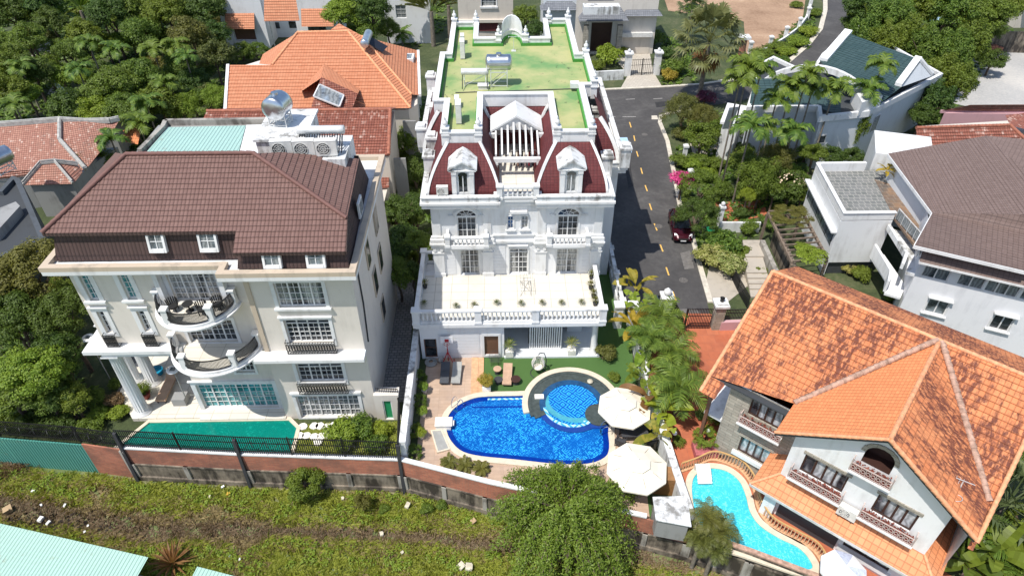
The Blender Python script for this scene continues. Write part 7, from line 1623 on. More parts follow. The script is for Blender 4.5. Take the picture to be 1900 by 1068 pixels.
# dark gap between mansion and villa
for x,y,rp,h,k_,mt,l in [(752,262,28,4,'mid','leaf_mid','shrub tree between the old red roof and the villa'),(770,320,28,4,'mid','leaf_dark','dark tree in the gap beside the villa cornice'),(735,392,32,4,'mid','leaf_dark','dark tree in the gap beside the beige side wall'),(765,385,28,3.5,'mid2','leaf_dark','dark slender tree touching the villa wall'),(742,450,36,3.5,'mid','leaf_dark','dark broad tree at the far end of the paved alley'),(738,508,32,3,'mid','leaf_mid','round green tree right at the end of the paved alley'),(776,445,22,5,'mid','leaf_mid','green climbing tree against the left wall of the villa'),(765,505,22,3,'mid','leaf_dark','dark shrub tree beside the terrace railing'),(788,230,18,3.5,'bush','leaf_mid','green shrub tree right of the orange hipped roof'),(765,215,22,3,'mid','leaf_dark','dark tree right of the orange hipped roof')]:
    tree(x,y,rp,h,k_,mt,l,group='trees in the gap between mansion and villa')
# top centre
for x,y,rp,h,k_,mt,l in [(640,28,40,6,'large','leaf_bright','bright green tree right of the awning house'),(688,20,38,6.5,'large2','leaf_dark','dark tree at the top edge beside the bright green tree'),(672,62,30,4,'mid','leaf_mid','green tree just behind the peak of the orange hipped roof'),(720,55,24,3,'mid2','leaf_mid','tree behind the dark solar panel'),(975,30,22,6,'mid','leaf_mid','tall narrow tree behind the curved white roof niche'),(995,55,20,5,'mid','leaf_dark','dark tree between niche and grey roofed house'),(962,55,18,4,'mid','leaf_dark','dark tree behind the green roof parapet')]:
    tree(x,y,rp,h,k_,mt,l,group='trees along the top centre')
palm(800,22,5,'travel','leaf_olive','big traveller palm standing before the white rendered house',1.35,cat='palm',tr=.3); palm(745,62,2.2,'cycad','leaf_palm','spiky palm between the orange roof and the traveller palm',2.4,cat='palm'); palm(832,10,5,'travel','leaf_olive','second traveller palm, beside the beige house',1.0,tr=.3)
bush(450,100,24,'leaf_mid','clipped hedge bush under the awning house, left one',kind='clip'); bush(478,98,22,'leaf_mid','clipped hedge bush beside the left hip of the orange roof',kind='clip')
for x,y,rp,mt,l,kk in [(1128,105,27,'leaf_bright','bright round shrub left of the barred gate','bush'),(1152,92,14,'leaf_bright','cone shaped bright shrub before the carved door','bush'),(1105,125,18,'leaf_mid','green shrub behind the right roof parapet','bush'),(1215,72,22,'leaf_mid','round shrub by the garage of the grey roofed house','bush2'),(1238,100,16,'leaf_dark','dark shrub right of the right white gate pier','bush'),(1252,125,24,'leaf_mid','bush with yellow flowers left of the fan palm','bush'),(1240,140,16,'leaf_yellow','yellow green bush at the kerb left of the fan palm','bush'),(1288,20,18,'leaf_mid','shrub at the edge of the bare lot','bush2')]:
    bush(x,y,rp,mt,l,kind=kk,group='shrubs by the far gate')
palm(1316,78,7.6,'fan','leaf_fan','big fan palm with skirt of dead leaves at the road junction',1.65,skirt=deadA,tr=.28); palm(1284,18,5,'fanB','leaf_fan','smaller fan palm behind the big fan palm at the top',1.2,tr=.15)
bush(1308,183,20,'leaf_purple','purple bougainvillea at the foot of the fan palm',name='bougainvillea',cat='bougainvillea')
# verge of the curving road
for x,y,rp,l in ((1415,100,24,'shrub row behind the white fence posts, left part'),(1440,88,22,'shrub row behind the white fence posts, right part'),(1460,95,20,'bright shrubs on the verge of the road bend, lower part'),(1482,78,22,'bright shrubs on the verge of the road bend, middle part'),(1502,58,20,'bright shrubs on the verge of the road bend, upper part'),(1514,25,16,'tall grass clump on the verge near the top edge'),(1480,10,14,'small bush on the bare lot by the fence posts'),(1450,112,16,'low shrubs at the inner kerb of the road bend')):
    bush(x,y,rp,'leaf_bright' if 'bright' in l else 'leaf_mid',l,kind='bush2',group='shrubs on the road verge',flat=.6)
# road corner garden
for x,y,rp,h,k_,mt,l in [(1268,205,38,3,'feather','leaf_olive','feathery olive tree at the road corner'),(1305,218,30,3,'feather','leaf_olive','feathery tree right of the road corner tree'),(1302,255,32,2.4,'mid','leaf_mid','spreading fresh green tree with broad fingered leaves behind the kerb'),(1340,238,26,2.5,'mid','leaf_mid','green tree against the porch tower of the teal roofed house'),(1300,352,42,2.4,'clip','leaf_mid','big clipped dome tree behind the pink blossoms'),(1292,402,40,2.4,'clip','leaf_dark','big clipped dome tree hanging over the parked car'),(1405,325,44,3.6,'feather','leaf_mid','bushy bamboo like tree in the middle of the right garden'),(1440,295,38,4,'feather','leaf_olive','tall bamboo clump under the slim palms'),(1468,345,36,2.6,'mid','leaf_dark','dark frangipani tree with white blossoms beside the white garage block'),(1505,345,18,3,'mid','leaf_dark','dark tree at the back corner of the garage block'),(1380,300,28,3,'mid2','leaf_mid','tree beside the porch of the teal roofed house'),(1592,228,22,4.4,'strand','leaf_mid','tall vine covered column at the corner of the teal roofed house'),(1460,230,17,2.5,'mid','leaf_mid','cone shaped shrub at the wall of the teal roofed house'),(1545,290,22,2.5,'mid','leaf_dark','dark hedge tree behind the slate deck'),(1580,290,20,2.5,'mid','leaf_dark','second dark hedge tree behind the slate deck'),(1510,285,22,2.5,'mid','leaf_mid','hedge tree left of the slate deck parapet')]:
    tree(x,y,rp,h,k_,mt,l,flat=1.9 if 'vine' in l or 'cone' in l else None,group='trees of the right garden')
for x,y,rp,mt,l,kk in [(1258,300,20,'leaf_mid','low green shrub between kerb and white garden post','bush2'),(1282,308,18,'leaf_bright','shrub patch below the pale garden paving','bush2'),(1300,300,20,'leaf_mid','leafy shrub on the garden paving edge','bush'),(1330,305,18,'leaf_mid','shrub by the foot of the porch tower','bush'),(1310,325,20,'leaf_bright','bright shrub above the big clipped tree','bush'),(1265,250,18,'leaf_olive','shrub below the road corner tree','bush2'),(1345,355,20,'leaf_dark','dark shrub right of the clipped tree','bush'),(1375,395,16,'leaf_dark','shrub on the terracotta patch','bush'),(1340,455,34,'leaf_mid','dense shrub left of the garden steps','bush'),(1318,478,32,'leaf_variegated','variegated white green shrub overhanging the road kerb','bush'),(1350,490,32,'leaf_variegated','variegated shrub beside the garden steps','bush2'),(1375,470,20,'leaf_mid','shrub next to the upper garden steps','bush'),(1325,438,18,'leaf_mid','small shrub right of the parked car','bush'),(1430,415,22,'leaf_mid','creeper mound hanging on the striped garden railing','bush'),(1390,425,20,'leaf_mid','leafy hedge below the white garden railing','bush2'),(1600,508,20,'leaf_mid','shrub with cream flowers in the shade of the garage','bush2'),(1575,500,16,'leaf_variegated','pale flowering shrub at the carport opening','bush'),(1645,548,16,'leaf_mid','small leafy plant behind the orange ridge','bush2'),(1410,505,14,'leaf_mid','pot plant by the lower garden steps','bush')]:
    bush(x,y,rp,mt,l,kind=kk,group='shrubs of the right garden')
bush(1266,334,22,'blossom_pink','pink bougainvillea glowing on the road kerb',name='bougainvillea',cat='bougainvillea',h=2.4)
bush(1468,400,36,'leaf_olive','olive creeper covering the upper end of the timber pergola',z0=3.3,flat=.35,name='creeper',cat='creeper',kind='clip'); bush(1500,470,30,'leaf_bright','bright green creeper covering the lower end of the timber pergola',z0=3.2,flat=.45,name='creeper',cat='creeper')
bush(1700,270,20,'leaf_bright','bright creeper on the roof edge below the red tiles',z0=5.5,flat=.5,name='creeper',cat='creeper',kind='bush2')
palm(1645,318,1.0,'broad','leaf_yellow','yellow leaved plant on the slate terrace under the eave',.42,'potted_plant',z0=5.7,cat='plant',trunk=False)
bc=bpy.data.objects  # blossoms on the frangipani
fr=M(flat_uv=False)
g=G(1468,345,2.6)
for i in range(90):
    d=rv(); 
    if d.z<-.1:d.z=-d.z
    p=Vector((g.x,g.y,2.7))+Vector((d.x*1.5,d.y*1.5,d.z*1.25)); a=d.cross(rv()).normalized()*.11; b=d.cross(a).normalized()*.11; fr.add([p-a,p+b,p+a,p-b],[(0,1,2,3)])
_fr=[o for o in bpy.data.objects if o.get('label','').startswith('dark frangipani')][0]
o=bpy.data.objects.new('blossoms',_mesh('blossoms',fr,Vector(_fr.location),MT['blossom_white'])); C.objects.link(o); o.parent=_fr
for x,y,h,s,l in [(1388,128,8,1.25,'tall slim palm left of the arched white parapet, upper of a pair'),(1372,155,7,1.1,'tall slim palm left of the arched white parapet, lower of a pair'),(1412,132,8,1.0,'slim palm touching the left end of the arched parapet'),(1468,165,7.5,1.3,'slim palm in front of the left teal roof, brightest crown'),(1440,190,6.5,1.0,'small slim palm before the left teal roof slope'),(1498,140,7.5,1.05,'slim palm just below the top of the arched parapet'),(1548,168,7.5,1.25,'slim palm in front of the right end of the arched parapet'),(1508,165,7,1.0,'slim palm between the two brightest palms of the teal roofed house'),(1636,125,7.5,1.1,'slim palm standing over the main teal roof slope'),(1610,172,6.8,1.15,'slim palm with yellow pods at the eave of the main teal roof'),(1392,240,5,1.25,'slim palm with long bare trunk left of the grey garden wall'),(1470,248,4.5,1.2,'low slim palm before the small barred window'),(1420,232,4.5,.8,'dark small palm at the left wall of the teal roofed house')]:
    Yb=(60.5 if y<220 else 57.0)+(x-1380)*.022+(y%7)*.25; h=CAM_H*(1-Yb/G(x,y,0).y); palm(x,y,h,'areca','leaf_palm',l,s*1.0,group='slim palms of the teal roofed house',fz=1.1)
# top right wood
GT='trees along the top right'
for i,(x,y,rp,h,k_,mt,l) in enumerate([(1605,18,38,7,'large','leaf_dark','dark tree at the top edge right of the road'),(1650,35,42,7,'large','leaf_mid','broad tree at the top edge behind the teal ridge'),(1700,15,44,7,'large2','leaf_mid','tree at the top edge left of the swimming pool gap'),(1762,22,48,7,'large','leaf_mid','large tree at the top edge right of the pool gap'),(1825,28,46,7,'large','leaf_mid','large tree at the top edge beside the concrete site wall'),(1868,10,34,7,'mid','leaf_mid','tree at the top right next to the white corner building'),(1600,70,34,6,'strand','leaf_mid','drooping tree right of the road bend'),(1642,85,34,6,'strand','leaf_mid','drooping tree just behind the teal ridge'),(1685,75,36,6,'strand','leaf_mid','drooping tree behind the teal roof, middle one'),(1722,92,36,6,'strand','leaf_mid','drooping tree behind the teal gable'),(1768,100,36,6,'strand','leaf_mid','drooping tree right of the teal gable'),(1800,78,32,6,'strand','leaf_mid','drooping tree at the left end of the site wall'),(1745,142,34,5,'strand','leaf_mid','drooping tree beside the right cornice corner of the teal house'),(1782,150,28,5,'strand','leaf_mid','drooping tree at the edge of the gravel lot'),(1735,190,32,4,'strand','leaf_dark','dark drooping tree between teal house and pink house'),(1712,215,24,3,'mid','leaf_dark','dark shrub tree at the foot of the teal house side wall'),(1588,45,26,5,'mid','leaf_dark','dark small tree at the road bend')]):
    tree(x,y,rp,h,k_,mt,l,group=GT,flat=1.25 if k_=='strand' else None)

_q=random.Random(77)
ORD=['leftmost','second','third','fourth','fifth','sixth','seventh','eighth','ninth','tenth','eleventh','twelfth','thirteenth','fourteenth','fifteenth','sixteenth']
CN={'leaf_mid':'mid green','leaf_dark':'dark green','leaf_olive':'olive green','leaf_bright':'bright green'}
def fill(x0,x1,y0,y1,rows,cols,r0,r1,h0,h1,kinds,mats,what,rown,group):
    for j in range(rows):
        for i in range(cols):
            x=x0+(x1-x0)*(i+_q.uniform(.2,.8))/cols; y=y0+(y1-y0)*(j+_q.uniform(.25,.75))/rows; mt=_q.choice(mats)
            if group.endswith('upper left garden') and y>185 and x<110: y-=70
            nth=ORD[i]+(' from left' if i else ''); tree(x,y,_q.uniform(r0,r1),_q.uniform(h0,h1),_q.choice(kinds),mt,CN[mt]+' '+what+', '+nth+', '+rown[j],group=group)
K4=['mid','mid2','bush','bush2']; M4=['leaf_mid','leaf_mid','leaf_dark','leaf_olive','leaf_bright']
fill(5,405,0,215,4,12,17,30,1.6,3.6,K4,M4,'understory tree, upper left garden',['top row','second row','third row','row nearest the roofs'],'understory trees of the upper left garden')
fill(722,792,205,500,8,2,16,26,1.5,3,['mid','mid2'],['leaf_dark','leaf_mid'],'low tree in the shaded gap',['far end']+['%s row from far end'%ORD[k] for k in range(1,7)]+['alley end'],'low trees in the shaded gap')
fill(2,140,520,770,4,4,22,34,1.5,3.2,['mid','mid2'],['leaf_dark','leaf_mid'],'low tree beside the cream mansion',['top row','second row','third row','row behind the fence'],'low trees left of the mansion')
fill(1590,1860,0,125,3,8,20,31,2,5,['mid','strand'],['leaf_bright','leaf_mid','leaf_dark'],'tree of the top right wood',['row at the top edge','middle row','front row'],'crowded trees at the top right')
fill(1375,1500,272,372,4,5,13,22,1.2,2.6,['mid','feather','bush'],['leaf_bright','leaf_mid','leaf_dark'],'shrubby tree, right garden',['row by the grey wall','second row','third row','row by the terracotta patch'],'packed shrubs of the right garden')
# between villa garden and terracotta yard
for x,y,h,mt,s,l in [(1180,535,2.2,'leaf_yellow',1.0,'yellow banana plant in front of the white square piers'),(1176,610,1.6,'leaf_yellow',1.15,'yellow leaved banana plant beside the lawn'),(1195,650,1.6,'leaf_bright',1.1,'green banana plant behind the peeling wall'),(1182,572,1.8,'leaf_bright',.8,'small banana plant left of the coconut palm'),(1205,742,1.6,'leaf_dry',1.0,'withered brown banana plant right of the upper parasol'),(1232,765,1.8,'leaf_bright',.95,'fresh banana plant by the white wall right of the upper parasol'),(1218,810,1.2,'leaf_yellow',.85,'yellowing banana plant right of the gap between the parasols'),(1190,700,1.2,'leaf_mid',.85,'green banana plant at the lawn corner above the upper parasol')]:
    palm(x,y,h,'banana',mt,l,s,'banana_plant',cat='banana plant',tr=.12,group='banana plants along the garden wall')
for x,y,h,s,l in [(1228,590,2.6,1.0,'coconut palm nearest the road gate'),(1205,625,2.6,.85,'small coconut palm between banana plants'),(1252,655,2.4,.95,'coconut palm in the middle of the terracotta yard edge'),(1262,722,2.6,1.15,'large coconut palm right of the upper parasol'),(1245,690,1.8,.8,'low coconut palm under the larger one')]:
    palm(x,y,h,'coco','leaf_palm',l,s,group='coconut palms along the yard',tr=.14)
bush(1122,655,22,'leaf_olive','spiky bush at the foot of the white porch column',kind='bush2')
bush(1140,700,12,'leaf_mid','small shrub at the spa rim above the upper parasol')
bush(1310,812,24,'leaf_bright','round bright shrub in a rose brick planter by the stone wall',z0=.5,kind='clip'); m=M(); g=G(1310,842,.3); m.box(g.x-.75,g.y-.25,.05,g.x+.75,g.y+.9,.55); solo('planter',m,MT['rose_brick'],'rose brick planter box under the round bright shrub','planter')
bush(1258,818,13,'leaf_mid','small shrub right of the white globe lamp'); bush(1330,775,18,'leaf_mid','rose shrub along the stone clad wall'); bush(1300,770,12,'leaf_dark','dark plant on the terracotta yard')
# bottom right
palm(1868,935,2.4,'fanB','leaf_fan','fan palm right of the orange roof tip',1.5,tr=.15); palm(1840,1030,1.6,'broad','leaf_mid','broad leaved plant at the bottom right corner',1.0,'banana_plant',cat='banana plant'); palm(1880,1040,1.4,'coco','leaf_palm','palm at the bottom right corner',1.1); palm(1800,1050,1.2,'broad','leaf_dark','dark broad leaved plant below the orange roof tip',.8,'banana_plant',cat='banana plant')
for x,y,rp,h,mt,l in [(1885,860,34,2.5,'leaf_mid','tree at the right edge beside the orange roof'),(1850,1000,30,1.2,'leaf_dark','dark shrub under the fan palm at bottom right'),(1895,960,30,1.6,'leaf_mid','shrub at the right edge beside the fan palm'),(1890,1080,40,1.5,'leaf_mid','shrub at the bottom right corner'),(1790,1010,22,1,'leaf_dark','dark shrub in the shade under the orange eave')]: tree(x,y,rp,h,'mid',mt,l,group='trees at the bottom right')
# palm clump in front of the cyan pool, growing on the wall
for x,y,h,s,l in ((1312,960,4.0,.75,'upper rosette of the shaggy palm clump before the cyan pool'),(1340,985,3.4,.75,'right rosette of the shaggy palm clump before the cyan pool'),(1300,1000,3.2,.7,'left rosette of the shaggy palm clump before the cyan pool'),(1325,1020,2.8,.65,'lowest rosette of the shaggy palm clump before the cyan pool')):
    palm(x,y,h,'coco','leaf_olive',l,s*.72,group='shaggy palms before the cyan pool',z0=FZ,tr=.12)
# field trees
tree(565,895,34,1.4,'mid','leaf_mid','small dense green tree growing against the retaining wall',z0=FZ,flat=1.1); tree(672,932,16,.9,'bush','leaf_olive','narrow leafy shrub in the field right of the small green tree',z0=FZ,flat=1.7)
for x,y,rp,l in ((790,945,14,'bush'),(820,935,12,'weed'),(712,945,12,'weed')): bush(x,y,rp,'leaf_mid','low weed clump at the wall foot, '+{790:'right of the pale broken block',820:'farthest right near the drooping tree',712:'between shrub and pale broken block'}[x],z0=FZ,kind='bush2')
palm(320,1045,.2,'spike','leaf_dry','dry yucca like clump between the two mint roofs',1.6,'dry_plant',z0=FZ,cat='plant',trunk=False)
# big drooping tree outside the wall
def drooping_tree():
    p=G(1050,905,2.6); base=Vector((p.x,p.y-.75,FZ)); r=root('drooping_tree',tuple(base),'big drooping feathery tree covering the retaining wall and pool corner','tree'); q=random.Random(5); V_=[];F_=[]; H=3.7-FZ
    lm=M(); top=Vector((base.x,base.y,1.2)); lm.tube((base.x,base.y,FZ-.2),(base.x+.1,base.y,FZ+2),.34,10,.26); lm.tube((base.x+.1,base.y,FZ+2),tuple(top),.26,10,.18)
    R=4.85
    for i in range(205):
        az=q.uniform(0,6.28); L=R*(.25+.75*q.random()**.6)*(1+.34*mnoise.noise(Vector((math.cos(az)*1.7,math.sin(az)*1.7,3)))); rise=q.uniform(1.3,3.7)*(1-.45*L/R); z0_=q.uniform(.0,1.4); pts=[]
        n=16; fall=q.uniform(2.8,6.0)*(L/R)**1.5
        for j in range(n+1):
            t=j/n; x=L*t; z=z0_+rise*math.sin(math.pi*.62*min(1,t*1.0))*1.1-fall*max(0,t-.42)**1.5*1.6; wob=.25*mnoise.noise(Vector((i*3.1,t*3,0)))
            pts.append(Vector((base.x+math.cos(az+wob*.5)*x,base.y+math.sin(az+wob*.5)*x*.95,max(FZ+.15,z))))
        for a,b,k in zip(pts,pts[1:],range(n)): 
            if k%2==0 or k<6: lm.tube(a,b,.06*(1-k/n)+.008,5,cap=False)
        for j in range(3,n):
            a,b=pts[j],pts[j+1]; ax=(b-a).normalized(); dens=26
            for s_ in range(dens):
                o=a.lerp(b,q.random())+rv(q)*q.uniform(.02,.36); 
                if s_%3==0: o.z-=q.random()*.5
                nn=(rv(q)*.6+Vector((0,0,1.1))+Vector((math.cos(az),math.sin(az),0))*.35).normalized(); d=(ax*.5+rv(q)*.9+Vector((0,0,-.15))).normalized(); s2=nn.cross(d).normalized()*q.uniform(.028,.045); LL=q.uniform(.12,.25); k=len(V_); V_+=[o-d*LL*.5,o+s2,o+d*LL*.5,o-s2]; F_.append((k,k+1,k+2,k+3))
    me=bpy.data.meshes.new('crown'); me.from_pydata([tuple(v-base) for v in V_],[],F_); me.materials.append(MT['leaf_mid_b']); o=bpy.data.objects.new('crown',me); C.objects.link(o); o.parent=r
    part('trunk',lm,MT['bark'],r)
leafmat('leaf_mid_b',(.055,.12,.014),(.14,.24,.03),(.26,.36,.07))
drooping_tree()
# ================================================================ FIELD GRASS (nobody could count it)
def grass(name,label,mat,n,test,hl,z=FZ,box=None,w=.035):
    q=random.Random(hash(name)%1000 if False else len(name)); V_=[];F_=[]; cnt=0
    x0,y0,x1,y1=box
    while cnt<n:
        x,y=q.uniform(x0,x1),q.uniform(y0,y1)
        if not test(x,y): cnt+=.2; continue
        cnt+=1
        nn=mnoise.noise(Vector((x*1.1,y*1.1,2)))
        h0=hl*(1+.7*nn)
        for b in range(4):
            a=q.uniform(0,6.28); d=Vector((math.cos(a),math.sin(a),0)); s_=Vector((-d.y,d.x,0))*w*q.uniform(.6,1.3); p=Vector((x+q.uniform(-.08,.08),y+q.uniform(-.08,.08),z)); h=h0*q.uniform(.5,1.2); k=len(V_)
            V_+=[p-s_,p+s_,p+d*h*.75+s_*.8+Vector((0,0,h*.55)),p+d*h*1.35+Vector((0,0,h*.5))]; F_.append((k,k+1,k+2,k+3))
    me=bpy.data.meshes.new(name); me.from_pydata([tuple(v) for v in V_],[],F_); me.materials.append(MT[mat]); o=bpy.data.objects.new(name,me); C.objects.link(o); tag(o,label,'grass',kind='stuff')
def wallY(x):
    for a,b in zip(WL,WL[1:]):
        if a[0]<=x<=b[0]: return a[1]+(b[1]-a[1])*(x-a[0])/(b[0]-a[0])
    return WL[0][1] if x<WL[0][0] else WL[-1][1]
def infield(x,y): return y<wallY(x)-.45
_bp=[G2(*p,FZ) for p in ((-60,925),(60,945),(250,985),(430,985),(640,990),(760,1000),(900,1005),(1100,1040))]
def bandY(x):
    for a,b in zip(_bp,_bp[1:]):
        if a[0]<=x<=b[0]: return a[1]+(b[1]-a[1])*(x-a[0])/(b[0]-a[0])
    return _bp[0][1] if x<_bp[0][0] else _bp[-1][1]
def dband(x,y): return abs(y-bandY(x)+.5*mnoise.noise(Vector((x*.3,y*.5,7))))/(.85 if x>-15 else 1.5)
def pz_(x,y): return mnoise.noise(Vector((x*.35,y*.5,1)))+.5*mnoise.noise(Vector((x*1.2,y*1.2,4)))
BX=(-36,15.5,18,29.5)
grass('grass','lush yellow green grass of the open field','grass_green',30000,lambda x,y:infield(x,y) and dband(x,y)>.6 and pz_(x,y)>-.38,.30,box=BX)
def weeds(name,label,mat,n,test,box):
    q=random.Random(3); V_=[];F_=[]; c=0
    while c<n:
        x,y=q.uniform(box[0],box[2]),q.uniform(box[1],box[3])
        if not test(x,y): c+=.2; continue
        c+=1; R=q.uniform(.10,.26)
        for j in range(9):
            d=rv(q); d.z=abs(d.z); leaf(V_,F_,Vector((x,y,FZ+.14))+d*R,(d*.6+Vector((0,0,1))).normalized(),q.uniform(.09,.18),q.uniform(.06,.1),q)
    me=lmesh(name,V_,F_); o=linkobj(name,me,mat); tag(o,label,'weeds',kind='stuff')
weeds('weeds','broad leaved green weeds spread through the open field','leaf_bright',3800,lambda x,y:infield(x,y) and dband(x,y)>.8 and mnoise.noise(Vector((x*.55,y*.7,21)))>-.02,BX)
grass('dry_grass','dry straw coloured grass patches of the open field','grass_dry',15000,lambda x,y:infield(x,y) and (dband(x,y)<1.5 or pz_(x,y)<-.15) and dband(x,y)>.3,.26,box=BX)
grass('dead_weeds','grey brown dead weeds in the ditch crossing the field','grass_dead',9000,lambda x,y:infield(x,y) and dband(x,y)<.55,.24,box=BX)
def inpoly(x,y,P):
    c=False
    for (x0,y0),(x1,y1) in zip(P,P[1:]+P[:1]):
        if (y0>y)!=(y1>y) and x<(x1-x0)*(y-y0)/(y1-y0)+x0: c=not c
    return c
GP=[[G2(*p) for p in q] for q in (((-60,-60),(430,-60),(430,200),(380,220),(200,300),(160,330),(-60,260)),((-60,430),(95,520),(150,700),(215,775),(-60,800)),((705,180),(800,180),(800,500),(715,500)),((1245,240),(1265,330),(1300,480),(1380,470),(1400,430),(1480,390),(1500,300),(1400,210),(1300,205)),((1560,-60),(1590,40),(1700,130),(1750,180),(1700,240),(1740,280),(1780,180),(1880,60),(1880,-60)),((600,-60),(860,-60),(820,60),(770,90),(700,60)),((1230,60),(1290,100),(1290,155),(1225,160)),((1360,140),(1420,130),(1500,90),(1515,20),(1480,40),(1400,100)))]
_sp=[(-46,42),(-30,66)]
grass('garden_grass','ground cover plants under the trees of the gardens','leaf_mid',26000,lambda x,y: any(inpoly(x,y,P) for P in GP) and not(-25.5<x<-8 and y<66) and mnoise.noise(Vector((x*.4,y*.4,9)))>-.25,.42,z=0,box=(-85,31,90,135),w=.15)
grass('lawn_strip','green lawn between the stepping slabs and the black fence','grass_green',4500,lambda x,y:y<30.5 and y>wallY(x)+.25,.12,z=0,box=(-13.7,27,-6.9,30.6))
# ================================================================ FURNITURE AND SMALL THINGS
def at(x,y,z=0): g=G(x,y,z); return (g.x,g.y,z)
def parasol(x,y,R,zt,label):
    p=G(x,y,zt-.35); r=root('parasol',(p.x,p.y,.06),label,'parasol','cream parasols beside the blue pool'); c=Vector((p.x,p.y,0)); n=8; off=R_(10)
    ring=[c+Vector((R*math.cos(2*math.pi*i/n+off),R*math.sin(2*math.pi*i/n+off),zt-.75)) for i in range(n)]; top=c+Vector((0,0,zt)); m=M()
    for i in range(n):
        a,b=ring[i],ring[(i+1)%n]; ta,tb=top.lerp(a,.36),top.lerp(b,.36); ma,mb=top.lerp(a,.7)+Vector((0,0,-.03)),top.lerp(b,.7)+Vector((0,0,-.03)); m.add([ta,ma,mb,tb],[(0,1,2,3)]);m.add([ma,a,b,mb],[(0,1,2,3)]); m.add([a,a-Vector((0,0,.12)),b-Vector((0,0,.12)),b],[(0,1,2,3)])
    part('canopy',m,MT['cream_fabric'],r)
    m=M()
    for i in range(n):
        a,b=ring[i],ring[(i+1)%n]; ta,tb=top.lerp(a,.42)+Vector((0,0,.12)),top.lerp(b,.42)+Vector((0,0,.12)); m.add([top+Vector((0,0,.1)),ta,tb],[(0,1,2)])
    part('vent_cap',m,MT['cream_fabric'],r)
    m=M(); m.tube((c.x,c.y,.06),tuple(top),.035,8); m.lathe((c.x,c.y,.06),[(.4,0),(.38,.06),(.1,.1),(.06,.3)],14); part('pole',m,MT['charcoal'],r)
    m=M()
    for a in ring: m.bar(top-Vector((0,0,.03)),a-Vector((0,0,.03)),.025)
    part('ribs',m,MT['old_wood'],r); m=M(); m.ball(tuple(top+Vector((0,0,.14))),.06,8); part('finial',m,MT['white_trim'],r)
parasol(1160,748,1.83,2.75,'upper cream octagonal parasol at the right end of the blue pool'); parasol(1183,860,1.92,2.9,'lower cream octagonal parasol partly behind the drooping tree')
def armchair(x,y,rz,label):
    r=root('armchair',(0,0,0),label,'chair','dark armchairs under the parasols'); LOC[r.name]=Vector((0,0,0)); m=M(); m.box(-.3,-.3,.36,.3,.3,.44); part('seat',m,MT['charcoal'],r); m=M(); m.ob((-.3,.24,.44),(.6,0,0),(0,.06,0),(0,.1,.5)); part('backrest',m,MT['charcoal'],r)
    for s_ in (-1,1): m=M(); m.box(s_*.3-.03,-.28,.6,s_*.3+.03,.28,.64); m.box(s_*.3-.02,-.26,.44,s_*.3+.02,-.22,.6); part('armrest',m,MT['charcoal'],r)
    for a in (-.27,.27):
        for b in (-.27,.27): m=M(); m.box(a-.02,b-.02,0,a+.02,b+.02,.36); part('leg',m,MT['iron'],r)
    r.location=at(x,y,.06); r.rotation_euler=(0,0,R_(rz)); return r
g=at(1175,812,.06); m=M(); m.box(g[0]-.9,g[1]-.45,.72,g[0]+.9,g[1]+.45,.77); r=root('patio_table',g,'dark rectangular table in the shade below the upper parasol','table'); part('table_top',m,MT['charcoal'],r)
for a in (-.8,.8):
    for b in (-.38,.38): m=M(); m.box(g[0]+a-.03,g[1]+b-.03,.06,g[0]+a+.03,g[1]+b+.03,.72); part('leg',m,MT['iron'],r)
for x,y,rz,l in ((1152,798,20,'dark armchair upper left of the patio table'),(1195,796,-20,'dark armchair upper right of the patio table'),(1150,826,150,'dark armchair lower left of the patio table'),(1206,826,200,'dark armchair lower right of the patio table')): armchair(x,y,rz,l)
# striped parasol at the bottom edge
p=G(1570,1050,2.2); r=root('striped_parasol',(p.x,p.y,.05),'small white parasol with pastel stripes at the bottom edge','parasol'); ms=[plain('stripe_a',(.8,.8,.8),.8,var=.04),plain('stripe_b',(.55,.6,.75),.8,var=.2,scale=6),plain('stripe_c',(.75,.6,.72),.8,var=.2,scale=6)]
for i in range(8):
    m=M(); a,b=[Vector((p.x+1.25*math.cos(t),p.y+1.25*math.sin(t),1.75)) for t in (i*math.pi/4,(i+1)*math.pi/4)]; T=Vector((p.x,p.y,2.3)); m.poly([T,a,b]); m.poly([a,a-Vector((0,0,.15)),b-Vector((0,0,.15)),b]); part('canopy_panel',m,ms[i%3 if i%2 else 0],r)
m=M(); m.tube((p.x,p.y,.05),(p.x,p.y,2.35),.025,8); part('pole',m,MT['lamp_white'],r)
# sun loungers
def lounger(x0,y0,x1,y1,mat,label,L=1.95,wd=.66):
    a=Vector(at(x0,y0,.06)); b=Vector(at(x1,y1,.06)); d=(b-a).normalized(); r=root('sun_lounger',(0,0,0),label,'sun lounger','sun loungers by the pool'); LOC[r.name]=Vector((0,0,0))
    m=M(); m.box(-wd/2,-L/2,.24,wd/2,L*.12,.34); part('seat',m,MT[mat],r); m=M(); m.ob((-wd/2,L*.12+.01,.25),(wd,0,0),(0,L*.36,.22),(0,-.03,.1)); part('backrest',m,MT[mat],r)
    m=M(); m.box(-wd/2+.03,-L/2+.03,.18,-wd/2+.09,L/2-.03,.236); m.box(wd/2-.09,-L/2+.03,.18,wd/2-.03,L/2-.03,.236); m.box(-wd/2+.09,-L/2+.03,.18,wd/2-.09,-L/2+.09,.236); part('frame',m,MT['charcoal'],r)
    for sx in (-1,1):
        for sy in (-1,1): m=M(); m.box(sx*(wd/2-.06)-.03,sy*(L/2-.2)-.03,0,sx*(wd/2-.06)+.03,sy*(L/2-.2)+.03,.18); part('leg',m,MT['charcoal'],r)
    c=(a+b)/2; r.location=(c.x,c.y,.06); r.rotation_euler=(0,0,math.atan2(d.y,d.x)-math.pi/2); return r
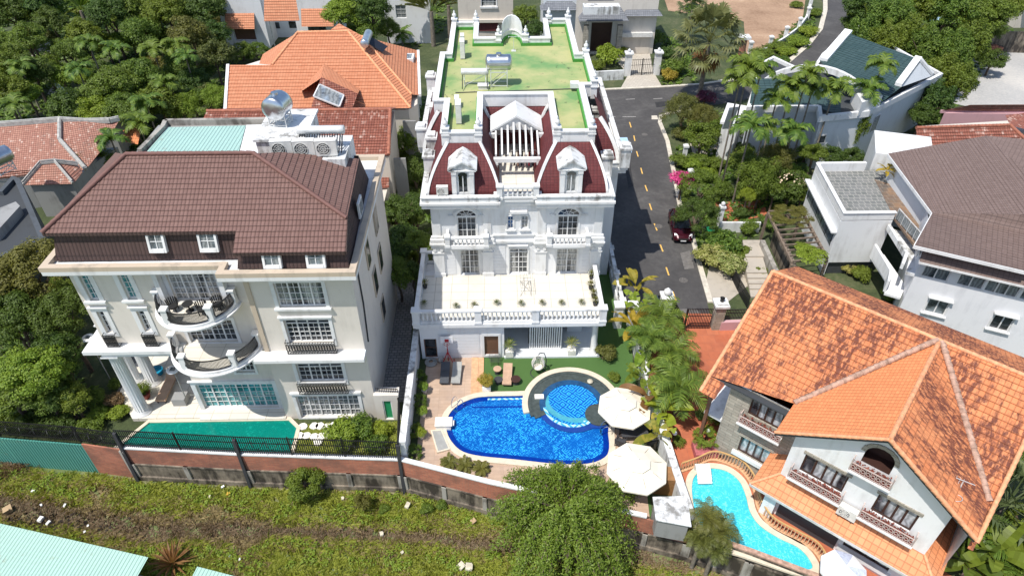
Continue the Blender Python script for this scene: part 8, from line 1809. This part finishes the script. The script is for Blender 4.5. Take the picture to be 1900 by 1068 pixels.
lounger(824,718,828,677,'dark_grey_fabric','dark grey sun lounger on the timber coloured deck'); lounger(845,718,850,677,'grey_fabric','light grey sun lounger on the timber coloured deck'); lounger(940,720,943,680,'tan_fabric','tan sun lounger on the artificial lawn')
def round_table(x,y,R,h,mat,label,z=.03):
    g=at(x,y,z); r=root('side_table',g,label,'table','small tables and stools on the lawn'); m=M(); m.lathe((g[0],g[1],z+h-.06),[(R,0),(R,.05),(R*.98,.06)],18); part('table_top',m,MT[mat],r); m=M(); m.lathe((g[0],g[1],z),[(R*.7,0),(R*.62,h*.5),(R*.7,h-.065)],14); part('base',m,MT['charcoal'],r)
round_table(957,710,.36,.45,'dark_wood','dark round side table right of the tan lounger'); round_table(923,692,.3,.5,'tan_fabric','tan topped round stool left of the tan lounger'); round_table(925,710,.32,.4,'charcoal','dark round stool below the tan topped stool')
def wire_chair(x,y,label,mat='charcoal'):
    g=at(x,y,.03); r=root('wire_chair',g,label,'chair'); X,Y,Z=g; m=M()
    for i in range(14):
        t=math.pi*i/13; m.bar((X-.4*math.cos(t),Y+.1,Z+.42),(X-.45*math.cos(t),Y+.25+.2*math.sin(t),Z+.5+.5*math.sin(t)),.02)
        m.bar((X-.35+.7*i/13,Y-.3,Z+.42),(X-.35+.7*i/13,Y+.25,Z+.42),.02)
    part('shell',m,MT[mat],r)
    for a in (-.28,.28):
        for b in (-.25,.25): m=M(); m.bar((X+a,Y+b,Z),(X+a*.9,Y+b*.9,Z+.42),.025); part('leg',m,MT['iron'],r)
wire_chair(918,674,'black wire chair at the edge of the lawn beside the pool room')
# egg chair
g=at(998,692,.03); X,Y,Z=g; r=root('hanging_egg_chair',g,'white wicker egg chair hanging on a dark stand in front of the porch','chair')
m=M()
for k in range(9):
    z_=Z+.55+k*.13; rr=.48*math.sin(math.pi*(k+1)/10)**.7; ap=math.pi*.32
    q=[(X+rr*math.cos(t),Y+rr*math.sin(t),z_) for t in [-math.pi/2+ap+(2*math.pi-2*ap)*i/16 for i in range(17)]]
    for a,b in zip(q,q[1:]): m.bar(a,b,.03)
for i in range(17):
    t=-math.pi/2+math.pi*.32+(2*math.pi-2*math.pi*.32)*i/16; q=[(X+.48*math.sin(math.pi*(k+1)/10)**.7*math.cos(t),Y+.48*math.sin(math.pi*(k+1)/10)**.7*math.sin(t),Z+.55+k*.13) for k in range(9)]
    for a,b in zip(q,q[1:]): m.bar(a,b,.03)
part('basket',m,MT['wicker'],r); m=M(); m.lathe((X,Y,Z+.6),[(.3,0),(.36,.08),(.3,.16)],14); part('cushion',m,MT['cream_fabric'],r)
m=M(); q=[Vector((X+.55,Y+.3,Z+.03)),Vector((X+.62,Y+.35,Z+1.0)),Vector((X+.45,Y+.25,Z+1.8)),Vector((X+.1,Y+.05,Z+2.05)),Vector((X,Y,Z+1.9))]; m.path(q,.035,8); q=[Vector((X+.55*math.cos(t),Y+.55*math.sin(t),Z+.03)) for t in [i*math.pi/10 for i in range(21)]]; m.path(q,.03,6); part('stand',m,MT['charcoal'],r)
# basketball hoop
g=at(832,668,.06); X,Y,Z=g; r=root('basketball_hoop',g,'small basketball hoop with red frame and white backboard by the pool room wall','basketball hoop')
m=M(); m.bar((X,Y,Z),(X,Y,Z+2.0),.07)
for a in (-.45,.45): m.bar((X+a,Y-.5,Z+.03),(X,Y,Z+.9),.05); m.bar((X+a,Y-.5,Z+.03),(X+a,Y+.1,Z+.03),.05)
part('frame',m,MT['red_paint'],r); m=M(); n=12; m.prism([(X-.45,Y-.06),(X+.45,Y-.06),(X+.45,Y-.02),(X-.45,Y-.02)],Z+1.85,Z+2.5); part('backboard',m,MT['lamp_white'],r)
m=M(); m.box(X-.15,Y-.07,Z+1.98,X+.15,Y-.061,Z+2.25); part('target_square',m,MT['red_paint'],r); m=M(); q=[Vector((X+.2*math.cos(t),Y-.28+.2*math.sin(t),Z+1.98)) for t in [i*math.pi/6 for i in range(13)]]; m.path(q,.015,6); part('rim',m,MT['red_paint'],r)
m=M()
for i in range(12): t=i*math.pi/6; m.bar(q[i],(X+.1*math.cos(t+.3),Y-.28+.1*math.sin(t+.3),Z+1.6),.012)
part('net',m,MT['lamp_white'],r)
# inflated ring / hose coil
g=at(800,673,.06); X,Y,Z=g; m=M()
for k in range(3):
    rr=.42-k*.1; q=[Vector((X+rr*math.cos(t),Y+rr*math.sin(t),Z+.1+k*.04)) for t in [i*math.pi/9 for i in range(19)]]; m.path(q,.06,6)
solo('hose_coil',m,MT['grey_fabric'],'grey coiled hose ring in the deck corner by the brown framed door','hose')
m=M(); g=at(818,671,.06); m.lathe(g,[(.12,0),(.22,.15),(.2,.35),(.1,.45)],10); solo('clay_jar',m,MT['grey_fabric'],'small dark jar between the coiled hose and the basketball hoop','jar')
# pots with plants
def potted(x,y,z,R,h,potm,leafk,leafm,s,label,square=False,ph=0.0,kind='palm'):
    g=G(x,y,z); r=root('potted_plant',(g.x,g.y,z),label,'potted plant','potted plants around the villa')
    m=M()
    if square: m.box(g.x-R,g.y-R,z,g.x+R,g.y+R,z+h)
    else: m.lathe((g.x,g.y,z),[(R*.7,0),(R,h*.85),(R*1.08,h*.87),(R*1.05,h),(R*.9,h),(R*.88,h*.92)],12)
    part('pot',m,MT[potm],r)
    me=SPK if leafk=='spike' else (PC[leafk][0] if leafk in PC else CM[leafk]); o=linkobj('foliage',me,leafm,r); o.location=(0,0,h+ph); o.scale=(s,s,s); o.rotation_euler=(0,0,rnd.uniform(0,6)); return r
potted(945,658,.18,.3,.55,'white_stone','spike','leaf_variegated',.75,'striped leaf plant in a white cube pot left of the slatted gate',True,.5); potted(1060,655,.18,.3,.55,'white_stone','spike','leaf_variegated',.75,'striped leaf plant in a white cube pot right of the slatted gate',True,.5)
potted(903,722,.06,.3,.5,'white_stone','bush','leaf_yellow',.65,'yellow green shrub in a white square pot beside the straight pool edge',True,.35)
for x,y,l in ((788,728,'small round shrub pot on the deck edge below the dark lounger'),(786,772,'yellow flowering pot on the deck edge left of the ladder'),(782,812,'small pot with bright leaves on the deck edge left of the waterfall block')): potted(x,y,.07,.2,.35,'white_stone','bush','leaf_bright',.42,l,False,.25)
for x,y,l in ((833,857,'small fan leaved plant at the left foot of the pool deck wall'),(862,862,'middle one of the small fan leaved plants below the pool'),(893,868,'small fan leaved plant nearest the drooping tree on the deck')): palm(x,y,.25,'cycad','leaf_olive',l,.8,'garden_plant',z0=.05,cat='plant',trunk=False)
for x,y,l in ((775,700,'clipped hedge strip along the white side wall, part beside the loungers'),(776,745,'clipped hedge strip along the white side wall, part below the loungers'),(770,800,'hedge strip along the white side wall, part left of the waterfall block'),(768,838,'hedge strip along the white side wall, part nearest the brick wall')): bush(x,y,17,'leaf_mid',l,kind='clip',flat=1.0,group='hedge along the side wall')
# agaves on the terrace
for x,y,l in ((787,563,'spiky agave near the left front corner of the terrace'),(846,568,'small agave at the terrace balustrade, first from the left pier'),(880,566,'thin agave just left of the left middle pier'),(922,562,'agave right of the left middle pier'),(967,563,'agave midway along the terrace balustrade'),(1006,562,'agave beside the right middle pier'),(1042,562,'small agave right of the right middle pier'),(1079,561,'small agave near the right front corner of the terrace')): palm(x,y,.15,'spike','leaf_fan',l,.42,'agave',group='agaves on the terrace',z0=3.77,cat='agave',trunk=False)
for x,y,l in ((1097,513,'bushy pot at the back right of the terrace'),(1096,532,'second bushy pot along the right terrace railing'),(1101,548,'third bushy pot along the right terrace railing'),(1104,562,'fourth bushy pot in the right front terrace corner'),(789,530,'bushy pot on the left side of the terrace'),(790,480,'pot plant on the rear left terrace ledge')): potted(x,y+4,3.77,.18,.3,'charcoal','spike','leaf_olive',.5,l,False,.15)
for cx_,l in ((w_l2,'left'),(w_r2,'right')):
    for s_,k_ in ((0,'left'),(1,'right')): potted(0,0,7.3,.01,.01,'charcoal','spike','leaf_olive',.42,f'spiky plant on the {l} upper balcony, {k_} end') if False else None
# drying rack on terrace
g=at(975,535,3.78); X,Y,Z=g; m=M()
for s_ in (-.4,.4): m.bar((X+s_,Y-1.0,Z+.9),(X+s_,Y+1.0,Z+.9),.03); m.bar((X+s_,Y-.9,Z),(X+s_*.2,Y+.6,Z+1.0),.03); m.bar((X+s_,Y+.9,Z),(X+s_*.2,Y-.6,Z+1.0),.03)
for i in range(6): m.bar((X-.4,Y-1+i*.4,Z+.9),(X+.4,Y-1+i*.4,Z+.9),.018)
solo('drying_rack',m,MT['grey_fabric'],'thin metal folding clothes rack on the white terrace before the middle door','drying rack')
# clothes hanging in the centre bay
r=root('clothes_rack',(1.35,46.5,10.9),'clothes rack with dark and brown garments under the white pergola','clothes rack'); m=M(); m.bar((.9,46.2,12.3),(2.8,46.2,12.3),.04); m.bar((.9,46.2,10.9),(.9,46.2,12.3),.04); m.bar((2.8,46.2,10.9),(2.8,46.2,12.3),.04); part('rail',m,MT['steel'],r)
for i,(c_,w_) in enumerate((((.1,.06,.05),.22),((.35,.2,.14),.25),((.02,.02,.03),.25),((.4,.3,.28),.2),((.25,.02,.04),.25),((.05,.05,.06),.22))):
    x=1.1+i*.28; m=M(); m.add([(x,45.95,12.25),(x+.06,46.45,12.25),(x+.1,46.5,11.2),(x-.02,45.9,11.15),(x+.1,45.95,12.25),(x+.16,46.45,12.25),(x+.2,46.5,11.2),(x+.08,45.9,11.15)],[(0,1,2,3),(7,6,5,4),(0,3,7,4),(1,5,6,2),(3,2,6,7)]); part('garment',m,plain('cloth_%d'%i,c_,.9,var=.3),r)
# roof equipment of the white villa
for x,y,f,l in ((857,150,2,'tall fan unit standing on the green roof right behind the left front parapet corner'),):
    pass
def acr(x,y,l,w_=1.9,h=.95): g=G(x,y,ZR); aircon((g.x,g.y,ZR),R_(90),l,w_=w_,h=h,d=.42)
g=G(851,232,ZR); aircon((g.x,g.y+.6,ZR),R_(92),'slim fan unit on the green roof beside the left front parapet',w_=1.1,h=1.45,d=.4,fans=2); g=G(858,112,ZR); aircon((g.x,g.y+.7,ZR),R_(92),'slim fan unit on the green roof at the far left parapet',w_=1.1,h=1.45,d=.4,fans=2)
g=G(848,200,ZR); aircon((g.x,g.y+.2,ZR),R_(92),'small fan unit behind the slim one at the left front parapet',w_=.9,h=.7); g=G(858,80,ZR); aircon((g.x,g.y,ZR),R_(92),'small fan unit at the far end of the green roof',w_=.9,h=.7)
g=G(821,165,ZR-2); aircon((-5.5,53.5,11.3),R_(92),'fan unit in the left roof recess, nearer one',w_=1.0,h=1.3,d=.4,fans=2); aircon((-5.5,56.5,11.3),R_(92),'fan unit in the left roof recess, farther one',w_=1.0,h=1.3,d=.4,fans=2)
g=PZ(821,353,11.2); aircon((AY(821,350,42.0).x,41.75,11.25),0,'small fan unit on the front cornice at the left mansard foot',w_=.8,h=.6)
Tk=tank((G(926,158,ZR).x,G(926,158,ZR).y,ZR),0,1.85,.62,1.35,'steel water tank on a tall stand on the green roof deck')
Sh=solar_heater((G(885,160,ZR).x-.15,G(885,158,ZR).y,ZR),0,2.2,'pale solar heater drum on a frame left of the steel tank on the green roof',tubes=2)
g=G(890,163,ZR); m=M(); m.box(g.x-.1,g.y-.4,ZR,g.x+.7,g.y+.15,ZR+.3); m.box(g.x-.16,g.y-.46,ZR+.3,g.x+.76,g.y+.2,ZR+.34); solo('pump_box',m,MT['ac_white'],'low white pump box in front of the solar heater on the green roof','box')
g=G(953,95,ZR); m=M(); m.bar((g.x,g.y,ZR),(g.x,g.y,ZR+1.3),.04); m.bar((g.x-.5,g.y,ZR+1.3),(g.x+.5,g.y,ZR+1.3),.03); 
for i in range(4): m.bar((g.x-.45+i*.3,g.y-.2,ZR+1.3),(g.x-.45+i*.3,g.y+.2,ZR+1.3),.02)
m.box(g.x-.2,g.y-.2,ZR+.001,g.x+.2,g.y+.2,ZR+.06); solo('roof_antenna',m,MT['pale_metal'],'small aerial standing near the curved niche of the green roof','antenna')
m=M(); a,b=G(845,172,ZR+.05),G(1060,165,ZR+.05); m.tube(a,b,.035,6); m.tube(b,b+Vector((.6,.2,0)),.035,6); solo('roof_pipe',m,MT['charcoal'],'thin dark pipe running across the green roof deck','pipe')
g=G(1060,168,ZR); m=M(); m.box(g.x-.1,g.y-.3,ZR+.3,g.x+.6,g.y+.3,ZR+.7); solo('junction_box',m,MT['white_trim'],'white box on the right parapet edge of the green roof','box')
m=M(); a=Vector((9.5,51.0,9.4)); m.ob(a,(1.6,0,0),(0,2.6,0),(0,0,.08)); solo('awning',m,MT['blue_sheet'],'pale blue flat awning sticking out of the right wing over the road','awning')
# car
def car():
    a=Vector(at(1264,455)); d_=Vector(at(1250,398)); ax=(d_-a); ax.z=0; ax.normalize(); c=Vector(at(1266,452))+ax*2.05; r=root('parked_car',(0,0,0),'dark maroon hatchback car parked under the clipped tree by the kerb','car'); LOC[r.name]=Vector((0,0,0))
    # local: front towards -y
    prof=[(-2.05,.32,.30),(-2.1,.55,.62),(-2.02,.78,.66),(-1.9,.84,.7),(-1.0,.98,.76),(-.55,1.05,.76),(0.1,1.48,.6),(.5,1.52,.58),(1.1,1.48,.57),(1.75,1.2,.63),(2.0,.95,.7),(2.08,.6,.7),(2.0,.32,.6)]
    m=M(); secs=[(-2.12,.6,.45,.62,.40),(-2.05,.68,.78,.80,.28),(-1.7,.84,.80,.86,.22),(-1.1,.87,.90,.87,.2),(-.6,.88,.97,.88,.2),(0,.88,1.0,.88,.2),(1.0,.88,1.02,.88,.2),(1.7,.86,1.0,.86,.22),(2.02,.78,.85,.82,.28),(2.1,.6,.6,.7,.4)]
    P=[]; 
    for y,wt,zt,wm,zb in secs:
        P+= [(-wm*.96,y,zb),(-wm,y,(zb+zt)/2),(-wt*.95,y,zt*.97),(-wt*.6,y,zt*1.03),(wt*.6,y,zt*1.03),(wt*.95,y,zt*.97),(wm,y,(zb+zt)/2),(wm*.96,y,zb)]
    n=8;F=[]
    for i in range(len(secs)-1):
        for j in range(n-1): F.append((i*n+j,i*n+j+1,(i+1)*n+j+1,(i+1)*n+j))
        F.append((i*n+n-1,i*n,(i+1)*n,(i+1)*n+n-1))
    F.append(tuple(range(n))); F.append(tuple(range(len(P)-1,len(P)-n-1,-1))); m.add(P,F,True); part('body',m,MT['maroon_paint'],r)
    cab=[(-1.0,.72,.98),(-.25,.62,1.42),(.2,.6,1.5),(1.1,.6,1.5),(1.6,.62,1.36),(2.0,.7,1.0)]; m=M(); P=[]
    for y,w_,z in cab: P+=[(-.78 if z>1.1 else -.82,y,.96),(-w_,y,z),(w_,y,z),(.78 if z>1.1 else .82,y,.96)]
    F=[]
    for i in range(5):
        for j in range(3): F.append((i*4+j,i*4+j+1,(i+1)*4+j+1,(i+1)*4+j))
    m.add(P,F,False); part('windows',m,MT['car_glass'],r)
    m=M(); m.add([(-.6,-.2,1.455),(.6,-.2,1.455),(.6,.2,1.525),(.6,1.1,1.525),(.6,1.6,1.385),(-.6,1.6,1.385),(-.6,1.1,1.525),(-.6,.2,1.525)],[(0,1,2,7),(7,2,3,6),(6,3,4,5)]); part('roof',m,MT['maroon_paint'],r)
    m=M()
    for s_ in (-1,1):
        for a_,b_ in (((-1.0,.80,.98),(-.22,.63,1.45)),((.45,.8,.98),(.45,.61,1.52)),((1.35,.8,.98),(1.35,.61,1.45))): m.bar((s_*a_[1],a_[0],a_[2]),(s_*b_[1],b_[0],b_[2]),.07)
    part('pillar',m,MT['maroon_paint'],r)
    for s_ in (-1,1):
        m=M(); m.add([(s_*.45,-2.09,.62),(s_*.74,-1.98,.62),(s_*.80,-1.62,.84),(s_*.62,-1.7,.87),(s_*.45,-1.98,.80)],[(0,1,2,3,4)] if s_>0 else [(4,3,2,1,0)]); m.v=[v+Vector((0,-.02,.02)) for v in m.v]; part('headlight',m,MT['lamp_white'],r)
        m=M(); m.ob((s_*.84,-.75,.98),(s_*.2,0,0),(0,.14,0),(0,0,.13)); part('wing_mirror',m,MT['maroon_paint'],r)
        for y in (-1.3,1.3):
            m=M(); m.tube((s_*.68,y,.31),(s_*.88,y,.31),.31,18); w_=part('wheel',m,MT['rubber'],r); m=M(); m.tube((s_*.885,y,.31),(s_*.895,y,.31),.2,12); part('rim',m,MT['chrome'],w_)
    m=M(); m.box(-.42,-2.16,.48,.42,-2.1,.62); part('grille',m,MT['rubber'],r); m=M(); m.box(-.24,-2.18,.36,.24,-2.162,.46); part('number_plate',m,MT['lamp_white'],r)
    m=M(); m.bar((-.5,-1.0,1.0),(.0,-.75,1.13),.02); m.bar((.1,-1.0,1.0),(.55,-.78,1.12),.02); part('wiper',m,MT['rubber'],r)
    r.location=(c.x,c.y,.02); r.rotation_euler=(0,0,math.atan2(ax.y,ax.x)-math.pi/2); r.scale=(1.04,1.04,1.04)
car()
# motorbike behind the fence
g=at(1228,570,.02); X,Y,Z=g; r=root('motorbike',g,'black motorbike parked by the white gate pier at the road end','motorbike')
for dx in (-.6,.6):
    m=M(); m.tube((X+dx,Y-.05,Z+.3),(X+dx,Y+.05,Z+.3),.3,16); part('wheel',m,MT['rubber'],r)
m=M(); m.ob((X-.45,Y-.12,Z+.35),(.9,0,0),(0,.24,0),(0,0,.3)); m.bar((X-.6,Y,Z+.3),(X-.45,Y,Z+.95),.06); part('body',m,MT['charcoal'],r); m=M(); m.box(X-.05,Y-.13,Z+.66,X+.65,Y+.13,Z+.76); part('seat',m,MT['rubber'],r); m=M(); m.bar((X-.45,Y-.32,Z+.98),(X-.45,Y+.32,Z+.98),.04); part('handlebar',m,MT['chrome'],r)
# white shed roof, brown door, barrel
r=root('garden_shed',at(1247,950),'flat white sheet roofed lean-to at the end of the peeling wall','shed'); m=M(); q=[G2(1211,921,1.9),G2(1275,919,1.9),G2(1283,976,1.9),G2(1217,964,1.9)]; m.prism(q,1.82,1.9); part('roof_sheet',m,MT['weathered_white'],r); m=M(); m.prism(inset(q,.12) ,0.07,1.81); part('walls',m,MT['grey_wall'],r)
m=M(); a=G(1200,905,.6); m.ob((a.x,a.y,.07),(1.9,-.25,0),(0,.1,0),(0,0,1.5)); m.ob((a.x,a.y,1.57),(1.9,-.25,0),(0,.9,0.15),(0,0,.04)); solo('brown_screen',m,MT['brown_sheet'],'brown sheet screen below the lower parasol','screen')
m=M(); g=at(1237,881,.06); m.lathe(g,[(.26,0),(.3,.35),(.3,.75),(.22,.8)],12); solo('barrel',m,MT['charcoal'],'dark round barrel beside the lower parasol and the white wall','barrel')
# lamps
def globe(x,y,l): g=at(x,y,1.3); r=root('globe_lamp',(g[0],g[1],.05),l,'lamp','white globe lamps'); m=M(); m.tube((g[0],g[1],.05),(g[0],g[1],1.15),.04,8); part('post',m,MT['iron'],r); m=M(); m.ball((g[0],g[1],1.3),.16,12); part('globe',m,MT['lamp_white'],r)
globe(1252,803,'white globe lamp at the end of the peeling wall'); globe(1314,798,'white globe lamp above the round bright shrub')
m=M(); g=at(510,86); X,Y,Z=g; m.tube((X,Y,0),(X,Y,5.2),.09,8); q=[Vector((X,Y,5.2)),Vector((X+.1,Y-.1,6.3)),Vector((X+.5,Y-.3,6.7))]; m.path(q,.07,6); r=root('street_lamp',g,'grey street lamp before the white awning house','street lamp'); part('post',m,MT['pale_metal'],r); m=M(); m.ob((X+.4,Y-.55,6.68),(.6,0,0),(0,.4,0),(0,0,.14)); part('lamp_head',m,MT['lamp_white'],r)
# satellite dish like lamps on the mansion's left
def dish(x,y,z,l):
    p=G(x,y,z); r=root('round_lamp',tuple(p),l,'lamp','white round lamps at the mansion'); m=M(); m.lathe((p.x,p.y,z-.0),[(.42,0),(.42,.06),(.36,.08)],18); part('shade',m,MT['lamp_white'],r); m=M(); m.box(p.x-.17,p.y-.17,z+.082,p.x+.17,p.y+.17,z+.1); part('panel',m,MT['pane_grey'],r); m=M(); m.tube((p.x,p.y,0.02),(p.x,p.y,z),.04,6); part('post',m,MT['grey_fabric'],r)
dish(163,627,4.2,'white disc lamp on a post left of the mansion canopy'); dish(321,686,3.6,'white disc lamp on a post before the portico')
# portico furniture
m=M(); g=at(312,725,.3); X,Y,Z=g; r=root('chaise',g,'beige chaise longue standing in the portico','chaise'); m.ob((X-.35,Y-1.2,.55),(.7,0,0),(0,2.0,.0),(0,0,.16)); part('mattress',m,MT['tan_fabric'],r); m=M(); m.ob((X-.35,Y+.8,.6),(.7,0,0),(0,.7,.5),(0,-.06,.12)); part('backrest',m,MT['tan_fabric'],r)
for a in (-.28,.28):
    for b in (-1.1,1.0): m=M(); m.box(X+a-.03,Y+b-.03,.3,X+a+.03,Y+b+.03,.55); part('leg',m,MT['iron'],r)
for x,y,R,l in ((290,692,.5,'turquoise round paddling tub behind the portico columns'),): m=M(); m.lathe(at(x,y,.3),[(R,0),(R*1.1,.3),(R*1.0,.34),(R*.9,.1)],18); solo('paddling_tub',m,MT['blue_plastic'],l,'tub')
potted(272,737,.3,.35,.5,'bucket_red','bush','leaf_mid',.6,'large dark red pot with leafy plant between the portico columns',False,.35)
m=M(); g=at(338,745,.3); m.box(g[0]-.45,g[1]-.4,.3,g[0]+.45,g[1]+.4,.95); solo('cabinet',m,MT['grey_wall'],'grey cabinet against the wall in the portico','cabinet')
# balcony chairs
for X,Y,Z,l in ((-19.4,30.9,10.12,'dark wicker chair at the left of the upper curved balcony'),(-17.6,30.6,10.12,'dark wicker chair in the middle of the upper curved balcony'),(-16.8,31.0,10.12,'dark wicker chair at the right of the upper curved balcony')):
    r=root('wicker_chair',(X,Y,Z),l,'chair','wicker chairs on the upper balcony'); m=M(); m.lathe((X,Y,Z+.3),[(.26,0),(.3,.08),(.28,.12)],12); part('seat',m,MT['rubber'],r); m=M()
    for i in range(9): t=math.pi*(i/8); m.bar((X+.28*math.cos(t),Y+.28*math.sin(t),Z+.4),(X+.33*math.cos(t),Y+.33*math.sin(t),Z+.85),.05)
    part('backrest',m,MT['rubber'],r)
    for a in (-.18,.18):
        for b in (-.18,.18): m=M(); m.bar((X+a,Y+b,Z),(X+a,Y+b,Z+.3),.04); part('leg',m,MT['rubber'],r)
m=M(); m.lathe((-18.5,30.9,10.12),[(.25,0),(.05,.05),(.05,.5),(.32,.52),(.32,.56)],14); solo('bistro_table',m,MT['rubber'],'small dark round table on the upper curved balcony','table')
# stepping slabs
for i,(x,y,w_,h_) in enumerate([(562,791,15,9),(583,790,12,9),(594,790,12,9),(607,792,12,8),(620,789,14,8),(633,788,14,7),(648,788,14,7),(556,808,13,10),(569,808,13,10),(583,810,14,10),(597,809,13,10),(610,806,13,8),(590,820,14,7)]):
    g=G(x,y,.08); m=M(); n=9; k_=random.Random(i); q=[(g.x+.28*(1+.2*k_.random())*math.cos(2*math.pi*j/n),g.y+.27*(1+.2*k_.random())*math.sin(2*math.pi*j/n)) for j in range(n)]; m.prism(q,.0,.14)
    solo('stepping_slab',m,MT['white_stone'],'white irregular stepping slab between the teal pool and the french doors','stepping stone','stepping slabs before the mansion')
# litter in the field
for x,y,s,mt,l,nm in [(75,968,.34,'trash_white','larger white foam box piece by the mint roof','foam_box'),(88,974,.28,'trash_white','tilted white foam piece right of the larger foam box','foam_box'),(57,912,.2,'trash_white','white scrap in the grass above the ditch at far left','scrap'),(78,936,.16,'trash_white','small pale scrap on the dry grass at far left','scrap'),(120,939,.2,'trash_white','pair of pale scraps on the dry grass','scrap'),(163,976,.14,'trash_white','upper white scrap in the dark ditch soil','scrap'),(154,988,.14,'trash_white','lower white scrap in the dark ditch soil','scrap'),(411,905,.2,'trash_white','small white box standing at the wall foot','scrap'),(420,918,.24,'yellow_pot','yellow orange bag lump near the wall foot','bag'),(8,955,.5,'cardboard','brown timber board at the left edge','board'),(757,943,.38,'pale_rock','pale broken concrete block in the field by the wall','rubble'),(877,972,.32,'cardboard','tan cardboard piece left of the drooping tree','cardboard'),(711,992,.26,'pale_rock','pale stone lying in the ditch','rubble'),(855,1058,.4,'pale_rock','left pale slab piece at the bottom edge','rubble'),(875,1058,.42,'pale_rock','right pale slab piece at the bottom edge','rubble'),(638,925,.2,'pale_rock','small pale stone left of the leafy field shrub','rubble'),(390,922,.18,'pale_rock','small pale stone near the yellow bag','rubble'),(445,1038,.14,'trash_white','tiny white scrap in the lower grass','scrap'),(425,1032,.14,'trash_white','tiny white scrap left of its twin in the lower grass','scrap'),(745,1027,.18,'pale_rock','small pale stone in the lower grass','rubble')]:
    g=G(x,y,FZ+.2); k_=random.Random(x); m=M(); a=k_.uniform(0,3); u=Vector((math.cos(a),math.sin(a),.1))*s; v=Vector((-math.sin(a),math.cos(a),.05))*s*k_.uniform(.6,1); m.ob((g.x,g.y,FZ+.1),u,v,Vector((0,.02,s*.45)))
    m.ob(Vector((g.x,g.y,FZ+.1+s*.45))-v*.1,u*.7,v*.35,Vector((.02,0,s*.3))); solo(nm,m,MT[mt],l,'litter','litter in the field')
m=M(flat_uv=False)
for i in range(260):
    p=G(rnd.uniform(-5,200),0,FZ) if False else G(rnd.gauss(85,60),rnd.gauss(975,14),FZ+.03); a=rv()*.12; b=a.cross(rv()).normalized()*.09; p.z=FZ+.12; m.add([p-a,p+b,p+a,p-b],[(0,1,2,3)])
o=solo('dark_debris',m,MT['dark_soil'],'dark burnt debris in the ditch beside the mint roof','debris',kind='stuff')
m=M(flat_uv=False); g=G(25,862,FZ+.3)
for i in range(240):
    a=rnd.uniform(0,6.28); p=Vector((g.x+rnd.gauss(0,.5),g.y+rnd.gauss(0,.3),FZ+.1)); m.bar(p,p+Vector((math.cos(a)*.7,math.sin(a)*.7,rnd.uniform(.0,.5))),.025)
solo('dry_branch_heap',m,MT['leaf_dry'],'heap of dry tan palm branches at the foot of the green sheet fence','branch heap')
# brick pile, pool glimpse
m=M(); g=at(1835,98); 
for i in range(7):
    for j in range(4-abs(i-3)//2): m.box(g[0]-1.6+i*.45,g[1]-.5,.04+j*.3,g[0]-1.2+i*.45,g[1]+.5,.3+j*.3)
solo('brick_pile',m,MT['brick'],'stack of red bricks on the gravel lot by the site wall','brick pile')
m=M(); g=G(1728,25,0); m.prism([(g.x-2.5,g.y-4),(g.x+2.5,g.y-5),(g.x+3.5,g.y+5),(g.x-1.5,g.y+6)],.02,.12); solo('far_pool',m,MT['blue_sheet'],'glimpse of a pale blue pool between the trees at top right','swimming pool')
m=M(); g=at(1315,440); m.box(g[0]-.3,g[1]-.3,0,g[0]+.3,g[1]+.3,.9); m.box(g[0]-.33,g[1]-.36,.9,g[0]+.33,g[1]+.34,.98); solo('wheelie_bin',m,MT['green_plastic'],'green bin at the kerb right of the parked car','bin')
